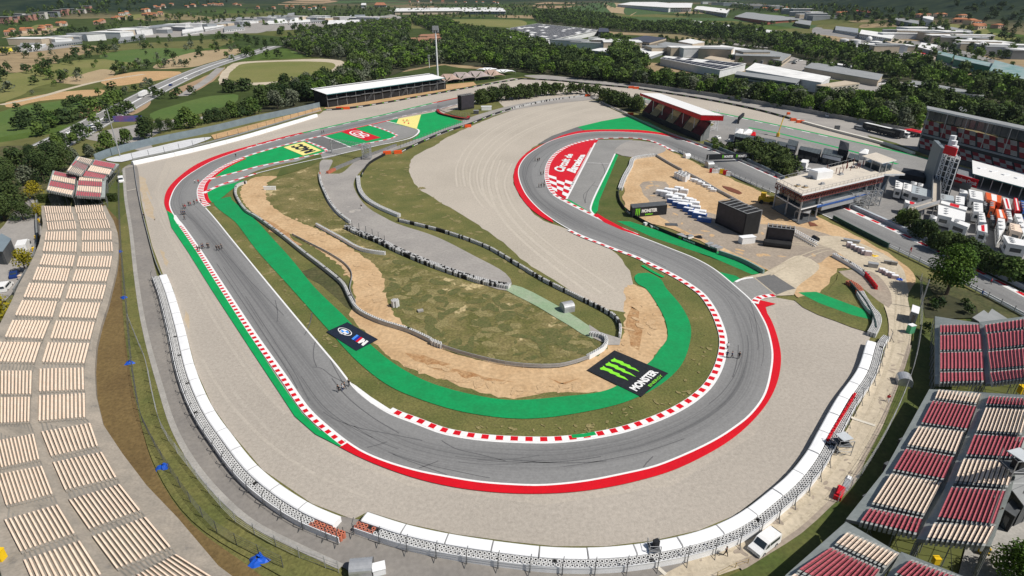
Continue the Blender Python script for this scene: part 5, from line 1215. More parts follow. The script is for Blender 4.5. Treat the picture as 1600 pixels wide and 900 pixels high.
def tower():
    zt=zat(at(1461,296),236);P=[at(1457.5,223.5,zt),at(1469.5,236,zt),at(1503,246,zt),at(1492,230,zt)];b=MB();b.prism([(p.x,p.y)for p in(P[0],P[1],lerp2(P,1,.22)*1,lerp2(P,0,.22))],0,zt+1.2,M('tower_grey',(.2,.23,.25),(.17,.2,.22),.2,.5))
    r=tag(b.build('race_control_tower'),'grey race control tower with a red emblem sign on top beside the pits','tower')
    g=MB();Q=[lerp2(P,0,.22),lerp2(P,1,.22),P[2],P[3]];g.prism([(p.x,p.y)for p in Q],0,zt-1,glass,roofgrey);g.build('glass_block',r)
    f=MB();A,B_=lerp2(P,1,.22),P[2];tt=(B_-A).normalized();out=Vector((tt.y,-tt.x,0));out=out if out.y<0 else-out
    nz_=7;nx=4
    for i in range(nx+1):
        p=A.lerp(B_,i/nx)+out*.6;f.tube((p.x,p.y,0),(p.x,p.y,zt),.16,fence_white,n=4)
    for k in range(nz_+1):
        z=zt*k/nz_;p,q=A+out*.6,B_+out*.6;f.tube((p.x,p.y,z),(q.x,q.y,z),.14,fence_white,n=4)
        if k<nz_:
            for i in range(0,nx,2):
                u,v=A.lerp(B_,i/nx)+out*.6,A.lerp(B_,(i+1)/nx)+out*.6;z2=z+zt/nz_;f.tube((u.x,u.y,z),(v.x,v.y,z2),.1,fence_white,n=3);f.tube((v.x,v.y,z),(u.x,u.y,z2),.1,fence_white,n=3)
    f.build('lattice',r)
    s=MB();p,q=A+out*.9,A.lerp(B_,.72)+out*.9;s.prism([(p.x,p.y),(q.x,q.y),(q.x-out.x*.4,q.y-out.y*.4),(p.x-out.x*.4,p.y-out.y*.4)],zt-.2,zt+2.6,red);sg=s.build('emblem_sign',r)
    e_=MB();fm=lambda u,v:p.lerp(q,u)+out*.05+Vector((0,0,zt-.4+2.9*v));pts=smooth_path([(.2*10,5,0),(.3*10,7.5,0),(4.2,7,0),(4,5,0),(3,4.2,0),(4.5,3.5,0),(6,4.2,0),(7,6,0),(8,5,0),(7.4,3.6,0)],.5)
    A2,B2=offs(pts,.35),offs(pts,-.35)
    for i in range(len(pts)-1):e_.poly([tuple(fm(x.x/10,x.y/10))for x in(A2[i],A2[i+1],B2[i+1],B2[i])],white)
    e_.build('emblem',sg)
    for k in range(3):
        c=MB();o_=lerp2(P,.25+.25*k,.7);c.tube((o_.x,o_.y,zt-1),(o_.x,o_.y,zt+4.5-k),1.0,fence_white,n=10);c.build('roof_tank',r)
    zb=zat(at(1520,290),272);q=[(1519,250),(1520,271),(1660,309),(1660,287)];P=[at(x,y,zb)for x,y in q];b=MB();b.prism([(p.x,p.y)for p in P],zb-.35,zb,M('roof_trim_teal',(.1,.3,.3),(.1,.28,.28),1),white,True)
    r=tag(b.build('pit_building_roof'),'long flat white canopy roof over the pit building','roof')if False else b.build('roof')
    body=MB();base=[lerp2(P,-.02,.1),lerp2(P,.6,.1),lerp2(P,.6,1),lerp2(P,-.02,1)]
    body=MB();body.prism([(p.x,p.y)for p in(lerp2(P,0,.02),lerp2(P,.55,.02),lerp2(P,.55,1),lerp2(P,0,1))],0,zb-4.2,M('pit_grey',(.3,.3,.3),(.25,.25,.25),.4),pad)
    R_=tag(body.build('pit_building'),'pit building under a long white canopy roof at the right edge','building');r.parent=R_;r.location=r.location-R_.location
    for k in range(9):
        c=MB();p=lerp2(P,.98,(k+.3)/9);c.tube((p.x,p.y,0),(p.x,p.y,zb-.3),.18,steel,n=5);c.build('column',R_)
    for k in range(6):
        c=MB();p=lerp2(P,.45,(k+.8)/7);c.box((p.x,p.y,zb),(3,1.2,.3),fence_white,.3);c.build('rooflight',R_)
    tc=(P[2]-P[1]).normalized();s=MB();a=at(1488,275,4);e2=at(1528,287,4);s.prism([(a.x,a.y),(e2.x,e2.y),(e2.x+.2,e2.y+.4),(a.x+.2,a.y+.4)],2.4,5.2,red);sg=tag(s.build('red_banner'),'red banner with white lettering on the terrace below the pit roof','banner')
    tx=MB();puttext(tx,'Barcelona Circuit',lambda u,v:a.lerp(e2,u)+Vector((0,-.12,-4+2.4+2.8*v)),white,.05,.25,.95,.75,Vector((0,0,0)),.03);tx.build('lettering',sg)
    tb=MB();slab(tb,[(1470,268),(1475,258),(1520,270),(1518,290)],3.2,3.2,M('terrace_grey',(.2,.21,.22),(.16,.17,.18),.5));tag(tb.build('pit_terrace'),'low grey terrace block between control tower and pit roof','terrace')
tower()
def bridge():
    zr=zat(at(1219,331),287);Q=[(1213,282.5),(1254,303.5),(1382,273.5),(1335,252)];P=[at(x,y,zr)for x,y in Q]
    brown=M('rust_red_truss',(.2,.05,.04),(.14,.04,.035),1,.7);pale=M('pale_roof_deck',(.6,.54,.45),(.52,.47,.4),.25,.8,c3=(.45,.4,.35),fine=.1,fscale=2)
    b=MB();b.prism([(p.x,p.y)for p in P],zr-.5,zr,fence_white,pale,True);r=tag(b.build('bridge_building'),'elevated building on steel legs spanning the straight with a pale flat roof terrace','bridge building')
    t=MB()
    def edge(u0,v0,u1,v1,z0,z1,step,mat,rad=.12):
        a,c=lerp2(P,u0,v0),lerp2(P,u1,v1);n=max(2,int((c-a).length/step))
        t.tube((a.x,a.y,z0),(c.x,c.y,z0),rad,mat,n=4);t.tube((a.x,a.y,z1),(c.x,c.y,z1),rad,mat,n=4)
        for k in range(n):
            p,q=a.lerp(c,k/n),a.lerp(c,(k+1)/n);t.tube((p.x,p.y,z0),(q.x,q.y,z1),rad*.8,mat,n=3);t.tube((q.x,q.y,z0),(q.x,q.y,z1),rad*.8,mat,n=3)
    for u0,v0,u1,v1 in((0,0,1,0),(1,0,1,1),(1,1,0,1),(0,1,0,0)):edge(u0,v0,u1,v1,zr-2.3,zr-.8,1.4,brown)
    t.build('truss',r)
    f=MB();f.prism([(p.x,p.y)for p in(lerp2(P,-.03,.02),lerp2(P,1.0,.02),lerp2(P,1.0,.42),lerp2(P,-.03,.42))],zr-5.2,zr-4.8,fence_white,dgrey,True);f.prism([(p.x,p.y)for p in(lerp2(P,.05,.05),lerp2(P,.95,.05),lerp2(P,.95,.9),lerp2(P,.05,.9))],zr-4.8,zr-2.4,glass)
    f.build('upper_floor',r)
    g=MB();g.prism([(p.x,p.y)for p in(lerp2(P,.82,.26),lerp2(P,1.02,.26),lerp2(P,1.02,.85),lerp2(P,.82,.85))],zr-7.0,zr-4.6,steel);g.prism([(p.x,p.y)for p in(lerp2(P,.81,.2),lerp2(P,1.03,.2),lerp2(P,1.03,.85),lerp2(P,.81,.85))],zr-5.6,zr-5.0,M('blue_beam',(.03,.1,.32),(.03,.08,.26),1));g.build('enclosed_walkway',r)
    d=MB();d.prism([(p.x,p.y)for p in(lerp2(P,0,.0),lerp2(P,1.1,.0),lerp2(P,1.1,.22),lerp2(P,0,.22))],zr-9.4,zr-9.0,dgrey,None,True);d.build('lower_deck',r)
    for u,v in((.02,.02),(.5,.02),(.98,.02),(.02,.2),(.98,.22),(.98,.8),(.5,.98),(.98,.98),(.02,.98),(.02,.55)):
        c=MB();p=lerp2(P,u,v);c.tube((p.x,p.y,0),(p.x,p.y,zr-2.3),.28,steel,n=6);c.build('column',r)
    for(u,v)in((.92,.86),(.92,.72),(.5,.9)):
        c=MB();p=lerp2(P,u,v);s_=3.2;H2=zr-4
        for dx,dy in((-s_,-s_),(s_,-s_),(s_,s_),(-s_,s_)):c.tube((p.x+dx,p.y+dy,0),(p.x+dx,p.y+dy,H2),.2,steel,n=5)
        for k in range(3):
            z,z2=H2*k/3,H2*(k+1)/3
            for(a,e_)in(((-s_,-s_),(s_,-s_)),((s_,-s_),(s_,s_)),((-s_,-s_),(-s_,s_))):
                c.tube((p.x+a[0],p.y+a[1],z),(p.x+e_[0],p.y+e_[1],z2),.12,steel,n=4);c.tube((p.x+e_[0],p.y+e_[1],z),(p.x+a[0],p.y+a[1],z2),.12,steel,n=4);c.tube((p.x+a[0],p.y+a[1],z2),(p.x+e_[0],p.y+e_[1],z2),.12,steel,n=4)
        c.build('lattice_leg',r)
    def rbox(u,v,size,z,mat,nm,rz=.25):
        c=MB();p=lerp2(P,u,v);c.box((p.x,p.y,zr+z),size,mat,rz);return c.build(nm,r)
    m=MB()
    for(u0,v0,u1,v1)in((0,0,1,0),(1,0,1,1),(0,1,0,0)):
        a,c=lerp2(P,u0,v0),lerp2(P,u1,v1);n=int((c-a).length/2)
        for k in range(n+1):
            p=a.lerp(c,k/n);m.tube((p.x,p.y,zr),(p.x,p.y,zr+1.1),.05,steel,n=3)
        m.tube((a.x,a.y,zr+1.1),(c.x,c.y,zr+1.1),.05,steel,n=3)
    m.build('roof_railing',r)
    m=MB()
    for k in range(26):
        u,v=random.uniform(.1,.45),random.uniform(.45,.95);p=lerp2(P,u,v);m.tube((p.x,p.y,zr),(p.x,p.y,zr+random.uniform(1,2.4)),.1,brown,n=4)
    m.build('scaffold_poles',r)
    def on(name,label,cat,u,v,fn):
        c=MB();p=lerp2(P,u,v);fn(c,p);return tag(c.build(name),label,cat)
    on('party_tent','white box tent standing on the bridge building roof','tent',.38,.4,lambda c,p:(c.box((p.x,p.y,zr),(6.5,4,2.4),fence_white,.35),c.box((p.x,p.y,zr+2.4),(6,3.4,.25),fence_white,.35)))
    for k,(u,v)in enumerate(((.3,.3),(.7,.12),(.55,.08),(.75,.3),(.5,.62),(.3,.85))):
        on('roof_pallet',['small dark pallet behind the white box tent','tan pallet near the front roof corner','tan pallet at the left roof edge','grey pallet beside the roof front rail','grey pallet in the middle of the roof terrace','dark pallet among the rusty roof poles'][k],'pallet',u,v,lambda c,p:(c.box((p.x,p.y,zr),(1.8,1.2,.3),[dgrey,f_tan,f_tan,steel,steel,dgrey][k],.5),c.box((p.x+.2,p.y,zr+.3),(.9,.7,.4),steel,.2)))
    zc=zr+3.2;cb=MB();PC=[at(x,y,zc)for x,y in((1347,243.5),(1378,255),(1401,250),(1369,238))];cb.prism([(p.x,p.y)for p in PC],zc-.25,zc,fence_white,pale,True);rr=tag(cb.build('roof_canopy'),'pale flat canopy on posts at the far end of the bridge building','canopy')
    for u,v in((.08,.08),(.92,.08),(.92,.92),(.08,.92),(.5,.08),(.92,.5)):
        c=MB();p=lerp2(PC,u,v);c.tube((p.x,p.y,0),(p.x,p.y,zc-.25),.18,steel,n=5);c.build('post',rr)
    c=MB();c.prism([(p.x,p.y)for p in(lerp2(PC,-.1,.1),lerp2(PC,1,.1),lerp2(PC,1.4,1.2),lerp2(PC,.1,1.2))],zr-1.2,zr-.6,fence_white,pale,True);c.prism([(p.x,p.y)for p in(lerp2(PC,.1,.2),lerp2(PC,.9,.2),lerp2(PC,.9,.9),lerp2(PC,.1,.9))],zr-.6,zr+1.4,glass);c.prism([(p.x,p.y)for p in(lerp2(PC,.1,.2),lerp2(PC,.9,.2),lerp2(PC,.9,.9),lerp2(PC,.1,.9))],0,zr-1.2,M('dark_blue_grey',(.05,.07,.1),(.07,.09,.12),.5));c.build('lounge',rr)
    e_=MB();s1,s2=at(1252,347),at(1281,352)
    e_.prism([(p.x,p.y)for p in(at(1240,343),at(1262,347),at(1265,340),at(1246,336))],2.6,2.8,steel,None,True)
    for x,y in((1240,343),(1262,347),(1265,340),(1246,336)):p=at(x,y);e_.tube((p.x,p.y,0),(p.x,p.y,2.6),.1,steel,n=4)
    tag(e_.build('steel_platform'),'small steel platform on legs at the near foot of the bridge building','platform')
bridge()
def gantry():
    a,c=at(1104,255),at(1174,252);za=zat(a,241.5);zb=zat(a,249.5);t=(c-a).normalized();n=Vector((-t.y,t.x,0));b=MB()
    b.prism([tuple(p)[:2]for p in(a-n*.5,c-n*.5,c+n*.5,a+n*.5)],zb,za,blackp,None,True);r=tag(b.build('gantry'),'black sponsor gantry beam spanning the straight behind the dirt works','gantry')
    for p in(a,c):
        for s in(-.8,.8):
            l=MB();l.tube(tuple(p+n*s),(p.x+n.x*s,p.y+n.y*s,za),.16,steel,n=5);l.build('leg',r)
    tx=MB();cl=MB();fm=lambda u,v:a.lerp(c,u)-n*.52+Vector((0,0,zb+(za-zb)*v))
    if n.y<0:fm=lambda u,v:a.lerp(c,u)+n*.52+Vector((0,0,zb+(za-zb)*v))
    for u in(.36,.67):puttext(tx,'MONSTER',fm,white,u,.28,u+.2,.76,Vector((0,0,0)),.05);claw(cl,lambda x,y:fm(x,1-y),u-.05,.15,u-.01,.9,lgreen,Vector((0,0,0)))
    tx.build('lettering',r);cl.build('claw_emblem',r)
    a,c=at(1153,194),at(1160,187.5);za=zat(a,182.5);b=MB();zb=zat(a,188)
    b.prism([(a.x-.6,a.y),(c.x-.6,c.y),(c.x+.6,c.y),(a.x+.6,a.y)],zb,za,blackp,None,True);b.box((a.x,a.y,0),(.8,.8,zb),blackp);tag(b.build('sign_gantry'),'tall narrow black sign frame beside the far straight','sign')
    p=at(574,249);zt=zat(p,226);b=MB();s=1.6
    for dx,dy in((-s,-s),(s,-s),(s,s),(-s,s)):b.tube((p.x+dx,p.y+dy,0),(p.x+dx,p.y+dy,zt),.14,steel,n=4)
    for k in range(6):
        z,z2=zt*k/6,zt*(k+1)/6
        for a_,e_ in(((-s,-s),(s,-s)),((s,-s),(s,s)),((s,s),(-s,s)),((-s,s),(-s,-s))):b.tube((p.x+a_[0],p.y+a_[1],z),(p.x+e_[0],p.y+e_[1],z2),.09,steel,n=3);b.tube((p.x+a_[0],p.y+a_[1],z2),(p.x+e_[0],p.y+e_[1],z2),.09,steel,n=3)
    q=at(516,217,zt);r=tag(b.build('lattice_gantry'),'grey steel lattice tower with a long truss boom over the twin loops','gantry');m=MB();a=Vector((p.x,p.y,zt));t=(q-a);L=t.length;nn=16;sd=Vector((-t.y,t.x,0)).normalized()
    for o1,z1_ in((-.9,0),(.9,0),(-.9,-1.4),(.9,-1.4)):m.tube(tuple(a+sd*o1+Vector((0,0,z1_))),tuple(q+sd*o1+Vector((0,0,z1_))),.11,steel,n=4)
    for k in range(nn):
        u,v=a.lerp(q,k/nn),a.lerp(q,(k+1)/nn)
        for o1 in(-.9,.9):m.tube(tuple(u+sd*o1),tuple(v+sd*o1+Vector((0,0,-1.4))),.07,steel,n=3)
        m.tube(tuple(u+sd*.9),tuple(v-sd*.9),.07,steel,n=3)
    m.build('boom',r)
    l=MB();l.tube((q.x,q.y,0),(q.x,q.y,zt),.3,steel,n=6);l.build('far_leg',r)
gantry()
def screen(bl,br,ytop,depth,label,base=0.0,back='truss',scr=None):
    a,c=at(*bl),at(*br);zt=zat(a,ytop);t=(c-a).normalized();n=Vector((-t.y,t.x,0));n=n if n.y>0 else-n;b=MB()
    b.prism([tuple(p)[:2]for p in(a,c,c+n*depth,a+n*depth)],0,zt,black,None);r=tag(b.build('video_screen'),label,'screen')
    f=MB();o=-n*.06;f.poly([tuple(a.lerp(c,.03)+o+Vector((0,0,zt*.12))),tuple(a.lerp(c,.97)+o+Vector((0,0,zt*.12))),tuple(a.lerp(c,.97)+o+Vector((0,0,zt*.97))),tuple(a.lerp(c,.03)+o+Vector((0,0,zt*.97)))],scr or M('screen_face',(.03,.028,.035),(.045,.04,.05),.8,.4));f.build('display_face',r)
    m=MB()
    for k in range(7):
        p=a.lerp(c,k/6)+n*depth;m.tube((p.x,p.y,0),(p.x,p.y,zt+.4),.12,steel,n=4);q=a.lerp(c,k/6);m.tube((q.x,q.y,zt+.1),(p.x,p.y,zt+.5),.1,steel,n=4)
        if k<6:q2=a.lerp(c,(k+1)/6)+n*depth;m.tube((p.x,p.y,zt+.3),(q2.x,q2.y,zt+.3),.1,steel,n=4)
    m.tube(tuple(a+Vector((0,0,zt+.1))),tuple(c+Vector((0,0,zt+.1))),.12,steel,n=4);m.build('frame',r);return r
screen((1117,349),(1161,370),315,5.5,'largest black video screen in the dirt works area');screen((1195,382),(1236,387),355,2.2,'smaller black video screen with an inflatable base on the grey yard')
a,c=at(1192,384),at(1235,389);b=MB();b.tube((a.x,a.y,1.0),(c.x,c.y,1.0),1.1,black,n=10);tag(b.build('inflatable_base'),'fat black inflatable tube lying in front of the smaller video screen','inflatable')
screen((721,173),(741,169.5),150,3.0,'black video screen beside the umbrella pines at the top straight')
def shed(quad,z,label,wall_,roof_,name='shed',door=True,cat=None,over=.3):
    P=[at(x,y,z)for x,y in quad];b=MB();b.prism([(p.x,p.y)for p in P],0,z,wall_);r=tag(b.build(name),label,cat or name.replace('_',' '))
    c=sum(P,Vector())/4;f=MB();f.prism([(p.x+(p.x-c.x)*.06,p.y+(p.y-c.y)*.06)for p in P],z,z+.15,roof_);f.build('roof',r)
    if door:
        d=MB();A,B_=sorted(P,key=lambda p:p.y)[:2];o=Vector((0,-.05,0));L=[A.lerp(B_,.3)+o,A.lerp(B_,.7)+o];d.poly([(L[0].x,L[0].y,.1),(L[1].x,L[1].y,.1),(L[1].x,L[1].y,z*.8),(L[0].x,L[0].y,z*.8)],glass);d.build('opening',r)
    return r
shed([(-12,392),(4,393),(17,374),(2,366)],4,'blue grey roofed shed at the left edge of the car park',dgrey,bluegrey)
shed([(1424,487),(1435,491),(1437,481),(1426,477)],2.8,'small hut with pale blue roof beside the right dirt road',M('hut_grey',(.25,.26,.27),(.2,.21,.22),1),fence_white,'hut')
shed([(1520,497),(1538,508),(1555,500),(1537,486)],3.5,'left of the two flat grey metal roofed sheds behind the red grandstand',dgrey,roofgrey);shed([(1539,498),(1560,508),(1575,500),(1550,484)],3.3,'right of the two flat grey metal roofed sheds behind the red grandstand',dgrey,roofgrey)
shed([(1568,748),(1600,790),(1640,770),(1610,730)],4,'long grey roofed shed behind the right grandstand',dgrey,roofgrey);shed([(1567,795),(1586,808),(1599,790),(1580,782)],3,'dark open kiosk with a red corner sign by the right grandstand',blackp,dgrey,'kiosk')
a,c=at(987,341),at(1041,336);zt=zat(a,325);n=Vector((0,1,0));b=MB();b.prism([tuple(p)[:2]for p in(a,c,c+n*4,a+n*4)],0,zt,blackp,dgrey);r=tag(b.build('sponsor_container'),'black container wall with lime claw emblem and white lettering in the dirt works','container')
fm=lambda u,v:a.lerp(c,u)+Vector((0,-.08,zt*v));b=MB();puttext(b,'MONSTER',fm,white,.27,.45,.72,.8,Vector((0,0,0)),.05);puttext(b,'ENERGY',fm,lgreen,.38,.18,.6,.34,Vector((0,0,0)),.03);b.build('lettering',r)
b=MB();claw(b,lambda x,y:fm(x,1-y),.09,.1,.23,.9,lgreen,Vector((0,0,0)));b.build('claw_emblem',r)
def mast(px,ytop,label,r0=.35,head=True,name='floodlight_mast',cat='mast',mat=None):
    p=at(*px);z=zat(p,ytop);b=MB();b.tube((p.x,p.y,0),(p.x,p.y,z),r0,mat or fence_white,r0*.7,n=8);r=tag(b.build(name),label,cat)
    if head:
        h=MB();h.box((p.x,p.y,z-.5),(r0*6,r0*3,r0*4),steel);h.box((p.x-r0*2.4,p.y,z-2.2),(r0*2,r0*2,r0*4),steel);h.box((p.x+r0*2.4,p.y,z-2.2),(r0*2,r0*2,r0*4),steel);h.build('head',r)
mast((684,119),46,'tall white telecom mast behind the white roofed grandstand',.8);mast((671,106),87,'small lamp mast among the trees left of the tall white mast',.3)
mast((1527,404),366,'grey lamp post among the trees beside the paddock',.15);mast((1437,483),437,'wooden utility pole beside the right dirt road',.16,False,'utility_pole','pole',steel)
mast((188,245),170,'tall slim grey pole by the upper left bend',.25,False,'utility_pole','pole',steel)
for x,y,yt,l in((110,26,12,'x'),):pass
tentm=M('taupe_canvas',(.38,.32,.3),(.3,.26,.25),.3,.8);
for k,(x,y,w_,l,mt)in enumerate(((700,129,24,'leftmost taupe stretch tent at the end of the white roofed grandstand',M('tan_canvas',(.42,.3,.24),(.35,.26,.22),.3)),(720,126,28,'second taupe stretch tent from the left beside the white roofed grandstand',tentm),(744,124,30,'widest grey taupe stretch tent right of the white roofed grandstand',tentm),(767,122,24,'rightmost tan stretch tent beside the white roofed grandstand',M('tan_canvas')),(762,113,20,'small white pavilion with red trim behind the stretch tents',fence_white),(786,116,22,'low white tent on the right of the stretch tents',fence_white))):
    p=at(x,y);b=MB();h=6.5 if k<4 else 4;n=12;ring=[]
    rr=[(w_*.5*(1 if i%3==0 else.82)*math.cos(2*math.pi*i/n),w_*.33*(1 if i%3==0 else.82)*math.sin(2*math.pi*i/n),2.0 if i%3==0 else 3.0)for i in range(n)]
    pk=[(-w_*.15,0,h),(w_*.15,0,h)]
    for i in range(n):
        a,c=rr[i],rr[(i+1)%n];k0=pk[0]if a[0]+c[0]<0 else pk[1]
        md=lambda q:((q[0]+k0[0])*.5,(q[1]+k0[1])*.5,q[2]*.7+k0[2]*.3)
        for A,B_,C_,D_ in((a,c,md(c),md(a)),(md(a),md(c),k0,k0)):b.poly([(p.x+q[0],p.y+q[1],q[2])for q in((A,B_,C_,D_)if D_!=C_ else(A,B_,C_))],mt)
        if i%3==0:b.tube((p.x+a[0],p.y+a[1],0),(p.x+a[0],p.y+a[1],a[2]),.12,steel,n=4)
    b.poly([(p.x+pk[0][0],p.y,h),(p.x+rr[3][0],p.y+rr[3][1],2.6),(p.x+pk[1][0],p.y,h)],mt);b.poly([(p.x+pk[0][0],p.y,h),(p.x+pk[1][0],p.y,h),(p.x+rr[9][0],p.y+rr[9][1],2.6)],mt)
    tag(b.build('stretch_tent'),l,'tent')
# ---------------------------------------------------------------- vehicles
def profile(b,pts,wd,mat,T):
    """extrude a side outline (x forward, z up) across the width"""
    n=len(pts);k=len(b.v);q=b.mi(mat)
    for s in(-1,1):b.v+=[T(x,s*wd/2*(1 if z<1.0 else.93),z)for x,z in pts]
    for i in range(n):
        j=(i+1)%n;b.f.append((k+i,k+j,k+n+j,k+n+i));b.m.append(q)
    b.f.append(tuple(range(k,k+n))[::-1]);b.m.append(q);b.f.append(tuple(range(k+n,k+2*n)));b.m.append(q)
def vehicle(px,ang,kind,label,col=None,L=None,name=None,cat=None,group=None,z=0,parts=True,col2=None):
    p=px if isinstance(px,Vector)else at(*px);ca,sa=math.cos(ang),math.sin(ang);T=lambda x,y,zz:(p.x+x*ca-y*sa,p.y+x*sa+y*ca,p.z+zz)
    col=col or white;r=thing(name or{'van':'van','car':'car','truck':'truck','trailer':'race_truck','bus':'coach','pickup':'pickup'}[kind],tuple(p),label,cat or{'trailer':'truck','bus':'coach'}.get(kind,kind),group)
    if kind=='van':L=L or 5.0;W_,Hh=1.85,1.85;o=[(-L/2,.35),(L/2,.35),(L/2,.85),(L/2-.85,1.12),(L/2-1.5,1.75),(L/2-2.0,Hh),(-L/2+.15,Hh),(-L/2,1.7)]
    elif kind in('car','pickup'):L=L or 4.3;W_,Hh=1.8,1.45;o=[(-L/2,.3),(L/2,.3),(L/2,.75),(L/2-1.0,.95),(L/2-1.7,1.42),(-L/2+1.0,Hh),(-L/2+.15,.95),(-L/2,.8)]
    elif kind=='bus':L=L or 13;W_,Hh=2.55,3.6;o=[(-L/2,.35),(L/2,.35),(L/2,2.6),(L/2-.4,Hh),(-L/2+.1,Hh),(-L/2,3.3)]
    elif kind=='truck':L=L or 8;W_,Hh=2.5,3.5;o=[(-L/2,.9),(L/2-2.2,.9),(L/2-2.2,Hh),(-L/2,Hh)]
    else:L=L or 14;W_,Hh=2.6,4.0;o=[(-L/2,.9),(L/2,.9),(L/2,Hh),(-L/2,Hh)]
    b=MB();profile(b,o,W_,col,T);b.build('body',r)
    if kind=='truck':
        b=MB();profile(b,[(L/2-2.1,.4),(L/2,.4),(L/2,1.5),(L/2-.25,2.7),(L/2-2.1,2.8)],W_*.97,col2 or col,T);b.build('cab',r);x0,x1,za,zb=L/2-.12,L/2-.4,1.6,2.5
    g=MB();q=W_/2*.94
    def win(x0,x1,z0,z1,x2=None,x3=None):
        for s in(-1,1):
            P=[T(x0,s*(W_/2*.965+.02),z0),T(x1,s*(W_/2*.965+.02),z0),T(x3 if x3 is not None else x1,s*(W_/2*.945+.02),z1),T(x2 if x2 is not None else x0,s*(W_/2*.945+.02),z1)]
            g.poly(P if s<0 else P[::-1],glass)
    if kind=='van':
        win(L/2-1.9,L/2-1.1,1.1,1.65,L/2-1.9,L/2-1.5);win(-L/2+.4,L/2-2.1,1.15,1.65)
        g.poly([T(L/2-.88,-.76,1.16),T(L/2-.88,.76,1.16),T(L/2-1.5,.7,1.78),T(L/2-1.5,-.7,1.78)],glass);g.poly([T(-L/2-.02,-.7,1.2),T(-L/2-.02,-.7,1.8),T(-L/2-.02,.7,1.8),T(-L/2-.02,.7,1.2)],glass)
    elif kind in('car','pickup'):
        win(-L/2+.9,L/2-1.35,.95,1.35,-L/2+1.1,L/2-1.75);g.poly([T(L/2-1.0,-.7,.99),T(L/2-1.0,.7,.99),T(L/2-1.68,.65,1.43),T(L/2-1.68,-.65,1.43)],glass);g.poly([T(-L/2+.3,-.7,1.02),T(-L/2+.95,-.65,1.46),T(-L/2+.95,.65,1.46),T(-L/2+.3,.7,1.02)],glass)
    elif kind=='bus':win(-L/2+.4,L/2-.5,1.8,2.9);g.poly([T(L/2+.02,-1.1,1.4),T(L/2+.02,1.1,1.4),T(L/2-.25,1.1,3.0),T(L/2-.25,-1.1,3.0)],glass)
    elif kind=='truck':g.poly([T(L/2+.01,-1.1,1.6),T(L/2+.01,1.1,1.6),T(L/2-.18,1.1,2.55),T(L/2-.18,-1.1,2.55)],glass);win(L/2-1.4,L/2-.3,1.6,2.4)
    else:
        win(-L/2+2,L/2-3,2.4,3.1);
        if col2:h=MB();h.poly([T(-L/2+.3,-1.1,Hh+.02),T(L/2*.1,-1.1,Hh+.02),T(L/2*.1,1.1,Hh+.02),T(-L/2+.3,1.1,Hh+.02)],col2);h.build('roof_panel',r)
    g.build('windows',r)
    xs=[L/2-.95,-L/2+.95]if L<9 else[L/2-1.5,-L/2+1.6,-L/2+3.0];rw=.34 if L<6 else.5
    for x in xs:
        for s in(-1,1):
            wh=MB();wh.tube(T(x,s*(W_/2-.22),rw),T(x,s*(W_/2+.02),rw),rw,rubber,n=10);wh.tube(T(x,s*(W_/2),rw),T(x,s*(W_/2+.04),rw),rw*.55,steel,n=8);wh.build('wheel',r)
    if kind in('van','car'):
        for s in(-1,1):h=MB();h.tube(T(L/2-.02,s*.65,.7),T(L/2+.03,s*.65,.7),.12,glass if kind=='x' else steel,n=8);h.build('headlight',r)
    return r
def dirang(a,b):p,q=at(*a),at(*b);return math.atan2(q.y-p.y,q.x-p.x)
vehicle((1193,855),dirang((1213,838),(1174,868)),'van','white van parked on the dirt road below the lower right stand',L=4.5)
vehicle((24,432),dirang((24,440),(30,420)),'car','dark blue car in the car park behind the left stand',M('navy_car_paint',(.01,.03,.15),(.01,.03,.13),1,.3));vehicle((10,452),dirang((5,460),(18,445)),'van','white van in the car park at the left edge');vehicle((41,395),dirang((37,405),(46,384)),'truck','white truck in the car park behind the grey wall',L=7)
vehicle((190,284),dirang((188,275),(192,292)),'van','white van with red panel by the small upper left stand',col2=red)
vehicle((1253,174),dirang((1237,170),(1270,178)),'bus','black coach parked on the road behind the upper right gravel',blackp);vehicle((1293,182),dirang((1290,185),(1297,179)),'van','small white van right of the black coach')
d0=dirang((1357,204),(1400,214))
vehicle((1368,208),d0,'trailer','left black race trailer with white roof beside the main straight',blackp,col2=white,L=15);vehicle((1388,213),d0,'trailer','right black race trailer with white roof beside the main straight',blackp,col2=white,L=14);vehicle((1344,203),d0,'van','silver van left of the two black race trailers',steel,L=7);vehicle((1404,214),d0+.3,'truck','white box truck right of the two black race trailers',L=9)
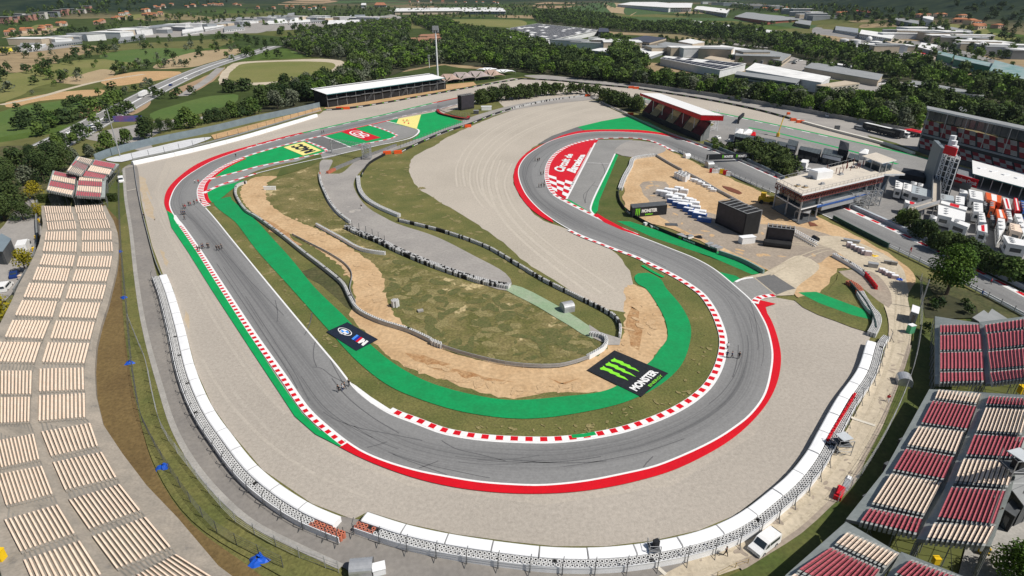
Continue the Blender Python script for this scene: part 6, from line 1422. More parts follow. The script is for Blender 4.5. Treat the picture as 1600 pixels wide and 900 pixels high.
TR=[(100,120,205,150,195,240,90,200,'w'),(200,150,470,230,440,310,190,250,'g'),(910,205,1080,240,1095,350,930,310,'w'),(750,285,860,300,855,400,745,380,'w'),(570,345,895,430,880,470,560,380,'wr'),(530,395,870,490,860,600,525,520,'w'),(970,365,1085,380,1090,490,975,480,'w'),(1035,490,1105,500,1130,620,1045,610,'w'),(1020,660,1140,640,1145,750,1030,720,'wr'),
 (1120,240,1320,290,1315,380,1140,330,'ow'),(1185,350,1245,360,1235,450,1180,430,'o'),(1335,310,1410,320,1445,460,1375,450,'wr'),(1475,310,1520,320,1555,480,1500,470,'rw'),(1250,450,1340,460,1380,570,1270,560,'ow'),(1275,565,1360,575,1370,680,1290,790,'w'),(1380,475,1435,485,1460,590,1400,570,'w'),(1485,510,1570,515,1640,740,1590,750,'w'),(1425,625,1560,650,1580,750,1440,710,'c'),(1340,775,1640,850,1640,920,1400,880,'w'),
 (0,90,90,130,75,210,-10,190,'w'),(540,255,720,290,730,350,535,330,'g'),(190,105,265,120,260,150,200,140,'w'),(275,125,345,140,335,170,280,160,'w'),(800,200,890,225,900,260,800,250,'w'),(430,520,520,550,500,580,430,560,'w'),(700,560,930,640,900,680,690,600,'w'),(110,335,290,385,270,420,120,370,'wr'),(1560,345,1640,360,1640,470,1590,470,'b'),(1090,340,1180,355,1170,450,1095,420,'k'),(1190,520,1240,530,1250,620,1200,600,'k')]
LB=['white hospitality trailer at the left end of the paddock','long pale glass-roofed hospitality unit behind the elbow walkway','large white double hospitality unit beside the orange one','small square white unit near the paddock centre','white trailer with a red patch beside the biggest white tent','biggest flat white tent in the paddock','white truck roof below the large double hospitality unit','white truck roof second from the bottom of the middle column','white truck with red edge at the bottom of the middle column','wide orange and white hospitality roof','narrow orange unit below the wide orange roof','white and red truck right of the orange roofs','red truck with white front at the far right','orange red truck with white stripe in the right column','long white truck below the orange red truck','small white truck between red trucks','long white truck at the right edge','cream canvas roof at the right edge','wide white tent partly behind the paddock trees','white box unit at the left edge of the paddock','pale grey unit left of the small square white unit','left small white parasol tent by the elbow walkway','right small white parasol tent by the elbow walkway','small white arched tent beside the large double unit','small white roof under the left paddock trees','long white roof just behind the paddock trees','low white and red trailer under the elbow walkway','blue and white truck at the right edge','dark truck front below the wide orange roof','dark parked truck in the paddock yard']
ltb=M('pale_glass_roof',(.45,.5,.52),(.38,.42,.44),1,.3);bl_=M('blue_truck_paint',(.03,.12,.4),(.03,.1,.35),1,.4);orr=M('orange_truck_paint',(.75,.12,.02),(.65,.1,.02),1,.4)
for tq,lb in zip(TR,LB):
    q=[(1400+tq[i]/8,270+tq[i+1]/8)for i in range(0,8,2)];c=tq[8];z=4.0 if c!='k' else 3.0
    P=[at(x,y,z)for x,y in q];main={'w':white,'g':ltb,'o':orr,'r':red,'c':cream,'b':bl_,'k':blackp}[c[0]];b=MB();b.prism([(p.x,p.y)for p in P],.8,z,white if c[0]in 'wg' else main,main);r=tag(b.build('hospitality_truck'),lb,'truck')
    s=MB();cc=sum(P,Vector())/4;s.prism([(p.x+(cc.x-p.x)*.04,p.y+(cc.y-p.y)*.04)for p in P],0,.8,dgrey);s.build('chassis',r)
    w_=MB()
    for i in range(4):
        A,B_=P[i],P[(i+1)%4]
        if((A-B_).cross(Vector((0,0,1)))).dot((A+B_)/2-cc)<0:pass
        d=((A+B_)/2-cc);d.z=0;d=d.normalized()*.04;nwin=max(1,int((A-B_).length/3))
        for k in range(nwin):
            u,v=A.lerp(B_,(k+.2)/nwin)+d,A.lerp(B_,(k+.8)/nwin)+d;w_.poly([(u.x,u.y,1.8),(v.x,v.y,1.8),(v.x,v.y,2.9),(u.x,u.y,2.9)],glass)
    w_.build('windows',r)
    if len(c)>1:
        s=MB();f=lambda u,v:lerp2(P,u,v);s.poly([(f(u,v).x,f(u,v).y,z+.02)for u,v in((.35,.05),(.7,.05),(.7,.95),(.35,.95))],{'w':white,'r':red}[c[1]]);s.build('roof_stripe',r)
    else:
        s=MB()
        for k in range(3):f=lerp2(P,.3,(k+1)/4);s.box((f.x,f.y,z),(.9,.9,.2),steel if c[0]!='c' else cream,.4)
        s.build('roof_vents',r)
wk=MB();p0,p1,p2=at(1463,278,4.5),at(1462,316,4.5),at(1424,328,4.5)
for a,c in((p0,p1),(p1,p2)):Q=[a,c];wallmesh(wk,Q,4.5,2.2,M('walkway_tan',(.45,.4,.33),(.4,.35,.3),.5),z0=4.1);wallmesh(wk,offs(Q,1.1),5.6,.1,steel,z0=4.5);wallmesh(wk,offs(Q,-1.1),5.6,.1,steel,z0=4.5)
for p in(p0,p1,p2,p0.lerp(p1,.5),p1.lerp(p2,.5)):wk.tube((p.x,p.y,0),(p.x,p.y,4.1),.2,steel,n=5)
tag(wk.build('elevated_walkway'),'tan elevated footbridge with a bend crossing the paddock','footbridge')
dk=M('pit_unit_roof',(.06,.075,.08),(.09,.105,.11),.6,.5)
for k,(q,l)in enumerate((([(1148,213),(1178,219.5),(1179,213),(1150,207.5)],'leftmost dark team unit beside the pit lane'),([(1179,219.5),(1209,226),(1213,219),(1180,213)],'second dark team unit from the left beside the pit lane'),([(1212,226),(1227,229),(1230,223),(1215,220)],'small low dark unit between the team units'),([(1229,226),(1244,229),(1248,221),(1233,217)],'tall dark unit with a white banner in the pits'),([(1248,233),(1280,241),(1284,234),(1251,228)],'long dark team unit right of the pit banner'),([(1284,240),(1316,247),(1321,238),(1288,231)],'dark team unit with two white banners'),([(1324,246),(1342,251),(1344,243),(1328,239)],'dark blue team unit beside the roof canopy'))):
    P=[at(x,y,4.2)for x,y in q];b=MB();b.prism([(p.x,p.y)for p in P],0,4.2,blackp,dk);r=tag(b.build('team_unit'),l,'pit unit')
    s=MB();A,B_=P[0],P[1];o=Vector((0,-.06,0));n=3
    for i in range(n):u,v=A.lerp(B_,(i+.1)/n)+o,A.lerp(B_,(i+.9)/n)+o;s.poly([(u.x,u.y,.2),(v.x,v.y,.2),(v.x,v.y,2.5),(u.x,u.y,2.5)],glass)
    s.build('doors',r)
    if k in(3,5):s=MB();o=Vector((0,-.08,0));u,v=A.lerp(B_,.05)+o,A.lerp(B_,.95)+o;s.poly([(u.x,u.y,2.7),(v.x,v.y,2.7),(v.x,v.y,4.0),(u.x,u.y,4.0)],fence_white);s.build('banner',r)
    s=MB()
    for i in range(6):u,v=P[0].lerp(P[1],(i+.5)/6),P[3].lerp(P[2],(i+.5)/6);s.tube((u.x,u.y,4.28),(v.x,v.y,4.28),.09,dgrey,n=4)
    s.build('roof_ribs',r)
for q,z,mt,l,nm in(([(1148,208),(1160,210),(1162,202),(1150,200)],3.5,white,'left white marquee above the dark team units','marquee'),([(1161,209),(1174,208),(1176,203),(1164,201)],3,white,'right white marquee above the dark team units','marquee'),([(1173,211),(1181,212),(1181,207),(1175,207)],2.4,red,'small red canopy by the white marquees','canopy'),([(1310,232),(1326,236),(1327,224),(1313,219)],6.5,blackp,'tall black cube tent beside the main straight','cube_tent'),([(1342,239),(1356,241),(1358,234),(1345,233)],2.8,white,'white tent right of the black cube tent','marquee'),([(1407,270),(1445,278),(1450,268),(1412,262)],2.5,blackp,'black low unit with clutter left of the control tower','team_unit')):
    P=[at(x,y,z)for x,y in q];c=sum(P,Vector())/4;b=MB();b.prism([(p.x,p.y)for p in P],0,z,mt);n=len(P)
    for i in range(4):b.poly([(P[i].x,P[i].y,z),(P[(i+1)%4].x,P[(i+1)%4].y,z),(c.x,c.y,z+1.2)]if(P[1]-P[0]).cross(P[2]-P[0]).z>0 else[(P[(i+1)%4].x,P[(i+1)%4].y,z),(P[i].x,P[i].y,z),(c.x,c.y,z+1.2)],mt)
    tag(b.build(nm),l,'tent')
for x,y,ang,k,l,cl in((1139,222,2.0,'car','white car parked below the red roofed grandstand tower',None),(1120,217,1.9,'car','white car beside the lattice stair tower',None),(1143,227,2.2,'car','black car between two white cars in the pits',blackp),(1152,229,2.3,'van','white van left of the pine hedge',None),(1226,240,.9,'van','white van beside the pine hedge top',None),(1255,264,1.0,'truck','white and orange truck at the tip of the pine hedge',None),(1188,228,.3,'car','first black car in the pit yard row',blackp),(1196,230,.3,'car','second black car in the pit yard row',blackp),(1204,233,.3,'car','third black car in the pit yard row',blackp),(1262,268,1.2,'car','white car near the bridge building roof',None),(1233,243,.8,'car','white car just below the dark team units',None),(1176,239,.5,'van','white van half hidden behind the pine hedge',None)):
    vehicle((x,y),ang,k,l,cl)
p=at(1215,214);b=MB();b.tube((p.x,p.y,0),(p.x,p.y,2),.8,M('crane_yellow',(.6,.4,.03),(.5,.33,.03),1),n=6);b.tube((p.x,p.y,2),(p.x+2,p.y+2,9),.25,MATS['crane_yellow'],n=4);b.tube((p.x+2,p.y+2,9),(p.x+4,p.y+2,11),.2,MATS['crane_yellow'],n=4);b.box((p.x+4,p.y+2,10.5),(1.4,1.2,1),orange);tag(b.build('boom_lift'),'yellow boom lift raised beside the pit lane','boom lift')
p=at(1196,318);b=MB();yl=MATS['crane_yellow'];b.box((p.x,p.y,.9),(5,2.2,1.2),yl,-.5);b.box((p.x-1,p.y+.4,2.1),(1.6,1.5,1.6),yl,-.5);b.tube((p.x,p.y,2.2),(p.x+6,p.y-3.4,3.4),.4,yl,n=5);b.box((p.x+6.5,p.y-3.6,2.4),(2.5,1.6,1.2),yl,-.5);r=tag(b.build('telehandler'),'yellow telehandler by the bridge building legs','telehandler')
for dx,dy in((-1.8,-.6),(1.2,-2.0),(-.9,1.6),(2,.2)):b=MB();b.tube((p.x+dx-.2,p.y+dy-.3,.7),(p.x+dx+.1,p.y+dy+.2,.7),.7,rubber,n=10);b.build('wheel',r)
# ---------------------------------------------------------------- people: one skinned body each, a few walking poses
skin=M('skin',(.5,.28,.19),(.46,.26,.17),5,.6);hair=M('dark_hair',(.02,.015,.01),(.03,.02,.015),5,.7)
cloth={'black':blackp,'navy':M('navy_cloth',(.015,.03,.1),(.012,.025,.08),3,.8),'red':M('red_cloth',(.55,.02,.03),(.45,.02,.03),3,.8),'white':M('white_cloth',(.75,.75,.75),(.68,.68,.68),3,.8),'purple':M('purple_cloth',(.3,.02,.3),(.25,.02,.25),3,.8),'grey':M('grey_cloth',(.1,.1,.1),(.14,.14,.14),3,.8),'blue':M('blue_cloth',(.03,.15,.5),(.03,.12,.42),3,.8)}
def body_mesh(pose,shirt,pants):
    s=pose
    V=[(0,0,.95),(0,0,1.15),(0,0,1.38),(0,0,1.5),(0,.01,1.6),(0,.02,1.72),
         (.1,0,.9),(.11,.18*s,.5),(.11,.16*s-.12*abs(s),.08),(.11,.16*s+.08,.04),(-.1,0,.9),(-.11,-.16*s,.5),(-.11,-.26*s,.1),(-.11,-.24*s+.13,.05),
         (.19,0,1.42),(.25,-.12*s,1.16),(.24,-.1*s+.12,.93),(.235,-.1*s+.17,.84),(-.19,0,1.42),(-.25,.12*s,1.16),(-.24,.14*s+.1,.93),(-.235,.14*s+.15,.84)]
    E_=[(0,1),(1,2),(2,3),(3,4),(4,5),(0,6),(6,7),(7,8),(8,9),(0,10),(10,11),(11,12),(12,13),(2,14),(14,15),(15,16),(16,17),(2,18),(18,19),(19,20),(20,21)]
    R_=[.15,.13,.15,.055,.085,.095,.095,.06,.042,.04,.095,.06,.042,.04,.065,.047,.035,.035,.065,.047,.035,.035]
    me=bpy.data.meshes.new('b');me.from_pydata(V,E_,[]);o=bpy.data.objects.new('b',me);C.objects.link(o)
    md=o.modifiers.new('s','SKIN');sv=me.skin_vertices
    if not len(sv):return None
    for i,r in enumerate(R_):
        sv[0].data[i].radius=(r*(1.25 if i in(0,1,2)else 1),r*(.8 if i in(0,1,2)else 1));sv[0].data[i].use_root=(i==0)
    ss=o.modifiers.new('d','SUBSURF');ss.levels=1;ss.render_levels=1
    dg=bpy.context.evaluated_depsgraph_get();dg.update();out=bpy.data.meshes.new_from_object(o.evaluated_get(dg));bpy.data.objects.remove(o)
    out.materials.clear()
    for m_ in(skin,shirt,pants,rubber):out.materials.append(m_)
    for p in out.polygons:
        z=p.center.z;x=abs(p.center.x)
        p.material_index=3 if z<.09 else(2 if z<.98 and x<.2 else(1 if z<1.47 and(x<.22 or z>1.12)else 0));p.use_smooth=True
    return out
BM={}
def person(px,label,shirt='black',pants='black',ang=None,group=None,z=0,pose=None):
    p=at(px[0],px[1],z)if z else at(*px);k=(shirt,pants,random.choice((-1,.8))if pose is None else pose)
    if k not in BM:BM[k]=body_mesh(k[2],cloth[shirt],cloth[pants])
    o=bpy.data.objects.new('person',BM[k]);C.objects.link(o);o.location=p;o.rotation_euler=(0,0,random.uniform(0,6.28)if ang is None else ang);WL[o]=tuple(p);o.scale=(1.06,)*3
    tag(o,label,'person',group)
    if 'h' not in BM:h=MB();h.dome((0,0,0),.105,hair,.1,8,3);hm=h.build('hair',origin=(0,0,0));BM['h']=hm.data;bpy.data.objects.remove(hm)
    hh=bpy.data.objects.new('hair',BM['h']);C.objects.link(hh);hh.parent=o;hh.location=(0,0,1.70);return o
def grp(pts,cols,label,g,ang=None):
    for i,q in enumerate(pts):
        a,b_=cols[i%len(cols)];person(q,label,a,b_,ang,g if len(pts)>1 else None)
def c0(*L):return[(x/4,225+y/4)for x,y in L]
def one(pts,labs,cols,ang=None):
    for q,l,c in zip(pts,labs,cols):person(q,l,c[0],c[1],ang)
one(c0((1220,250),(1243,250)),['person in a white top in the hairpin, left of a pair','person in a red top in the hairpin, right of a pair'],[('white','black'),('red','grey')])
one(c0((1150,408),(1161,408),(1183,391),(1194,391),(1217,383),(1235,374),(1259,374)),['leftmost walker in the straggling line below the hairpin','second walker from the left in the line below the hairpin','third walker in the line below the hairpin','fourth walker in the line below the hairpin','fifth walker in the line below the hairpin','sixth walker, nearest the striped kerb tip','walker standing on the striped kerb tip'],[('black','black'),('red','black')]*3+[('black','black')],2.6)
one(c0((1137,448),(1148,447),(1159,446),(1156,478)),['left person of a blue-shirted trio on the track below the hairpin','middle person of the blue-shirted trio below the hairpin','right person of the blue-shirted trio below the hairpin','lone dark walker just below the blue-shirted trio'],[('navy','black'),('navy','black'),('navy','black'),('black','black')],2.6)
one(c0((1238,672),(1250,674),(1265,660),(1274,658),(1300,656),(1308,656),(1358,670),(1373,670),(1388,661)),['walker on the kerb edge at the left of the long straight','second walker from the kerb on the long straight','third walker from the kerb in blue on the long straight','fourth walker from the kerb on the long straight','left person of the middle pair on the long straight','right person of the middle pair on the long straight','left person of the inner trio on the long straight','middle person of the inner trio on the long straight','right person of the inner trio on the long straight'],[('black','black'),('black','grey'),('navy','black'),('navy','black'),('black','black'),('grey','black'),('black','black'),('black','black'),('grey','black')],2.6)
one([(529.5,614),(536,612),(539.5,609.5),(546,605)],['leftmost of four walkers near the kerb below the navy mat','white-shirted one of four walkers below the navy mat','third of four walkers below the navy mat','rightmost of four walkers below the navy mat'],[('black','black'),('white','navy'),('grey','black'),('black','black')],2.4)
one([(1136,547),(1135,560),(1143,561),(1154,562)],['person in white beside the kerb of the big turn','left of three dark walkers in the big turn','middle of three dark walkers in the big turn','right of three dark walkers in the big turn'],[('white','grey'),('navy','black'),('navy','black'),('black','grey')])
one([(836,253),(840,253.5),(842.5,252.5),(845,275),(849,273.5),(842,294),(845.5,294),(850,293.5),(851,287.5)],['left of the upper trio left of the red wedge','middle of the upper trio left of the red wedge','right of the upper trio left of the red wedge','left one of the middle pair left of the red wedge','right one of the middle pair left of the red wedge','leftmost of the lower group left of the red wedge','second of the lower group left of the red wedge','third of the lower group left of the red wedge','fourth of the lower group, nearest the kerb'],[('black','black')]*9)
one([(503,209.5),(506,208.5),(369,246)],['left person of a pair on the top straight','right person of a pair on the top straight','lone walker before the upper green apron'],[('black','black')]*3)
one([(1422,395),(1547,445),(1533,463),(1133,870),(1386,629),(565,327),(226,341)],['person in red on the straight beyond the bridge','person in red on the straight near the right edge','person in blue on the straight at the right edge','dark dressed person on the road left of the white van','person in red and white at the dirt road edge','person in black with a white bag on the infield road','person at the guardrail beside the upper left gravel'],[('red','red'),('red','black'),('blue','blue'),('black','black'),('red','white'),('black','white'),('black','black')])
person((1497,719),'person in purple in the aisle of the large right grandstand','purple','purple',z=6.0);person((1558,812),'person in a red shirt at the back of the large right grandstand','red','black',z=10)
# ---------------------------------------------------------------- small things
def heap(px,r,label,mat=blue_t,h=.7,z=0,name='tarpaulin',cat='tarpaulin'):
    p=at(px[0],px[1],z)if z else at(*px);b=MB();n=11;rows=[]
    for i in range(5):
        a=i/4;row=[]
        for j in range(n):t=2*math.pi*j/n;rr=r*(1-a*.85)*(1+.28*math.sin(3*t+px[0])+.15*math.sin(5*t));row.append((p.x+rr*math.cos(t),p.y+rr*math.sin(t)*.8,p.z+h*math.sin(a*1.5)+.12*math.sin(7*t+i)))
        row.append(row[0]);rows.append(row)
    b.grid(rows,mat);tag(b.build(name),label,cat)
heap((194,467),.9,'uppermost blue tarpaulin heap by the fence on the brown slope');heap((203,569),1.1,'second blue tarpaulin heap from the top by the fence on the slope');heap((255,732),1.1,'blue tarpaulin heap in the middle of the brown slope');heap((404,877),1.5,'largest blue tarpaulin heap at the bottom of the brown slope');heap((188,395),.7,'small blue tarpaulin beside the upper mesh fence')
def boxthing(px,size,mat,label,name,cat=None,rz=0,z=0,lid=None):
    p=at(px[0],px[1],z)if z else at(*px);b=MB();b.box(tuple(p),size,mat,rz);o=tag(b.build(name),label,cat or name.replace('_',' '));
    if lid:l=MB();l.box((p.x,p.y,p.z+size[2]),(size[0]*1.08,size[1]*1.08,.12),lid,rz);l.build('lid',o)
    return o
ybin=M('yellow_bin_plastic',(.8,.52,.01),(.7,.45,.01),1,.5)
for q,l in(((60,349),'uppermost yellow bin behind the left stand'),((59,375),'second yellow bin from the top behind the left stand'),((55,394),'third yellow bin behind the left stand'),((34,438),'cream bin behind the left stand')):boxthing(q,(.8,.8,1.3),ybin if 'cream' not in l else cream,l,'wheelie_bin','bin',lid=ybin if 'cream' not in l else cream)
boxthing((2,874),(.8,.8,1.2),ybin,'yellow bin at the lower left corner on the stand','wheelie_bin','bin',z=11,lid=ybin);boxthing((1461,880),(.7,.6,.9),ybin,'yellow bin on the stairs between the right grandstands','wheelie_bin','bin',lid=ybin,z=2);boxthing((1535,866),(.9,.8,1.2),ybin,'yellow bin behind the lower right grandstand corner','wheelie_bin','bin',lid=ybin);boxthing((1595,614),(.9,.9,1.3),ybin,'yellow bin at the right edge between two grandstands','wheelie_bin','bin',lid=ybin,z=4)
boxthing((572,822),(.5,.4,1.0),ybin,'small yellow box at the right side of the barrier gap','fuse_box','box',rz=.4);boxthing((623,851),(.9,.6,.9),ybin,'yellow and green box beside the bottom guardrail','fuse_box','box',rz=-.3,lid=dgrey)
boxthing((1421,521),(1.3,1.0,2.0),M('portable_green',(.1,.4,.2),(.08,.35,.18),1),'green and white portable cabin on the right verge','portable_toilet','toilet',rz=.3,lid=white)
boxthing((1166,380),(4.2,2,2.0),white,'white generator box between the two video screens','generator',lid=fence_white,rz=.25);boxthing((422,297),(4.2,.5,1.3),white,'small white board standing on the upper infield grass','board',lid=white);boxthing((657,487),(1.2,.9,.35),conc,'small concrete block lying on the dry infield grass','concrete_block',rz=.4,lid=conc)
boxthing((760,172),(6,2.5,2.2),white,'white generator box beside the black screen and pines','generator',lid=fence_white,rz=.1);boxthing((744,178),(3,2,2),dgrey,'dark grey cabinet behind the infield sponsor barrier','cabinet',lid=steel);boxthing((1307,204),(2.4,1,2.4),dgrey,'dark kiosk on the road beside the upper right gravel','kiosk',lid=dgrey)
p=at(618,479);b=MB()
for dx,dy in((0,0),(.62,0),(-.62,0),(.31,.54),(-.31,.54),(.31,-.54),(-.31,-.54)):tyre(b,p.x+dx,p.y+dy,1.7,.31,rubber_w,rubber_w,rubber)
tag(b.build('tyre_bundle'),'round bundle of white tyres standing on the infield grass','tyre bundle')
b=MB();p=at(684,541)
for i in range(4):
    for k in range(2):tyre(b,p.x-1.2+i*.6+k*.1,p.y+.9-i*.42-k*.5,1.2,.3,rubber_w,rubber_w,rubber)
tag(b.build('tyre_bundle'),'short white tyre block at the joint of the infield barriers','tyre bundle')
def barrel(px,L,r,label,ang,mat=steel,z=0.0,name='marshal_shelter'):
    p=at(*px);ca,sa=math.cos(ang),math.sin(ang);b=MB();n=9;rows=[]
    prof=[(-r,0),(-r,r*.9)]+[(-r*math.cos(math.pi*i/n),r*.9+r*.75*math.sin(math.pi*i/n))for i in range(1,n)]+[(r,r*.9),(r,0)]
    for s in(-L/2,L/2):rows.append([(p.x+s*ca-y*sa,p.y+s*sa+y*ca,zz+z)for y,zz in prof])
    b.grid(rows,mat);b.poly(rows[0],mat)
    r_=tag(b.build(name),label,'shelter',None);d=MB();q=[(p.x+(L/2-.02)*ca-y*sa,p.y+(L/2-.02)*sa+y*ca,zz+z)for y,zz in prof];d.poly(q,glass);d.build('open_front',r_);return r_
shiny=M('silver_sheet',(.55,.56,.57),(.45,.46,.47),1.5,.35,metal=.5)
barrel((886,485),2.6,1.3,'grey arched marshal shelter beside the green infield path',.4,steel);barrel((566,893),2.8,1.1,'silver arched marshal shelter at the bottom edge',.1,shiny);barrel((1411,600),2.4,1.2,'silver arched marshal shelter on the right verge',1.2,shiny);barrel((1073,247),2.4,1.2,'white arched shelter beside the pale guardrail at the top',.3,fence_white);barrel((1108,262),2.6,1.6,'grey shelter at the left foot of the black gantry',.2,steel)
boxthing((593,895),(1.5,1.2,1.1),fence_white,'white rounded box beside the silver shelter at the bottom edge','cabinet',lid=fence_white,rz=.3)
def scaf(px,w_,h,label,roof=True,z=0):
    p=at(px[0],px[1],z)if z else at(*px);b=MB();s=w_/2;zz=p.z
    for dx,dy in((-s,-s),(s,-s),(s,s),(-s,s)):b.tube((p.x+dx,p.y+dy,zz),(p.x+dx,p.y+dy,zz+h),.06,steel,n=4)
    for k in range(3):
        z0_,z1_=zz+h*k/3,zz+h*(k+1)/3;b.tube((p.x-s,p.y-s,z0_),(p.x+s,p.y-s,z1_),.04,steel,n=3);b.tube((p.x-s,p.y-s,z1_),(p.x+s,p.y-s,z1_),.04,steel,n=3);b.tube((p.x-s,p.y+s,z1_),(p.x-s,p.y-s,z1_),.04,steel,n=3)
    b.box((p.x,p.y,zz+h*.6),(w_,w_,.1),dgrey);r=tag(b.build('scaffold_tower'),label,'scaffold tower')
    if roof:f=MB();f.box((p.x,p.y,zz+h),(w_*.85,w_*.8,.12),M('tower_roof',(.5,.53,.55),(.45,.48,.5),1),.3);f.build('roof',r)
    d=MB();d.box((p.x+.2,p.y,zz+h*.6+.1),(w_*.5,w_*.4,1.2),blackp,.4);d.build('camera',r)
scaf((1312,706),2.2,3.0,'grey roofed scaffold camera tower behind the right tyre wall');scaf((1572,760),2.4,5.0,'scaffold camera tower with pale panel on the right grandstand',z=10);scaf((1020,868),1.4,2.4,'small camera platform in the bottom tyre barrier',roof=False);scaf((692,136),4,4,'small grey scaffold by the end of the white roofed grandstand')
for q,l in(((1408,697),'uppermost black loudspeaker on the right grandstand front'),((1385,735),'middle black loudspeaker on the right grandstand front'),((1352,786),'lowest black loudspeaker on the right grandstand front')):boxthing(q,(.9,.8,1.1),blackp,l,'loudspeaker',rz=.5,z=2.6,lid=dgrey)
b=MB();p=at(1310,775);b.box((p.x,p.y,0),(2.6,1.0,.9),red_pl,.9);b.box((p.x,p.y,.9),(2.0,.6,.3),red_pl,.9);tag(b.build('water_tank'),'small red tank on the dirt road edge by the right fence','tank');b=MB();p=at(1323,757);b.box((p.x,p.y,0),(3.4,.8,.3),steel,.9);b.box((p.x+.8,p.y+1,.3),(.8,.5,.12),fence_white,.9);tag(b.build('metal_ramp'),'grey metal ramp beside the small red tank','ramp')
def blocks(items,label,g,mat,size,rz):
    for x,y in items:
        p=at(x,y);b=MB();s=(size[0]*random.uniform(.8,1.2),size[1]*random.uniform(.8,1.1),size[2]*random.uniform(.85,1.15));rr=rz+random.uniform(-.15,.15);b.box((p.x,p.y,0),s,mat,rr);b.box((p.x,p.y,s[2]),(s[0]*.9,s[1]*.8,.12),fence_white,rr);tag(b.build('barrier_block'),label,'barrier block',g)
blocks([(1033,304),(1041,308),(1049,312),(1057,316),(1065,321),(1072,325),(1060,300),(1068,304),(1052,303),(1079,319),(1086,330),(1093,336),(1044,302),(1062,310),(1075,316),(1084,324)],'white padded barrier block in the stack in the dirt works yard','white barrier blocks stacked in the works yard',fence_white,(3.4,2.0,1.7),-.5)
blocks([(1050,318),(1058,323),(1066,327),(1075,332),(1083,337),(1092,342),(1100,347)],'white topped blue barrier block in the front row of the works stack','blue barrier blocks in the works yard',bl_,(3.6,1.6,1.7),-.5)
for k,(x,y)in enumerate([(1057,278),(1061,280),(1065,282),(1069,284),(1063,276),(1068,278),(1073,281)]):
    p=at(x,y);b=MB();tyre(b,p.x,p.y,2.2,1.1,fence_white,rubber_w,dgrey);tag(b.build('tyre_stack'),'white wrapped tyre stack in the cluster at the top of the works yard','tyre stack','white wrapped tyre stacks in the works yard')
blocks([(1084,284),(1090,286),(1095,289),(1101,292),(1106,294),(1110,297),(1114,300)],'small white block in the line along the upper works wall','small white blocks along the works wall',fence_white,(2.2,1.4,1.0),-.6)
for k,(x,y)in enumerate([(1108,270),(1112,271),(1116,271),(1120,270),(1124,271),(1129,273),(1134,275)]):
    p=at(x,y);red_block(p,p+Vector((1.6,-.5,0)),'red or white water barrier in the short row below the black gantry','water barriers below the gantry',h=1.8,mat=[red_pl,fence_white,fence_white,fence_white,ybin,red_pl,fence_white][k])
blocks([(1326,386),(1332,389),(1338,392),(1344,395),(1350,398),(1355,400)],'white and red wrapped tyre pack in the row on the dirt road','wrapped tyre packs on the dirt road',M('wrapped_pack',(.6,.5,.5),(.5,.38,.38),2),(1.5,1.2,1.3),-.4)
blocks([(1377,426),(1382,428),(1387,431),(1392,433),(1397,436)],'white and red wrapped pack in the lower row on the dirt road','wrapped packs beside the blue heap',M('wrapped_pack'),(1.4,1.1,1.0),-.4)
heap((1366,401),1.2,'yellow crumpled sheet beside the wrapped tyre packs',ybin,.4,name='plastic_sheet',cat='sheet');heap((1405,438),1.0,'blue bag with a yellow one at the end of the wrapped packs',blue_t,.6,name='bag',cat='bag');heap((1092,372),1.4,'dark round heap beside the black works barrier',blackp,.8,name='rubber_heap',cat='heap')
boxthing((1363,418),(2.2,1.4,1.2),steel,'grey crate on the dirt road above the red barriers','crate',rz=-.4,lid=steel);boxthing((1388,413),(2.2,.8,.9),conc,'left concrete block at the edge of the dirt road','concrete_block',rz=-.4,lid=conc);boxthing((1396,415),(1.4,.8,1.0),conc,'right concrete block at the edge of the dirt road','concrete_block',rz=-.4,lid=conc);boxthing((1330,379),(4,1.2,.8),steel,'grey trough at the top of the wrapped pack row','trough',rz=-.5,lid=steel)
boxthing((1010,352),(1.6,1,.8),fence_white,'left white cube beside the black works barrier','cabinet',rz=.4,lid=white);boxthing((1020,356),(1.2,1,.6),fence_white,'right white cube beside the black works barrier','cabinet',rz=.2,lid=white);boxthing((1049,352),(3.4,2,.2),blackp,'flat black panel lying on the works dirt','panel',rz=-.1,lid=dgrey)
for k,(x,y)in enumerate([(1062,370),(1070,373),(1077,372),(1108,384),(1116,388),(1122,390)]):boxthing((x,y),(2.2,1.2,.7),steel if k%2 else fence_white,['leftmost grey pallet behind the black works barrier','second pallet behind the black works barrier','third pallet behind the black works barrier','grey machine part right of the dark heap','white machine part right of the dark heap','rightmost white machine part behind the works barrier'][k],'pallet',rz=.5,lid=steel)
sheet('rusty_pit',[(1128,291),(1142,294),(1160,303),(1155,305),(1138,299)],M('rust_soil',(.18,.06,.03),(.14,.05,.03),1));sheet('rusty_pit',[(1262,347),(1272,350),(1278,354),(1266,355)],M('rust_soil'))
b=MB();a,c=at(1240,366),at(1276,386)
for o in(-.5,.5):
    for zz in(.3,1.3):b.tube((a.x+o,a.y+o,zz),(c.x+o,c.y+o,zz),.1,fence_white,n=4)
for k in range(12):
    u,v=a.lerp(c,k/12),a.lerp(c,(k+1)/12);b.tube((u.x-.5,u.y-.5,.3),(v.x-.5,v.y-.5,1.3),.07,fence_white,n=3);b.tube((u.x+.5,u.y+.5,1.3),(v.x-.5,v.y-.5,1.3),.07,fence_white,n=3)
tag(b.build('lighting_truss'),'white lattice truss lying on the ground right of the smaller screen','truss');b=MB();p=at(1270,374);q=at(1277,378);b.tube((p.x,p.y,.7),(q.x,q.y,.7),.7,blackp,n=10);tag(b.build('black_roll'),'thick black roll beside the lying lattice truss','roll')
b=MB();p=at(201,190);z=zat(p,181);b.box((p.x,p.y,z-6.5),(15,.5,6.5),M('billboard_blue',(.03,.12,.4),(.3,.1,.2),.2,c3=(.02,.2,.55)),.1)
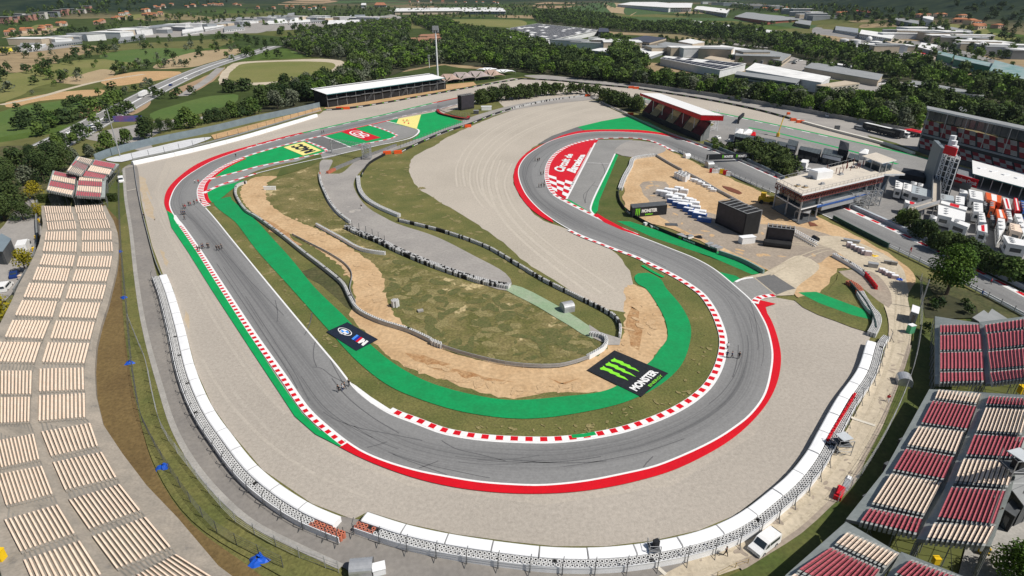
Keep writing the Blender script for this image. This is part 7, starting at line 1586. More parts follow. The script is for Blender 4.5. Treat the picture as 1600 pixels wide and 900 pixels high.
for d in(-5,5):b.tube((p.x+d,p.y,0),(p.x+d,p.y,z-6),.25,steel,n=5)
tag(b.build('billboard'),'blue and red roadside billboard beyond the upper left trees','billboard')
def hedge():
    b=MB();a,c=at(62,316),at(184,315);t=(c-a).normalized();L=(c-a).length;n=Vector((-t.y,t.x,0));gm=leafmat('hedge_leaf',(.02,.035,.01),(.05,.07,.015))
    b.prism([tuple(p)[:2]for p in(a-n*.8,c-n*.8,c+n*.8,a+n*.8)],0,2.3,gm)
    for k in range(2600):
        u=random.uniform(0,L);d=random.uniform(-1,1);z=random.uniform(.1,2.7)if abs(d)>.8 else random.uniform(2.2,2.7);p=a+t*u+n*d;s=.25;r=Vector((random.gauss(0,1),random.gauss(0,1),random.gauss(0,1))).normalized()*s;q=r.orthogonal().normalized()*s
        b.poly([(p.x+r.x,p.y+r.y,z+r.z),(p.x+q.x,p.y+q.y,z+q.z),(p.x-r.x,p.y-r.y,z-r.z),(p.x-q.x,p.y-q.y,z-q.z)],gm)
    tag(b.build('hedge'),'long clipped dark hedge between the two left grandstands','hedge')
hedge()
for q,l in(((1421,211),'left red canopy tent beside the main grandstand end'),((1434,214),'right red canopy tent beside the main grandstand end')):
    p=at(*q);b=MB();b.box((p.x,p.y,2.4),(5,4,.3),red_pl,.3)
    for dx,dy in((-2,-1.5),(2,-1.5),(2,1.5),(-2,1.5)):b.tube((p.x+dx,p.y+dy,0),(p.x+dx,p.y+dy,2.4),.06,steel,n=4)
    b.box((p.x,p.y,0),(3,2,1.2),blackp,.3);tag(b.build('canopy_tent'),l,'tent')
wall([(1302,181),(1336,187)],.8,'left long tan timber stack on the road behind the gravel',f_tan,1.6,'timber_stack','timber');wall([(1334,180),(1366,187)],.8,'right long tan timber stack on the road behind the gravel',f_tan,1.6,'timber_stack','timber')
boxthing((1008,128),(9,2.4,2.6),bl_,'blue container by the road behind the top gravel','container',rz=-.15,lid=bl_);boxthing((1027,131),(9,2.4,2.6),fence_white,'white container right of the blue one','container',rz=-.15,lid=white)
# ---------------------------------------------------------------- trees
LM={'pine':leafmat('pine_needles',(.028,.052,.017),(.078,.11,.03)),'dark':leafmat('dark_leaves',(.026,.05,.018),(.075,.11,.032)),'mid':leafmat('green_leaves',(.038,.08,.016),(.11,.165,.036)),
      'olive':leafmat('olive_leaves',(.09,.11,.07),(.16,.18,.12)),'bright':leafmat('bright_leaves',(.04,.09,.012),(.12,.2,.03)),'yellow':leafmat('yellow_green_leaves',(.15,.15,.01),(.32,.27,.02))}
bark=M('bark',(.09,.065,.045),(.13,.1,.07),3,.9)
def crown_np(rng,H_,W_,n,leaf,shape='round',nl=9):
    """leaf clumps through the crown volume: returns quads as (n*4,3)"""
    lob=[]
    base=.1 if shape!='cypress' else.04
    for i in range(nl):
        a=rng.uniform(0,6.28);t=rng.uniform(0,1)
        if shape=='umbrella':z=H_*(.68+.2*rng.uniform());rr=W_*.5*(.25+.55*rng.uniform());sz=W_*.22;sv=H_*.1
        elif shape=='cypress':z=H_*(.1+.85*(i/nl));rr=0;sz=W_*.4*(1-.65*i/nl);sv=H_*.12
        else:z=H_*(base+.14+.5*t);rr=W_*.5*(.72-.5*t)*rng.uniform(.5,1.1);sz=W_*rng.uniform(.22,.32);sv=sz*.85*H_/max(W_,.1)*.9
        lob.append((rr*math.cos(a),rr*math.sin(a),z,sz,sv))
    if shape!='cypress':lob.append((0,0,H_*(.72 if shape=='round' else.8),W_*.27,H_*.2))
    lob=np.array(lob);k=rng.integers(0,len(lob),n);L_=lob[k]
    d=rng.normal(size=(n,3));d/=np.linalg.norm(d,axis=1)[:,None];rad=rng.uniform(.35,1.0,n)**.45
    c=L_[:,:3]+d*np.stack([L_[:,3]*rad,L_[:,3]*rad,L_[:,4]*rad],1)
    nrm=d*.8+rng.normal(size=(n,3))*.6+np.array([0,0,.35]);nrm/=np.linalg.norm(nrm,axis=1)[:,None]
    u=np.cross(nrm,rng.normal(size=(n,3)));u/=np.linalg.norm(u,axis=1)[:,None];v=np.cross(nrm,u);s=leaf*rng.uniform(.55,1.25,n)[:,None]
    q=np.stack([c+u*s,c+v*s*.8,c-u*s,c-v*s*.8],1);return q.reshape(-1,3)
def quads_mesh(name,Q,mat):
    n=len(Q)//4;me=bpy.data.meshes.new(name);me.vertices.add(n*4);me.vertices.foreach_set('co',Q.astype(np.float32).ravel());me.loops.add(n*4);me.loops.foreach_set('vertex_index',np.arange(n*4,dtype=np.int32));me.polygons.add(n);me.polygons.foreach_set('loop_start',np.arange(0,n*4,4,dtype=np.int32));me.polygons.foreach_set('loop_total',np.full(n,4,dtype=np.int32));me.materials.append(mat);me.update(calc_edges=True);me.validate();return me
def trunk_mesh(H_,W_,shape,rng):
    b=MB();r=H_*.022+.06
    if shape=='cypress':b.tube((0,0,0),(0,0,H_*.3),r,bark,r*.6)
    else:
        top=Vector((rng.uniform(-.03,.03)*H_,rng.uniform(-.03,.03)*H_,H_*.5));b.tube((0,0,0),top,r,bark,r*.65,7,False)
        for k in range(5):
            a=k*1.257+rng.uniform(0,.8);e_=Vector((math.cos(a)*W_*.3,math.sin(a)*W_*.3,H_*rng.uniform(.62,.8)));s_=top*rng.uniform(.6,1);b.tube(s_,e_,r*.5,bark,r*.15,5,False)
    o=b.build('tr',origin=(0,0,0));me=o.data;bpy.data.objects.remove(o);return me
PROTO={}
def proto(kind,mat,n,leaf,H_=10,W_=8,seeds=3):
    out=[]
    for s in range(seeds):
        rng=np.random.default_rng(hash((kind,n))%1000+s*17 if False else(n+s*31+len(kind)*7));Q=crown_np(rng,H_,W_,n,leaf,kind if kind in('umbrella','cypress')else 'round',13)
        out.append((quads_mesh('crown',Q,mat),trunk_mesh(H_,W_,kind,rng),Q))
    return out
SPEC={'pine':('round','pine',1300,.45,10,9),'dark':('round','dark',1200,.5,10,9),'mid':('round','mid',1200,.5,10,9),'olive':('round','olive',900,.45,10,8),'fresh':('round','bright',1200,.5,10,9),'yellow':('round','yellow',1000,.33,10,8.5),'cypress':('cypress','dark',400,.4,10,2.2),'pinetall':('round','pine',1200,.45,10,7.5),'hero':('round','bright',5600,.2,10,8.4),'herod':('round','dark',3800,.23,10,8.0),'bush':('round','dark',500,.6,10,12)}
for k,(sh,lm,n,lf,h_,w_)in SPEC.items():PROTO[k]=proto(sh,LM[lm],n,lf,h_,w_)
def put_tree(kind,p,h,label,group=None,name=None,wscale=1.0):
    if kind=='hero' and group:kind='fresh'
    cr,tr,_=random.choice(PROTO[kind]);s=h/10;rz=random.uniform(0,6.28)
    o=thing(name or('pine_tree' if 'pine' in kind else 'cypress_tree' if kind=='cypress' else 'shrub' if kind=='bush' else 'tree'),tuple(p),label,'shrub' if kind=='bush' else 'tree',group,rz);o.scale=(s*wscale,s*wscale,s)
    for nm,me in(('crown',cr),('trunk',tr)):c=bpy.data.objects.new(nm,me);C.objects.link(c);c.parent=o
    return o
TREES=[]
def inpoly(x,y,P):
    c=False;j=len(P)-1
    for i in range(len(P)):
        if(P[i][1]>y)!=(P[j][1]>y)and x<(P[j][0]-P[i][0])*(y-P[i][1])/(P[j][1]-P[i][1])+P[i][0]:c=not c
        j=i
    return c
def wood(px,spacing,h,kinds,label,group,hv=.25,jit=.9,dens=1.0):
    if spacing<25 and group!='shrubs in front of the upper right grandstand':sheet('woodland_floor',px,forest_floor,False)
    spacing*=.68 if spacing>8 else.9
    P=[at(x,y)for x,y in px];X=[p.x for p in P];Y=[p.y for p in P];P2=[(p.x,p.y)for p in P];sy=spacing
    x=min(X)
    while x<max(X):
        y=min(Y)
        while y<max(Y):
            xx,yy=x+random.uniform(-.5,.5)*spacing*jit,y+random.uniform(-.5,.5)*sy*jit
            if inpoly(xx,yy,P2)and random.random()<dens*.93 and(spacing<5 or math.sin(xx*.045)*math.sin(yy*.038+xx*.01)<.82):
                TREES.append((random.choice(kinds),Vector((xx,yy,hgt(xx,yy))),h*random.uniform(1-hv,1+hv),random.uniform(.85,1.25),label,group))
            y+=sy
        x+=spacing
def row(px,n,h,kinds,label,group,hv=.25,jit=2.0):
    P=resample(smooth_path(G(px),4),1.0)
    for k in range(n):
        p=P[min(len(P)-1,int((k+random.uniform(.1,.9))/n*len(P)))]+Vector((random.uniform(-jit,jit),random.uniform(-jit,jit),0));p.z=hgt(p.x,p.y);TREES.append((random.choice(kinds),p,h*random.uniform(1-hv,1+hv),random.uniform(.85,1.2),label,group))
def tr1(kind,px,ytop,label,ws=1.0):
    p=at(*px);z=zat(p,ytop);TREES.append((kind,p,z-p.z,ws,label,None))
forest_floor=M('forest_floor',(.03,.035,.015),(.05,.05,.022),.1,.95,c3=(.1,.085,.045),fine=.2,fscale=1)
D_,MI,PI_='dark','mid','pinetall'
wood([(440,72),(470,62),(530,46),(600,38),(640,34),(640,52),(630,64),(640,76),(690,78),(690,100),(640,108),(560,138),(505,158),(450,172),(408,176),(395,160),(425,150),(470,138),(540,122),(548,108),(545,96),(480,88)],13,12,[D_,D_,MI,PI_,'hero','olive'],'tree in the dense wood behind the white roofed grandstand','trees in the wood behind the white roofed grandstand')
wood([(640,34),(690,30),(720,46),(800,58),(850,76),(930,98),(1000,125),(985,132),(900,122),(820,114),(780,108),(740,103),(690,100),(692,78),(690,55)],13,12,[D_,D_,MI,PI_,'hero'],'tree in the wood between the tents and the solar roofed warehouse','trees in the wood right of the tall mast')
wood([(930,112),(1000,124),(1080,135),(1200,152),(1260,158),(1330,168),(1400,176),(1440,190),(1438,208),(1390,202),(1300,182),(1200,166),(1100,148),(1000,134),(930,124)],10,11,[D_,MI,PI_,'hero','olive'],'green tree in the belt behind the long grey concrete wall','trees behind the grey concrete wall')
wood([(1380,146),(1440,155),(1500,172),(1560,190),(1620,215),(1620,232),(1530,205),(1440,188),(1380,170)],11,12,[D_,PI_,MI],'dark tree in the wood behind the main grandstand roof','trees behind the main grandstand')
wood([(1200,56),(1260,66),(1330,82),(1400,96),(1500,118),(1620,150),(1620,180),(1520,155),(1400,126),(1300,100),(1200,82)],17,12,[D_,MI,PI_,'hero'],'tree in the dark belt between the industrial sheds at upper right','trees in the upper right belt')
wood([(830,22),(880,18),(960,28),(1000,40),(1080,38),(1200,54),(1200,74),(1120,64),(1060,54),(960,50),(900,42),(840,36)],20,12,[D_,MI],'tree in the distant belt behind the solar roofed warehouse','trees behind the solar roofed warehouse')
wood([(940,62),(970,64),(1000,90),(1010,108),(990,118),(960,105)],12,12,[D_,MI],'tree beside the white curved industrial building','trees beside the white curved building')
wood([(1150,236),(1175,229),(1215,243),(1245,268),(1246,277),(1225,276),(1190,262),(1160,248)],3.6,6.0,['pine','pinetall'],'umbrella pine in the long dark clump between pits and straight','pines between pits and straight',hv=.12)
wood([(1100,222),(1140,228),(1150,240),(1120,238)],4.5,3.5,[D_,MI],'low shrub-like tree below the red roofed grandstand','low trees below the red roofed grandstand')
row([(746,163),(765,160),(790,157),(803,156)],13,10,['pinetall','pine'],'pine beside the black screen at the top of the infield','pines beside the black screen',.15)
row([(806,156),(840,151),(878,148)],16,9.5,['pinetall'],'pine in the row above the raked gravel, left part','pines above the raked gravel left',.15)
row([(884,147),(910,147),(932,151)],12,8,['pinetall'],'pine in the row above the raked gravel, right part','pines above the raked gravel right',.2)
wood([(938,158),(960,158),(1000,170),(1000,178),(975,172),(945,163)],5,9,['pinetall','pine'],'dark pine in the clump left of the red roofed grandstand','pines left of the red roofed grandstand',hv=.15)
row([(1404,350),(1440,372),(1475,396),(1530,418),(1620,452)],34,6,[D_,PI_,MI],'dark tree in the row between paddock and straight','trees between paddock and straight',.25,1.8)
wood([(1440,470),(1480,462),(1525,480),(1530,498),(1470,500),(1445,498)],4.2,2.6,[D_,MI],'low dark tree behind the upper right grandstand','low trees behind the upper right grandstand')
wood([(1440,505),(1453,505),(1450,600),(1443,600)],4,2.5,[D_,MI],'green shrub in front of the upper right grandstand','shrubs in front of the upper right grandstand',dens=.7)
tr1('hero',(1478,462),374,'big bright green tree standing before the straight on the right',.98);tr1('hero',(1588,920),850,'bright green tree at the lower right corner',1.2)
for px,yt,k,l,ws in(((95,272),212,'herod','big dark tree behind the small upper left stand',1.0),((70,285),228,'herod','dark round tree left of the small upper left stand',1.0),((30,268),226,'dark','dark tree at the upper left by the motorway',1),((15,300),252,'herod','dark tree in the left wood near the car park',1.1),((45,290),255,'olive','pale grey green tree in the left wood',1.1),((22,322),280,'pinetall','tall pine in the left wood',1.1),((8,345),298,'herod','dark pine at the left edge above the car park',1.2),((38,345),308,'herod','dark pine with a clear trunk beside the car park',1.0),((60,312),280,'yellow','upper yellow green tree at the corner of the left stand',1.1),((62,340),314,'yellow','small yellow green tree behind the top seats of the left stand',.9),((42,428),385,'yellow','thin yellow green tree beside the white truck',.9),((4,520),452,'yellow','large yellow green tree at the left edge over the seats',1.2),((-6,560),500,'yellow','yellow green tree cut by the left edge',1.0),
    ((50,250),222,'herod','dark tree just right of the motorway at the left',1),((118,258),225,'olive','pale tree behind the small upper left stand',.8),((5,280),240,'dark','leftmost dark tree at the edge above the wood',1.1),((140,245),222,'dark','slim tree before the white slab',.8)):tr1(k,px,yt,l,ws)
for px,yt,k,l in(((143,246),224,'olive','small grey tree on the pale yard'),((153,242),229,'cypress','short cypress beside the blue grey wall'),((170,235),200,'mid','green tree on the pale yard left of the cypress'),((192,228),212,'cypress','slim cypress among the trees above the blue grey wall'),((200,226),198,'mid','green tree right of the slim cypress'),((228,218),176,'pinetall','tall leaning pine above the blue grey wall'),((238,213),178,'herod','dark tree right of the leaning pine'),((252,208),182,'herod','wide dark tree above the blue grey wall'),((266,205),182,'herod','dark tree in the row above the blue grey wall'),((280,202),180,'mid','mid green tree in the row above the blue grey wall'),((296,200),163,'mid','tall green tree in the row above the blue grey wall'),((310,196),176,'mid','smaller green tree in the row above the blue grey wall'),((320,194),175,'cypress','cypress in the row above the blue grey wall'),((328,192),168,'dark','dark tree right of the cypress above the wall'),((340,190),165,'dark','second dark tree right of the cypress above the wall'),((352,188),166,'dark','third dark tree right of the cypress above the wall')):tr1(k,px,yt,l,.9)
row([(360,185),(378,182),(395,178)],7,9,[D_,MI],'dark tree at the left end of the big wood','trees at the left end of the big wood')
row([(100,192),(75,205),(55,215)],8,8,[D_,MI],'tree along the motorway at the far left','trees along the left motorway');row([(150,205),(120,222),(95,236),(70,250)],10,7,[D_,MI],'tree on the near side of the left motorway','trees on the near side of the motorway')
row([(205,175),(170,190),(150,198)],8,7,[D_,MI],'tree between motorway and pale yard','trees between motorway and pale yard');row([(70,200),(120,188),(165,170),(190,160)],14,9,[D_,MI],'tree on the upper side of the motorway','trees on the upper side of the motorway')
row([(160,160),(180,152),(215,142),(245,132)],10,7,[D_,'olive'],'scrubby tree on the orange bank','scrubby trees on the orange bank');row([(228,148),(240,152),(262,156),(290,150),(300,148)],7,7,[D_],'round dark tree beside the motorway bridge','round trees by the motorway bridge');row([(180,118),(205,112),(235,108),(270,105),(300,104)],12,9,[D_,MI,'olive'],'tree in the line across the left fields','trees across the left fields')
row([(350,142),(365,145),(380,142),(395,140)],7,9,[D_],'dark tree below the oval field','trees below the oval field');row([(60,112),(90,100),(130,92),(180,78)],12,9,[D_],'tree in the upper left field edge','trees at the upper left field edge');row([(110,88),(160,76),(220,66),(290,60),(370,66),(420,78)],22,9,[D_,MI],'tree in the long line below the industrial strip','trees below the industrial strip')
row([(0,118),(20,112),(60,118),(100,130)],9,9,[D_,MI],'tree at the far left field corner','trees at the far left field corner');row([(0,88),(40,82),(90,78)],7,9,[D_],'tree by the yellow field','trees by the yellow field');row([(330,60),(365,62),(400,66),(440,72)],9,10,[D_,MI],'tree above the brown field','trees above the brown field');row([(375,84),(392,90),(410,92),(440,92)],8,11,[MI,D_],'tree at the motorway end','trees at the motorway end')
row([(30,190),(50,196),(25,205),(60,178)],8,7,[D_],'small tree on the left meadow','small trees on the left meadow');row([(120,172),(110,168),(140,160)],4,7,[D_],'small dark tree above the orange soil','small trees above the orange soil')
for x,y,n in((70,55,10),(150,48,10),(240,30,18),(330,34,14),(420,40,12),(520,26,14),(620,22,12),(720,26,12),(760,18,14),(180,20,14),(300,8,14),(100,24,12),(860,10,10),(1100,22,14),(1200,40,12)):
    row([(x-50,y+6),(x,y),(x+50,y-4)],n,10,[D_,MI],'tree among the far farmland and villages','far farmland trees',.3,14)
for q in([(0,95),(200,70),(400,62),(440,90),(330,100),(200,118),(90,140),(0,160)],[(0,170),(120,150),(240,130),(200,160),(110,185),(0,225)],[(60,50),(300,20),(480,10),(620,12),(640,26),(420,38),(200,48),(60,64)],[(640,8),(900,6),(960,2),(960,12),(860,30),(640,30)]):
    wood(q,34,7,[D_,MI,D_,'olive'],'bush or small tree in the far farmland','bushes in the far farmland',dens=.5,hv=.5)
for q in([(1040,40),(1300,60),(1300,66),(1200,58),(1060,46)],[(1260,96),(1380,114),(1400,128),(1380,124),(1260,108)],[(1100,88),(1260,112),(1258,116),(1120,96)],[(1030,60),(1100,66),(1200,76),(1200,84),(1100,72),(1030,66)],[(1380,60),(1600,110),(1600,120),(1500,100),(1380,76)]):
    wood(q,16,7,[D_,MI],'tree between the sheds of the industrial estate','trees between the industrial sheds',dens=.45)
for q in([(0,22),(120,6),(200,2),(260,0),(200,12),(120,22),(40,38),(0,48)],[(1330,20),(1420,34),(1600,60),(1600,95),(1500,70),(1400,48),(1290,32)],[(1120,4),(1300,12),(1420,18),(1500,34),(1420,34),(1300,24),(1150,16)],[(1440,60),(1500,62),(1600,90),(1600,112),(1540,96),(1450,78)],[(430,46),(520,40),(600,34),(600,44),(520,56),(440,60)]):
    wood(q,30,11,[D_,MI],'tree on the far slopes','trees on the far slopes',dens=.75)
wood([(1480,6),(1700,30),(1700,80),(1600,55),(1500,30)],34,11,[D_],'tree on the far slopes','trees on the far slopes',dens=.8)
def dist(p):return math.hypot(p.x,p.y)
def visible(p):
    f=p.y*cp-(p.z-H)*sp_;u=p.y*sp_+(p.z-H)*cp;x=800+F*p.x/f;y=450-F*u/f;return-40<x<1640 and y<960
TREES=[t for t in TREES if visible(t[1])]
TREES.sort(key=lambda t:(0 if t[5]is None else 1,-t[2]/dist(t[1])))
NT=296;far=TREES[NT:]
for k,p,h,ws,l,g in TREES[:NT]:
    put_tree(k,p,h,l,g,wscale=ws)
print('trees',len(TREES))
rng=np.random.default_rng(3);low={}
for kk,lm,n,lf in(('dark','dark',130,.95),('mid','mid',130,.95),('pinetall','pine',130,.9),('pine','pine',130,.85),('olive','olive',100,.9),('vfar','dark',40,1.6),('bright','bright',130,.95)):
    low[kk]=[crown_np(np.random.default_rng(i),10,9,n,lf,'round',8)for i in range(5)]
parts_={}
for k,p,h,ws,l,g in far:
    d=dist(p);kk=k if k in low else 'bright' if k=='hero' else 'dark';Q=low[kk if d<1500 else 'vfar'][random.randrange(5)];s=h/10;a=random.uniform(0,6.28);ca,sa=math.cos(a),math.sin(a)
    R_=np.array([[ca,-sa,0],[sa,ca,0],[0,0,1]]);V=(Q*np.array([s*ws,s*ws,s]))@R_.T+np.array([p.x,p.y,p.z]);lmk={'dark':'dark','mid':'mid','pinetall':'pine','pine':'pine','olive':'olive','bright':'bright'}[kk]
    parts_.setdefault(lmk,[]).append(V)
for k,V in parts_.items():
    V=np.concatenate(V);o0=V.mean(0);o0[2]=0;me=quads_mesh('woodland',V-o0,LM[k]);o=bpy.data.objects.new('woodland',me);C.objects.link(o);o.location=o0
    tag(o,{'dark':'dark broadleaf woodland spread over the far countryside','mid':'brighter green broadleaf trees spread over the far countryside','pine':'dark pine woodland in the far belts','olive':'grey green scrub trees across the far fields','bright':'fresh light green trees scattered among the far woods'}[k],'woodland',None,'stuff')
# ---------------------------------------------------------------- far buildings
def bld(q,hpx,label,wall_,roof_,name='warehouse',cat='building',win=0,wm=None,parapet=True,panels=None,bands=False):
    """q: roof corners in the photo starting with the front-left one; hpx: wall height in photo pixels there"""
    base=at(q[0][0],q[0][1]+hpx);z=max(base.z+2.5,zat(base,q[0][1]));g=base.z
    def atz(x,y):
        dx,dy,dz=ray(x,y);dz=min(dz,-1e-4);t=(z-H)/dz;return Vector((dx*t,dy*t,z))
    P=[atz(x,y)for x,y in q];b=MB();b.prism([(p.x,p.y)for p in P],g-8,z,wall_);r=tag(b.build(name),label,cat)
    c=sum(P,Vector())/4;f=MB();f.prism([(p.x+(p.x-c.x)*.012,p.y+(p.y-c.y)*.012)for p in P],z,z+.5,roof_);rf=f.build('roof',r)
    if win:
        for i in range(len(P)):
            A,B_=P[i],P[(i+1)%len(P)];d=((A+B_)/2-c);d.z=0
            if d.y>0 and abs(d.y)>abs(d.x)*.5:continue
            d=d.normalized()*.25;n=max(2,min(16,int((A-B_).length/(5 if not bands else 60))));W_=MB()
            for rr in range(win):
                zz0=g+(z-g)*(rr+.35)/win;zz1=g+(z-g)*(rr+.75)/win
                for k in range(n):
                    u,v=A.lerp(B_,(k+(.22 if not bands else.02))/n)+d,A.lerp(B_,(k+(.78 if not bands else.98))/n)+d;W_.poly([(u.x,u.y,zz0),(v.x,v.y,zz0),(v.x,v.y,zz1),(u.x,u.y,zz1)],wm or glass)
            W_.build('windows',r)
    if panels:
        nu,nv,m=panels;s=MB()
        for i in range(nu):
            for j in range(nv):
                if random.random()<.12:continue
                a0,a1,b0,b1=(i+.04)/nu,(i+.96)/nu,(j+.06)/nv,(j+.9)/nv;s.poly([tuple(lerp2(P,u,v)+Vector((0,0,.56)))for u,v in((a0,b0),(a1,b0),(a1,b1),(a0,b1))],m)
        s.build('roof_panels',r)
    return r
wh=M('white_cladding',(.66,.67,.67),(.58,.59,.6),.05,.7,fine=.06,fscale=.3);whr=M('white_roof',(.76,.76,.74),(.64,.64,.63),.03,.7,fine=.12,fscale=.15);gr_=M('grey_cladding',(.27,.29,.31),(.22,.24,.26),.05,.7);pv=M('solar_panel',(.03,.035,.05),(.045,.05,.065),.3,.8,spec=.08);lime=M('lime_roof',(.5,.65,.1),(.42,.58,.1),.1)
gw=M('green_cladding',(.03,.2,.12),(.025,.16,.1),.1,.6);tl=M('teal_roof',(.13,.26,.25),(.3,.36,.36),.1,.6);dkr=M('dark_roof',(.05,.055,.08),(.07,.075,.1),.1,.6)
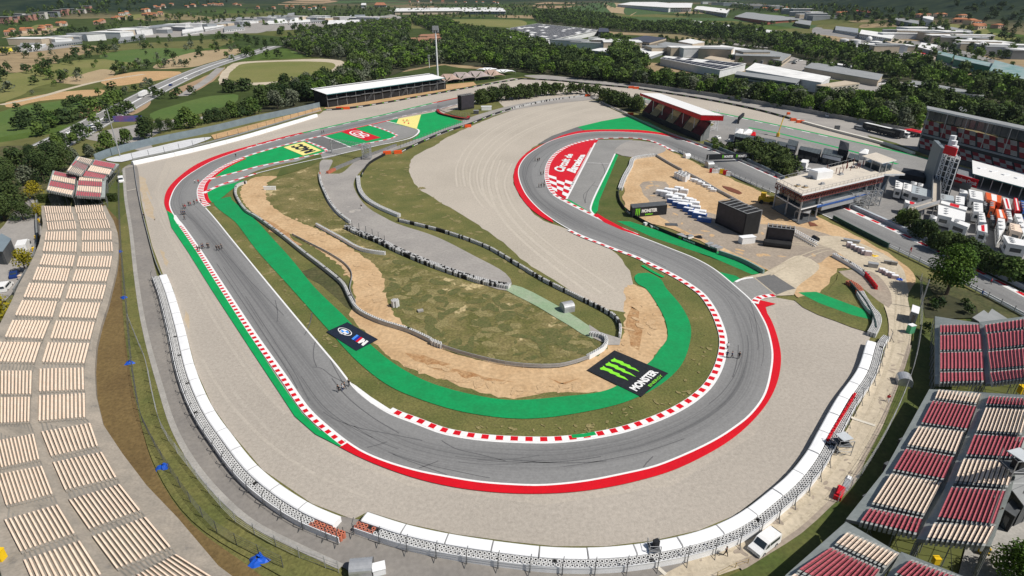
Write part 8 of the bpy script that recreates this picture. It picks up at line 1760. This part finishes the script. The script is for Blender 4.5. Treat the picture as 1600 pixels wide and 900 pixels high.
BL_=[
 ([(31,72),(62,68),(72,60),(33,66)],3,'long pale grey shed right of the yellow field',gr_,roofgrey,1),([(37,79),(60,75),(72,69),(50,71)],3,'low white shed in front of the far left industrial strip',wh,whr,1),([(62,66),(108,60),(106,55),(70,60)],3,'blue grey shed in the far left strip',gr_,roofgrey,1),([(85,71),(128,65),(120,60),(80,66)],3,'grey shed left of the lime roof',gr_,roofgrey,1),([(124,60),(168,53),(176,47),(132,53)],4,'white long shed left of the lime roof',wh,whr,1),([(168,56),(198,52),(196,48),(172,50)],2,'building with a lime yellow roof',gr_,lime,0),([(185,65),(227,59),(225,53),(190,57)],2,'low grey shed below the big dark grey block',gr_,roofgrey,1),
 ([(198,51),(224,48),(222,41),(190,45)],4,'pale grey shed beside the big dark grey block',wh,roofgrey,1),([(227,45),(274,39),(272,37),(240,40)],10,'big dark grey box factory in the far left strip',M('dark_cladding',(.13,.14,.15),(.17,.18,.19),.1),gr_,0),([(276,44),(304,39),(302,36),(276,40)],3,'small white shed right of the dark grey factory',wh,whr,1),([(285,52),(318,47),(316,42),(285,47)],4,'white office block with windows in the left strip',wh,whr,1),([(320,46),(350,41),(346,36),(318,41)],4,'second white office block in the left strip',wh,whr,2),([(350,47),(382,44),(378,39),(350,42)],4,'white hall at the right end of the left strip',wh,roofgrey,1),
 ([(368,31),(378,30),(378,26),(370,27)],6,'small grey concrete tower block in the left strip',gr_,roofgrey,1),([(375,37),(400,34),(398,29),(372,33)],3,'brownish shed beside the small tower block',tanw,roofgrey,0),([(400,33),(409,32),(409,28),(400,29)],5,'pinkish cube building at the strip end',tanw,roofgrey,1),([(414,30),(448,28),(458,22),(420,24)],4,'tan building with a grey roof and dark glass corner',tanw,roofgrey,1),([(449,24),(460,23),(460,20),(450,21)],8,'dark glass block beside the tan building',dgrey,roofgrey,0),
 ([(415,38),(450,36),(446,30),(420,32)],3,'white low factory left of centre strip',wh,whr,1),([(452,36),(485,34),(484,28),(455,29)],4,'second white factory in the centre strip',wh,whr,1),([(486,34),(512,33),(510,27),(488,28)],3,'small grey roofed factory in the centre strip',wh,roofgrey,1),([(512,38),(563,36),(561,31),(514,32)],9,'large white box factory with dark side in the centre',wh,whr,0),([(546,29),(572,28),(570,23),(547,24)],4,'dark office behind the large white box factory',dkr,gr_,1),([(566,38),(600,36),(595,31),(568,32)],4,'pale blue and white shed right of the white box factory',M('pale_blue_cladding',(.4,.55,.65),(.35,.5,.6),.1),whr,0),
 ([(564,8),(572,8),(572,5),(565,5)],5,'small pale cube tower on the far fields',wh,whr,0),([(585,8),(604,8),(600,4),(588,4)],3,'white farmhouse on the far fields',wh,terra,1),([(617,18),(722,17),(718,12),(620,13)],5,'very long low beige shed on the far side',tanw,whr,0),([(722,18),(790,18),(785,12),(722,12)],4,'long low grey shed continuing the beige one',gr_,whr,1),
 ([(845,66),(936,47),(840,37),(745,53)],9,'huge white warehouse with a chequer of dark solar panels',wh,whr,0,(22,20)),([(935,50),(952,50),(950,45),(936,44)],9,'black office block at the end of the solar roofed warehouse',dgrey,dkr,2),([(922,79),(1015,89),(1038,81),(960,71)],4,'white roofed low shed before the tan buildings',gr_,whr,0),([(979,63),(1015,67),(1041,60),(1008,56)],9,'tan building with a dark blue roof',tanw,dkr,1),([(957,67),(1012,73),(1018,70),(962,64)],4,'low dark grey roofed shed in front of the blue roofed building',gr_,gr_,0),
 ([(1027,70),(1070,76),(1081,71),(1040,66)],8,'tan office with grey roof and blue glass corner',tanw,roofgrey,2),([(1060,65),(1082,69),(1101,66),(1078,61)],7,'tan building with a white roof behind the blue glass office',tanw,whr,0),([(1107,80),(1150,87),(1174,78),(1127,71)],7,'grey hall with a pale roof in the estate',gr_,whr,0),([(1100,92),(1140,98),(1150,94),(1110,88)],3,'flat beige roofed annex below the grey hall',tanw,tanw,0),
 ([(1032,92),(1125,110),(1165,100),(1040,88)],10,'long white building with a curved end and dark skylights',wh,whr,0,(12,2)),([(1165,110),(1283,130),(1297,121),(1180,99)],14,'big white factory with small square rooflights',wh,whr,0,None),([(1148,117),(1243,131),(1250,125),(1152,112)],14,'grey office with ribbon windows before the big white factory',gr_,roofgrey,3,'b'),([(1275,134),(1296,137),(1343,131),(1320,127)],13,'beige office block with rows of small windows',M('beige_render',(.48,.44,.37),(.42,.39,.33),.1),tanw,3),
 ([(1257,106),(1372,126),(1379,117),(1270,98)],8,'long grey roofed hall behind the beige office',tanw,roofgrey,0),([(1297,100),(1330,105),(1331,103),(1298,98)],2,'narrow white strip shed behind the grey roofed hall',wh,whr,0),([(1200,92),(1222,96),(1236,86),(1204,80)],8,'grey roofed hall with tan walls beside the car park',tanw,roofgrey,1),([(1168,92),(1192,96),(1200,91),(1178,86)],5,'small pale grey hall in the estate',gr_,roofgrey,0),([(1180,84),(1200,86),(1222,83),(1195,78)],6,'brown walled hall in the estate',tanw,roofgrey,0),
 ([(1416,137),(1460,146),(1462,142),(1418,133)],3,'long white roofed shed, first of the pair before the belt',wh,whr,0),([(1420,131),(1535,152),(1538,147),(1425,126)],3,'very long grey roofed shed behind the white roofed ones',gr_,roofgrey,0),([(1475,151),(1532,164),(1534,157),(1477,145)],4,'long white roofed shed, second of the pair before the belt',wh,whr,0),
 ([(1070,36),(1250,57),(1263,55),(1082,32)],1,'very long flat white greenhouse',wh,whr,0),([(965,7),(1045,12),(1080,8),(1000,1)],4,'wide white logistics hall at the top centre',wh,whr,0),([(1045,12),(1080,12),(1082,5),(1048,4)],7,'white office at the end of the logistics hall',wh,whr,2),([(1085,14),(1135,21),(1140,15),(1090,9)],3,'white roofed shed cluster at the top',gr_,whr,1),([(1148,26),(1200,33),(1262,30),(1170,18)],4,'wide grey roofed hall with red brick side',M('brick_red',(.3,.1,.07),(.25,.09,.06),.2),roofgrey,0),([(1242,36),(1266,40),(1268,33),(1245,31)],5,'dark glazed office at the end of the wide grey roofed hall',dgrey,roofgrey,1),
 ([(1343,53),(1393,61),(1398,54),(1346,47)],7,'white hall with upper windows behind the storage tanks',wh,whr,2),([(1305,47),(1340,52),(1341,45),(1306,41)],4,'dark windowed white building left of the tank hall',wh,gr_,1),([(1434,74),(1457,80),(1465,71),(1440,67)],6,'grey blue hall behind the green factory',gr_,whr,0),([(1425,85),(1460,95),(1462,90),(1428,81)],7,'brownish hall left of the green factory',tanw,M('rusty_roof',(.4,.33,.28),(.3,.25,.2),.2),1),([(1427,84),(1445,87),(1446,84),(1428,81)],2,'small red roofed shed',tanw,red,0),
 ([(1465,85),(1487,91),(1490,86),(1466,80)],8,'left green factory block',gw,tl,0),([(1491,93),(1552,106),(1553,100),(1492,87)],10,'long green factory block with teal roof edge',gw,tl,0),([(1545,112),(1640,134),(1640,118),(1555,95)],18,'large pale grey factory with white and teal roof',M('pale_grey_cladding',(.42,.46,.48),(.37,.41,.43),.1),tl,0),([(1336,17),(1360,20),(1361,14),(1338,12)],3,'grey and red building on the far slope',gr_,M('dull_red_roof',(.35,.07,.06),(.3,.06,.05),.2),1),([(1442,28),(1458,32),(1459,27),(1443,24)],7,'white apartment block on the far right slope',wh,whr,2),
 ([(1390,30),(1435,38),(1436,33),(1392,26)],3,'long grey shed left of the white apartment block',gr_,roofgrey,0),([(1482,46),(1517,53),(1517,48),(1484,42)],5,'dark grey factory below the mountain',dgrey,roofgrey,0),([(1532,63),(1578,75),(1577,69),(1532,57)],4,'white roofed hall right of the white spheres',wh,whr,0),([(1540,76),(1583,86),(1583,82),(1542,72)],3,'lower hall right of the white spheres',gr_,whr,0),([(1380,64),(1410,74),(1413,64),(1390,60)],5,'pale sloping shed right of the storage tanks',wh,tanw,0),([(1450,40),(1475,46),(1476,41),(1452,37)],3,'low pale building under the white apartment block',tanw,whr,1)]
for it in BL_:
    q,hp,l,wa,ro,wn=it[:6];ex=it[6]if len(it)>6 else None
    bld(q,hp,l,wa,ro,win=wn,panels=(ex[0],ex[1],pv)if isinstance(ex,tuple)else None,bands=(ex=='b'),name='office_building' if 'office' in l else 'warehouse')
for x,y,r,l,sph in((1336,70,6.5,'left white storage tank',0),(1318,68,6,'grey topped storage tank at the far left of the tanks',0),(1336,78,5,'small front white storage tank',0),(1367,74,8,'wide white storage tank right of the little dome',0),(1354,82,5,'low front storage tank beside the rubble',0),(1357,66,4,'small white dome between the storage tanks',1),(1511,74,6.5,'left large white gas sphere',1),(1532,80,6.5,'right large white gas sphere',1)):
    p=at(x,y);R_=r*p.y/F;b=MB();
    if sph:
        b.tube((p.x,p.y,p.z-3),(p.x,p.y,p.z+R_),R_*.5,gr_,n=8)
        for s in(1,-1):b.dome((p.x,p.y,p.z+R_),R_,white,R_*s,14,6)
    else:b.tube((p.x,p.y,p.z-3),(p.x,p.y,p.z+R_),R_,wh,n=18);b.tube((p.x,p.y,p.z+R_),(p.x,p.y,p.z+R_*1.1),R_,whr,R_*.3,n=18)
    tag(b.build('gas_sphere' if sph else 'storage_tank'),l,'tank')
rend=[M('render_white',(.6,.57,.52),(.52,.5,.46),.3),M('render_sand',(.5,.4,.3),(.44,.35,.26),.3),M('render_pink',(.45,.3,.24),(.4,.27,.21),.3)]
def house(p,w_,d,h,rz,wall_,label,group=None,roof_=None):
    b=MB();b.box((p.x,p.y,p.z-1),(w_,d,h+1),wall_,rz);r=tag(b.build('house'),label,'house',group);ca,sa=math.cos(rz),math.sin(rz);T=lambda x,y,z:(p.x+x*ca-y*sa,p.y+x*sa+y*ca,p.z+z);f=MB();x,y,e_=w_/2+.5,d/2+.5,h*.4
    f.poly([T(-x,-y,h),T(x,-y,h),T(x*.7,0,h+e_),T(-x*.7,0,h+e_)],roof_ or terra);f.poly([T(x,y,h),T(-x,y,h),T(-x*.7,0,h+e_),T(x*.7,0,h+e_)],roof_ or terra);f.poly([T(x,-y,h),T(x,y,h),T(x*.7,0,h+e_)],roof_ or terra);f.poly([T(-x,y,h),T(-x,-y,h),T(-x*.7,0,h+e_)],roof_ or terra);f.build('roof',r)
    wn=MB()
    for k in range(3):wn.poly([T(-x+.5+(k+.3)*w_/3,-y+.44,1),T(-x+.5+(k+.7)*w_/3,-y+.44,1),T(-x+.5+(k+.7)*w_/3,-y+.44,h*.7),T(-x+.5+(k+.3)*w_/3,-y+.44,h*.7)],glass)
    wn.build('windows',r);return r
for x,y,w_,l in((645,71,22,'leftmost orange villa wing in the wood'),(655,69,26,'large orange villa beside the tall mast'),(668,63,24,'rear orange villa with tiled roof near the mast'),(678,67,22,'orange villa wing right behind the mast'),(684,62,18,'small rear orange villa right of the mast'),(608,64,12,'small terracotta house alone in the wood')):
    house(at(x,y),w_,w_*.5,6,.3,M('ochre_render',(.4,.28,.19),(.35,.25,.17),.3),l,None,M('old_tiles',(.3,.16,.1),(.25,.13,.08),.3))
def village(px,n,label,g,w_=9,rr=18):
    P=resample(smooth_path([Vector((p.x,p.y,0))for p in G(px)],8),3.0)
    for k in range(n):
        p=P[int((k+.5)/n*(len(P)-1))]+Vector((random.uniform(-rr,rr),random.uniform(-rr*2,rr*2),0));p.z=hgt(p.x,p.y);house(p,w_*random.uniform(.8,1.5),w_*random.uniform(.6,.9),random.uniform(3.5,6),random.uniform(-.6,.6),random.choice(rend),label,g)
village([(185,24),(230,16),(300,9),(380,8)],22,'small tile roofed house in the village at the top left','village houses at the top left');village([(150,38),(200,30),(255,24)],14,'tile roofed house on the low ground before the top left village','houses below the top left village')
village([(120,40),(60,46),(20,54)],12,'tile roofed house beside the far left town','houses beside the far left town');village([(400,14),(470,13),(500,16)],8,'farmhouse between the green far fields','farmhouses between the far fields');village([(630,4),(700,4),(790,6)],10,'house at the top edge left of centre','houses at the top edge');village([(1180,12),(1260,20),(1320,26)],14,'small pale house in the upper right valley','houses in the upper right valley',16,25);village([(1430,24),(1500,36),(1580,50)],10,'small house on the right hill foot','houses on the right hill foot',16,30)
random.seed(5)
for k in range(16):
    x=10+k*8.5+random.uniform(-2,2);y=33-k*1.2+random.uniform(-1.5,1.5);p=at(x,y+3);w_=random.uniform(13,22);hh=random.uniform(9,15);b=MB();mt=random.choice([M('pink_brick',(.42,.22,.17),(.36,.19,.15),.1),M('pink_brick'),gr_,rend[0]]);b.box((p.x,p.y,p.z-3),(w_,12,hh),mt,.2);r=tag(b.build('apartment_block'),'apartment block in the pinkish far left town, '+ORD[k]+' from the left','apartment block','apartment blocks of the far left town');wn=MB()
    for i in range(4):
        for j in range(5):xx=-w_/2+(j+.3)*w_/5;ca,sa=math.cos(.2),math.sin(.2);P=[(xx,-7.15),(xx+w_/9,-7.15)];z0_=p.z-1+hh*(i+.3)/5;Q=[(p.x+a*ca-c*sa,p.y+a*sa+c*ca)for a,c in P];wn.poly([(Q[0][0],Q[0][1],z0_),(Q[1][0],Q[1][1],z0_),(Q[1][0],Q[1][1],z0_+hh*.1),(Q[0][0],Q[0][1],z0_+hh*.1)],glass)
    wn.build('windows',r);f=MB();f.box((p.x,p.y,p.z-3+hh),(w_*1.02,14.6,.6),roofgrey,.2);f.build('roof',r)
def sheds(px,n,label,g):
    P=resample(smooth_path([Vector((p.x,p.y,0))for p in G(px)],8),3.0)
    for k in range(n):
        p=P[int((k+.5)/n*(len(P)-1))]+Vector((random.uniform(-16,16),random.uniform(-25,25),0));p.z=hgt(p.x,p.y);w_,d,h=random.uniform(25,55),random.uniform(16,30),random.uniform(6,10);rz=random.uniform(-.5,.1);b=MB();b.box((p.x,p.y,p.z-2),(w_,d,h+2),random.choice([wh,gr_,tanw]),rz);r=tag(b.build('warehouse'),label,'building',g);f=MB();f.box((p.x,p.y,p.z+h),(w_*1.02,d*1.02,.5),random.choice([whr,roofgrey,whr]),rz);f.build('roof',r)
sheds([(1100,6),(1180,12),(1260,24),(1300,32)],26,'small pale shed in the upper right industrial valley','sheds in the upper right valley');sheds([(1400,60),(1440,56),(1500,66),(1590,92)],22,'shed near the white spheres and storage tanks','sheds near the spheres');sheds([(40,72),(120,64),(220,54),(300,46),(400,38)],20,'small shed in the far left industrial strip','sheds in the far left strip');sheds([(400,34),(480,32),(560,33),(610,34)],14,'small shed in the centre left industrial strip','sheds in the centre left strip');sheds([(880,74),(1000,80),(1080,84),(1200,100)],10,'small shed inside the central industrial estate','sheds in the central estate');sheds([(1380,78),(1410,84)],4,'cluttered shed in front of the storage tanks','cluttered sheds by the tanks')
for x,y,k,l,cl in((226,150,'truck','white lorry on the motorway bridge',white),(362,91,'truck','pale lorry at the far end of the motorway',steel),(267,134,'car','dark blue car on the motorway',MATS['navy_car_paint']),(291,124,'car','white car on the upper motorway',white),(313,114,'car','grey car on the upper motorway',steel),(109,209,'car','white car on the motorway at the left',white),(148,203,'van','white van by the trees beside the motorway',white)):
    vehicle((x,y),dirang((x-10,y+5),(x+10,y-5)),k,l,cl,L=16 if k=='truck' else None)
for i in range(14):
    x=random.uniform(880,945);y=random.uniform(60,74);p=at(x,y);b=MB();b.box((p.x,p.y,.4),(14,3,3.4),random.choice([white,blackp,white]),random.uniform(-.4,.2));b.box((p.x,p.y,0),(12,2.4,.4),rubber,0);tag(b.build('lorry'),'parked lorry in the yard beside the solar roofed warehouse','lorry','lorries by the solar roofed warehouse')
for q,n,l,g in(([(1376,134),(1395,130),(1400,138)],10,'parked car in the yard right of the beige office','cars right of the beige office'),([(1550,165),(1565,172),(1580,168)],8,'parked car in the car park above the main grandstand','cars above the main grandstand'),([(1235,100),(1245,96),(1252,94)],7,'parked car behind the big white factory','cars behind the big white factory')):
    src=None;P=G(q)
    for k in range(n):
        t=random.random();p=(P[0].lerp(P[1],t*2)if t<.5 else P[1].lerp(P[2],t*2-1))+Vector((random.uniform(-5,5),random.uniform(-7,7),0));b=MB();b.box((p.x,p.y,.2),(4.4,1.8,.8),random.choice([white,blackp,steel,white]),.4);b.box((p.x,p.y,1.0),(2.4,1.6,.5),glass,.4);tag(b.build('parked_car'),l,'car',g)
# ---------------------------------------------------------------- haze
def haze():
    b=MB();b.box((0,4200,-9),(13000,13000,1050),white);o=b.build('haze');m=bpy.data.materials.new('haze_air');m.use_nodes=True;nt=m.node_tree;nt.nodes.remove(nt.nodes['Principled BSDF']);v=nt.nodes.new('ShaderNodeVolumePrincipled');v.inputs['Color'].default_value=(.72,.84,1,1);v.inputs['Density'].default_value=.00003;v.inputs['Anisotropy'].default_value=.2
    nt.links.new(v.outputs[0],nt.nodes['Material Output'].inputs['Volume']);o.data.materials.clear();o.data.materials.append(m);o['kind']='stuff';o.display_type='WIRE'
HAZE=True
if HAZE:haze()
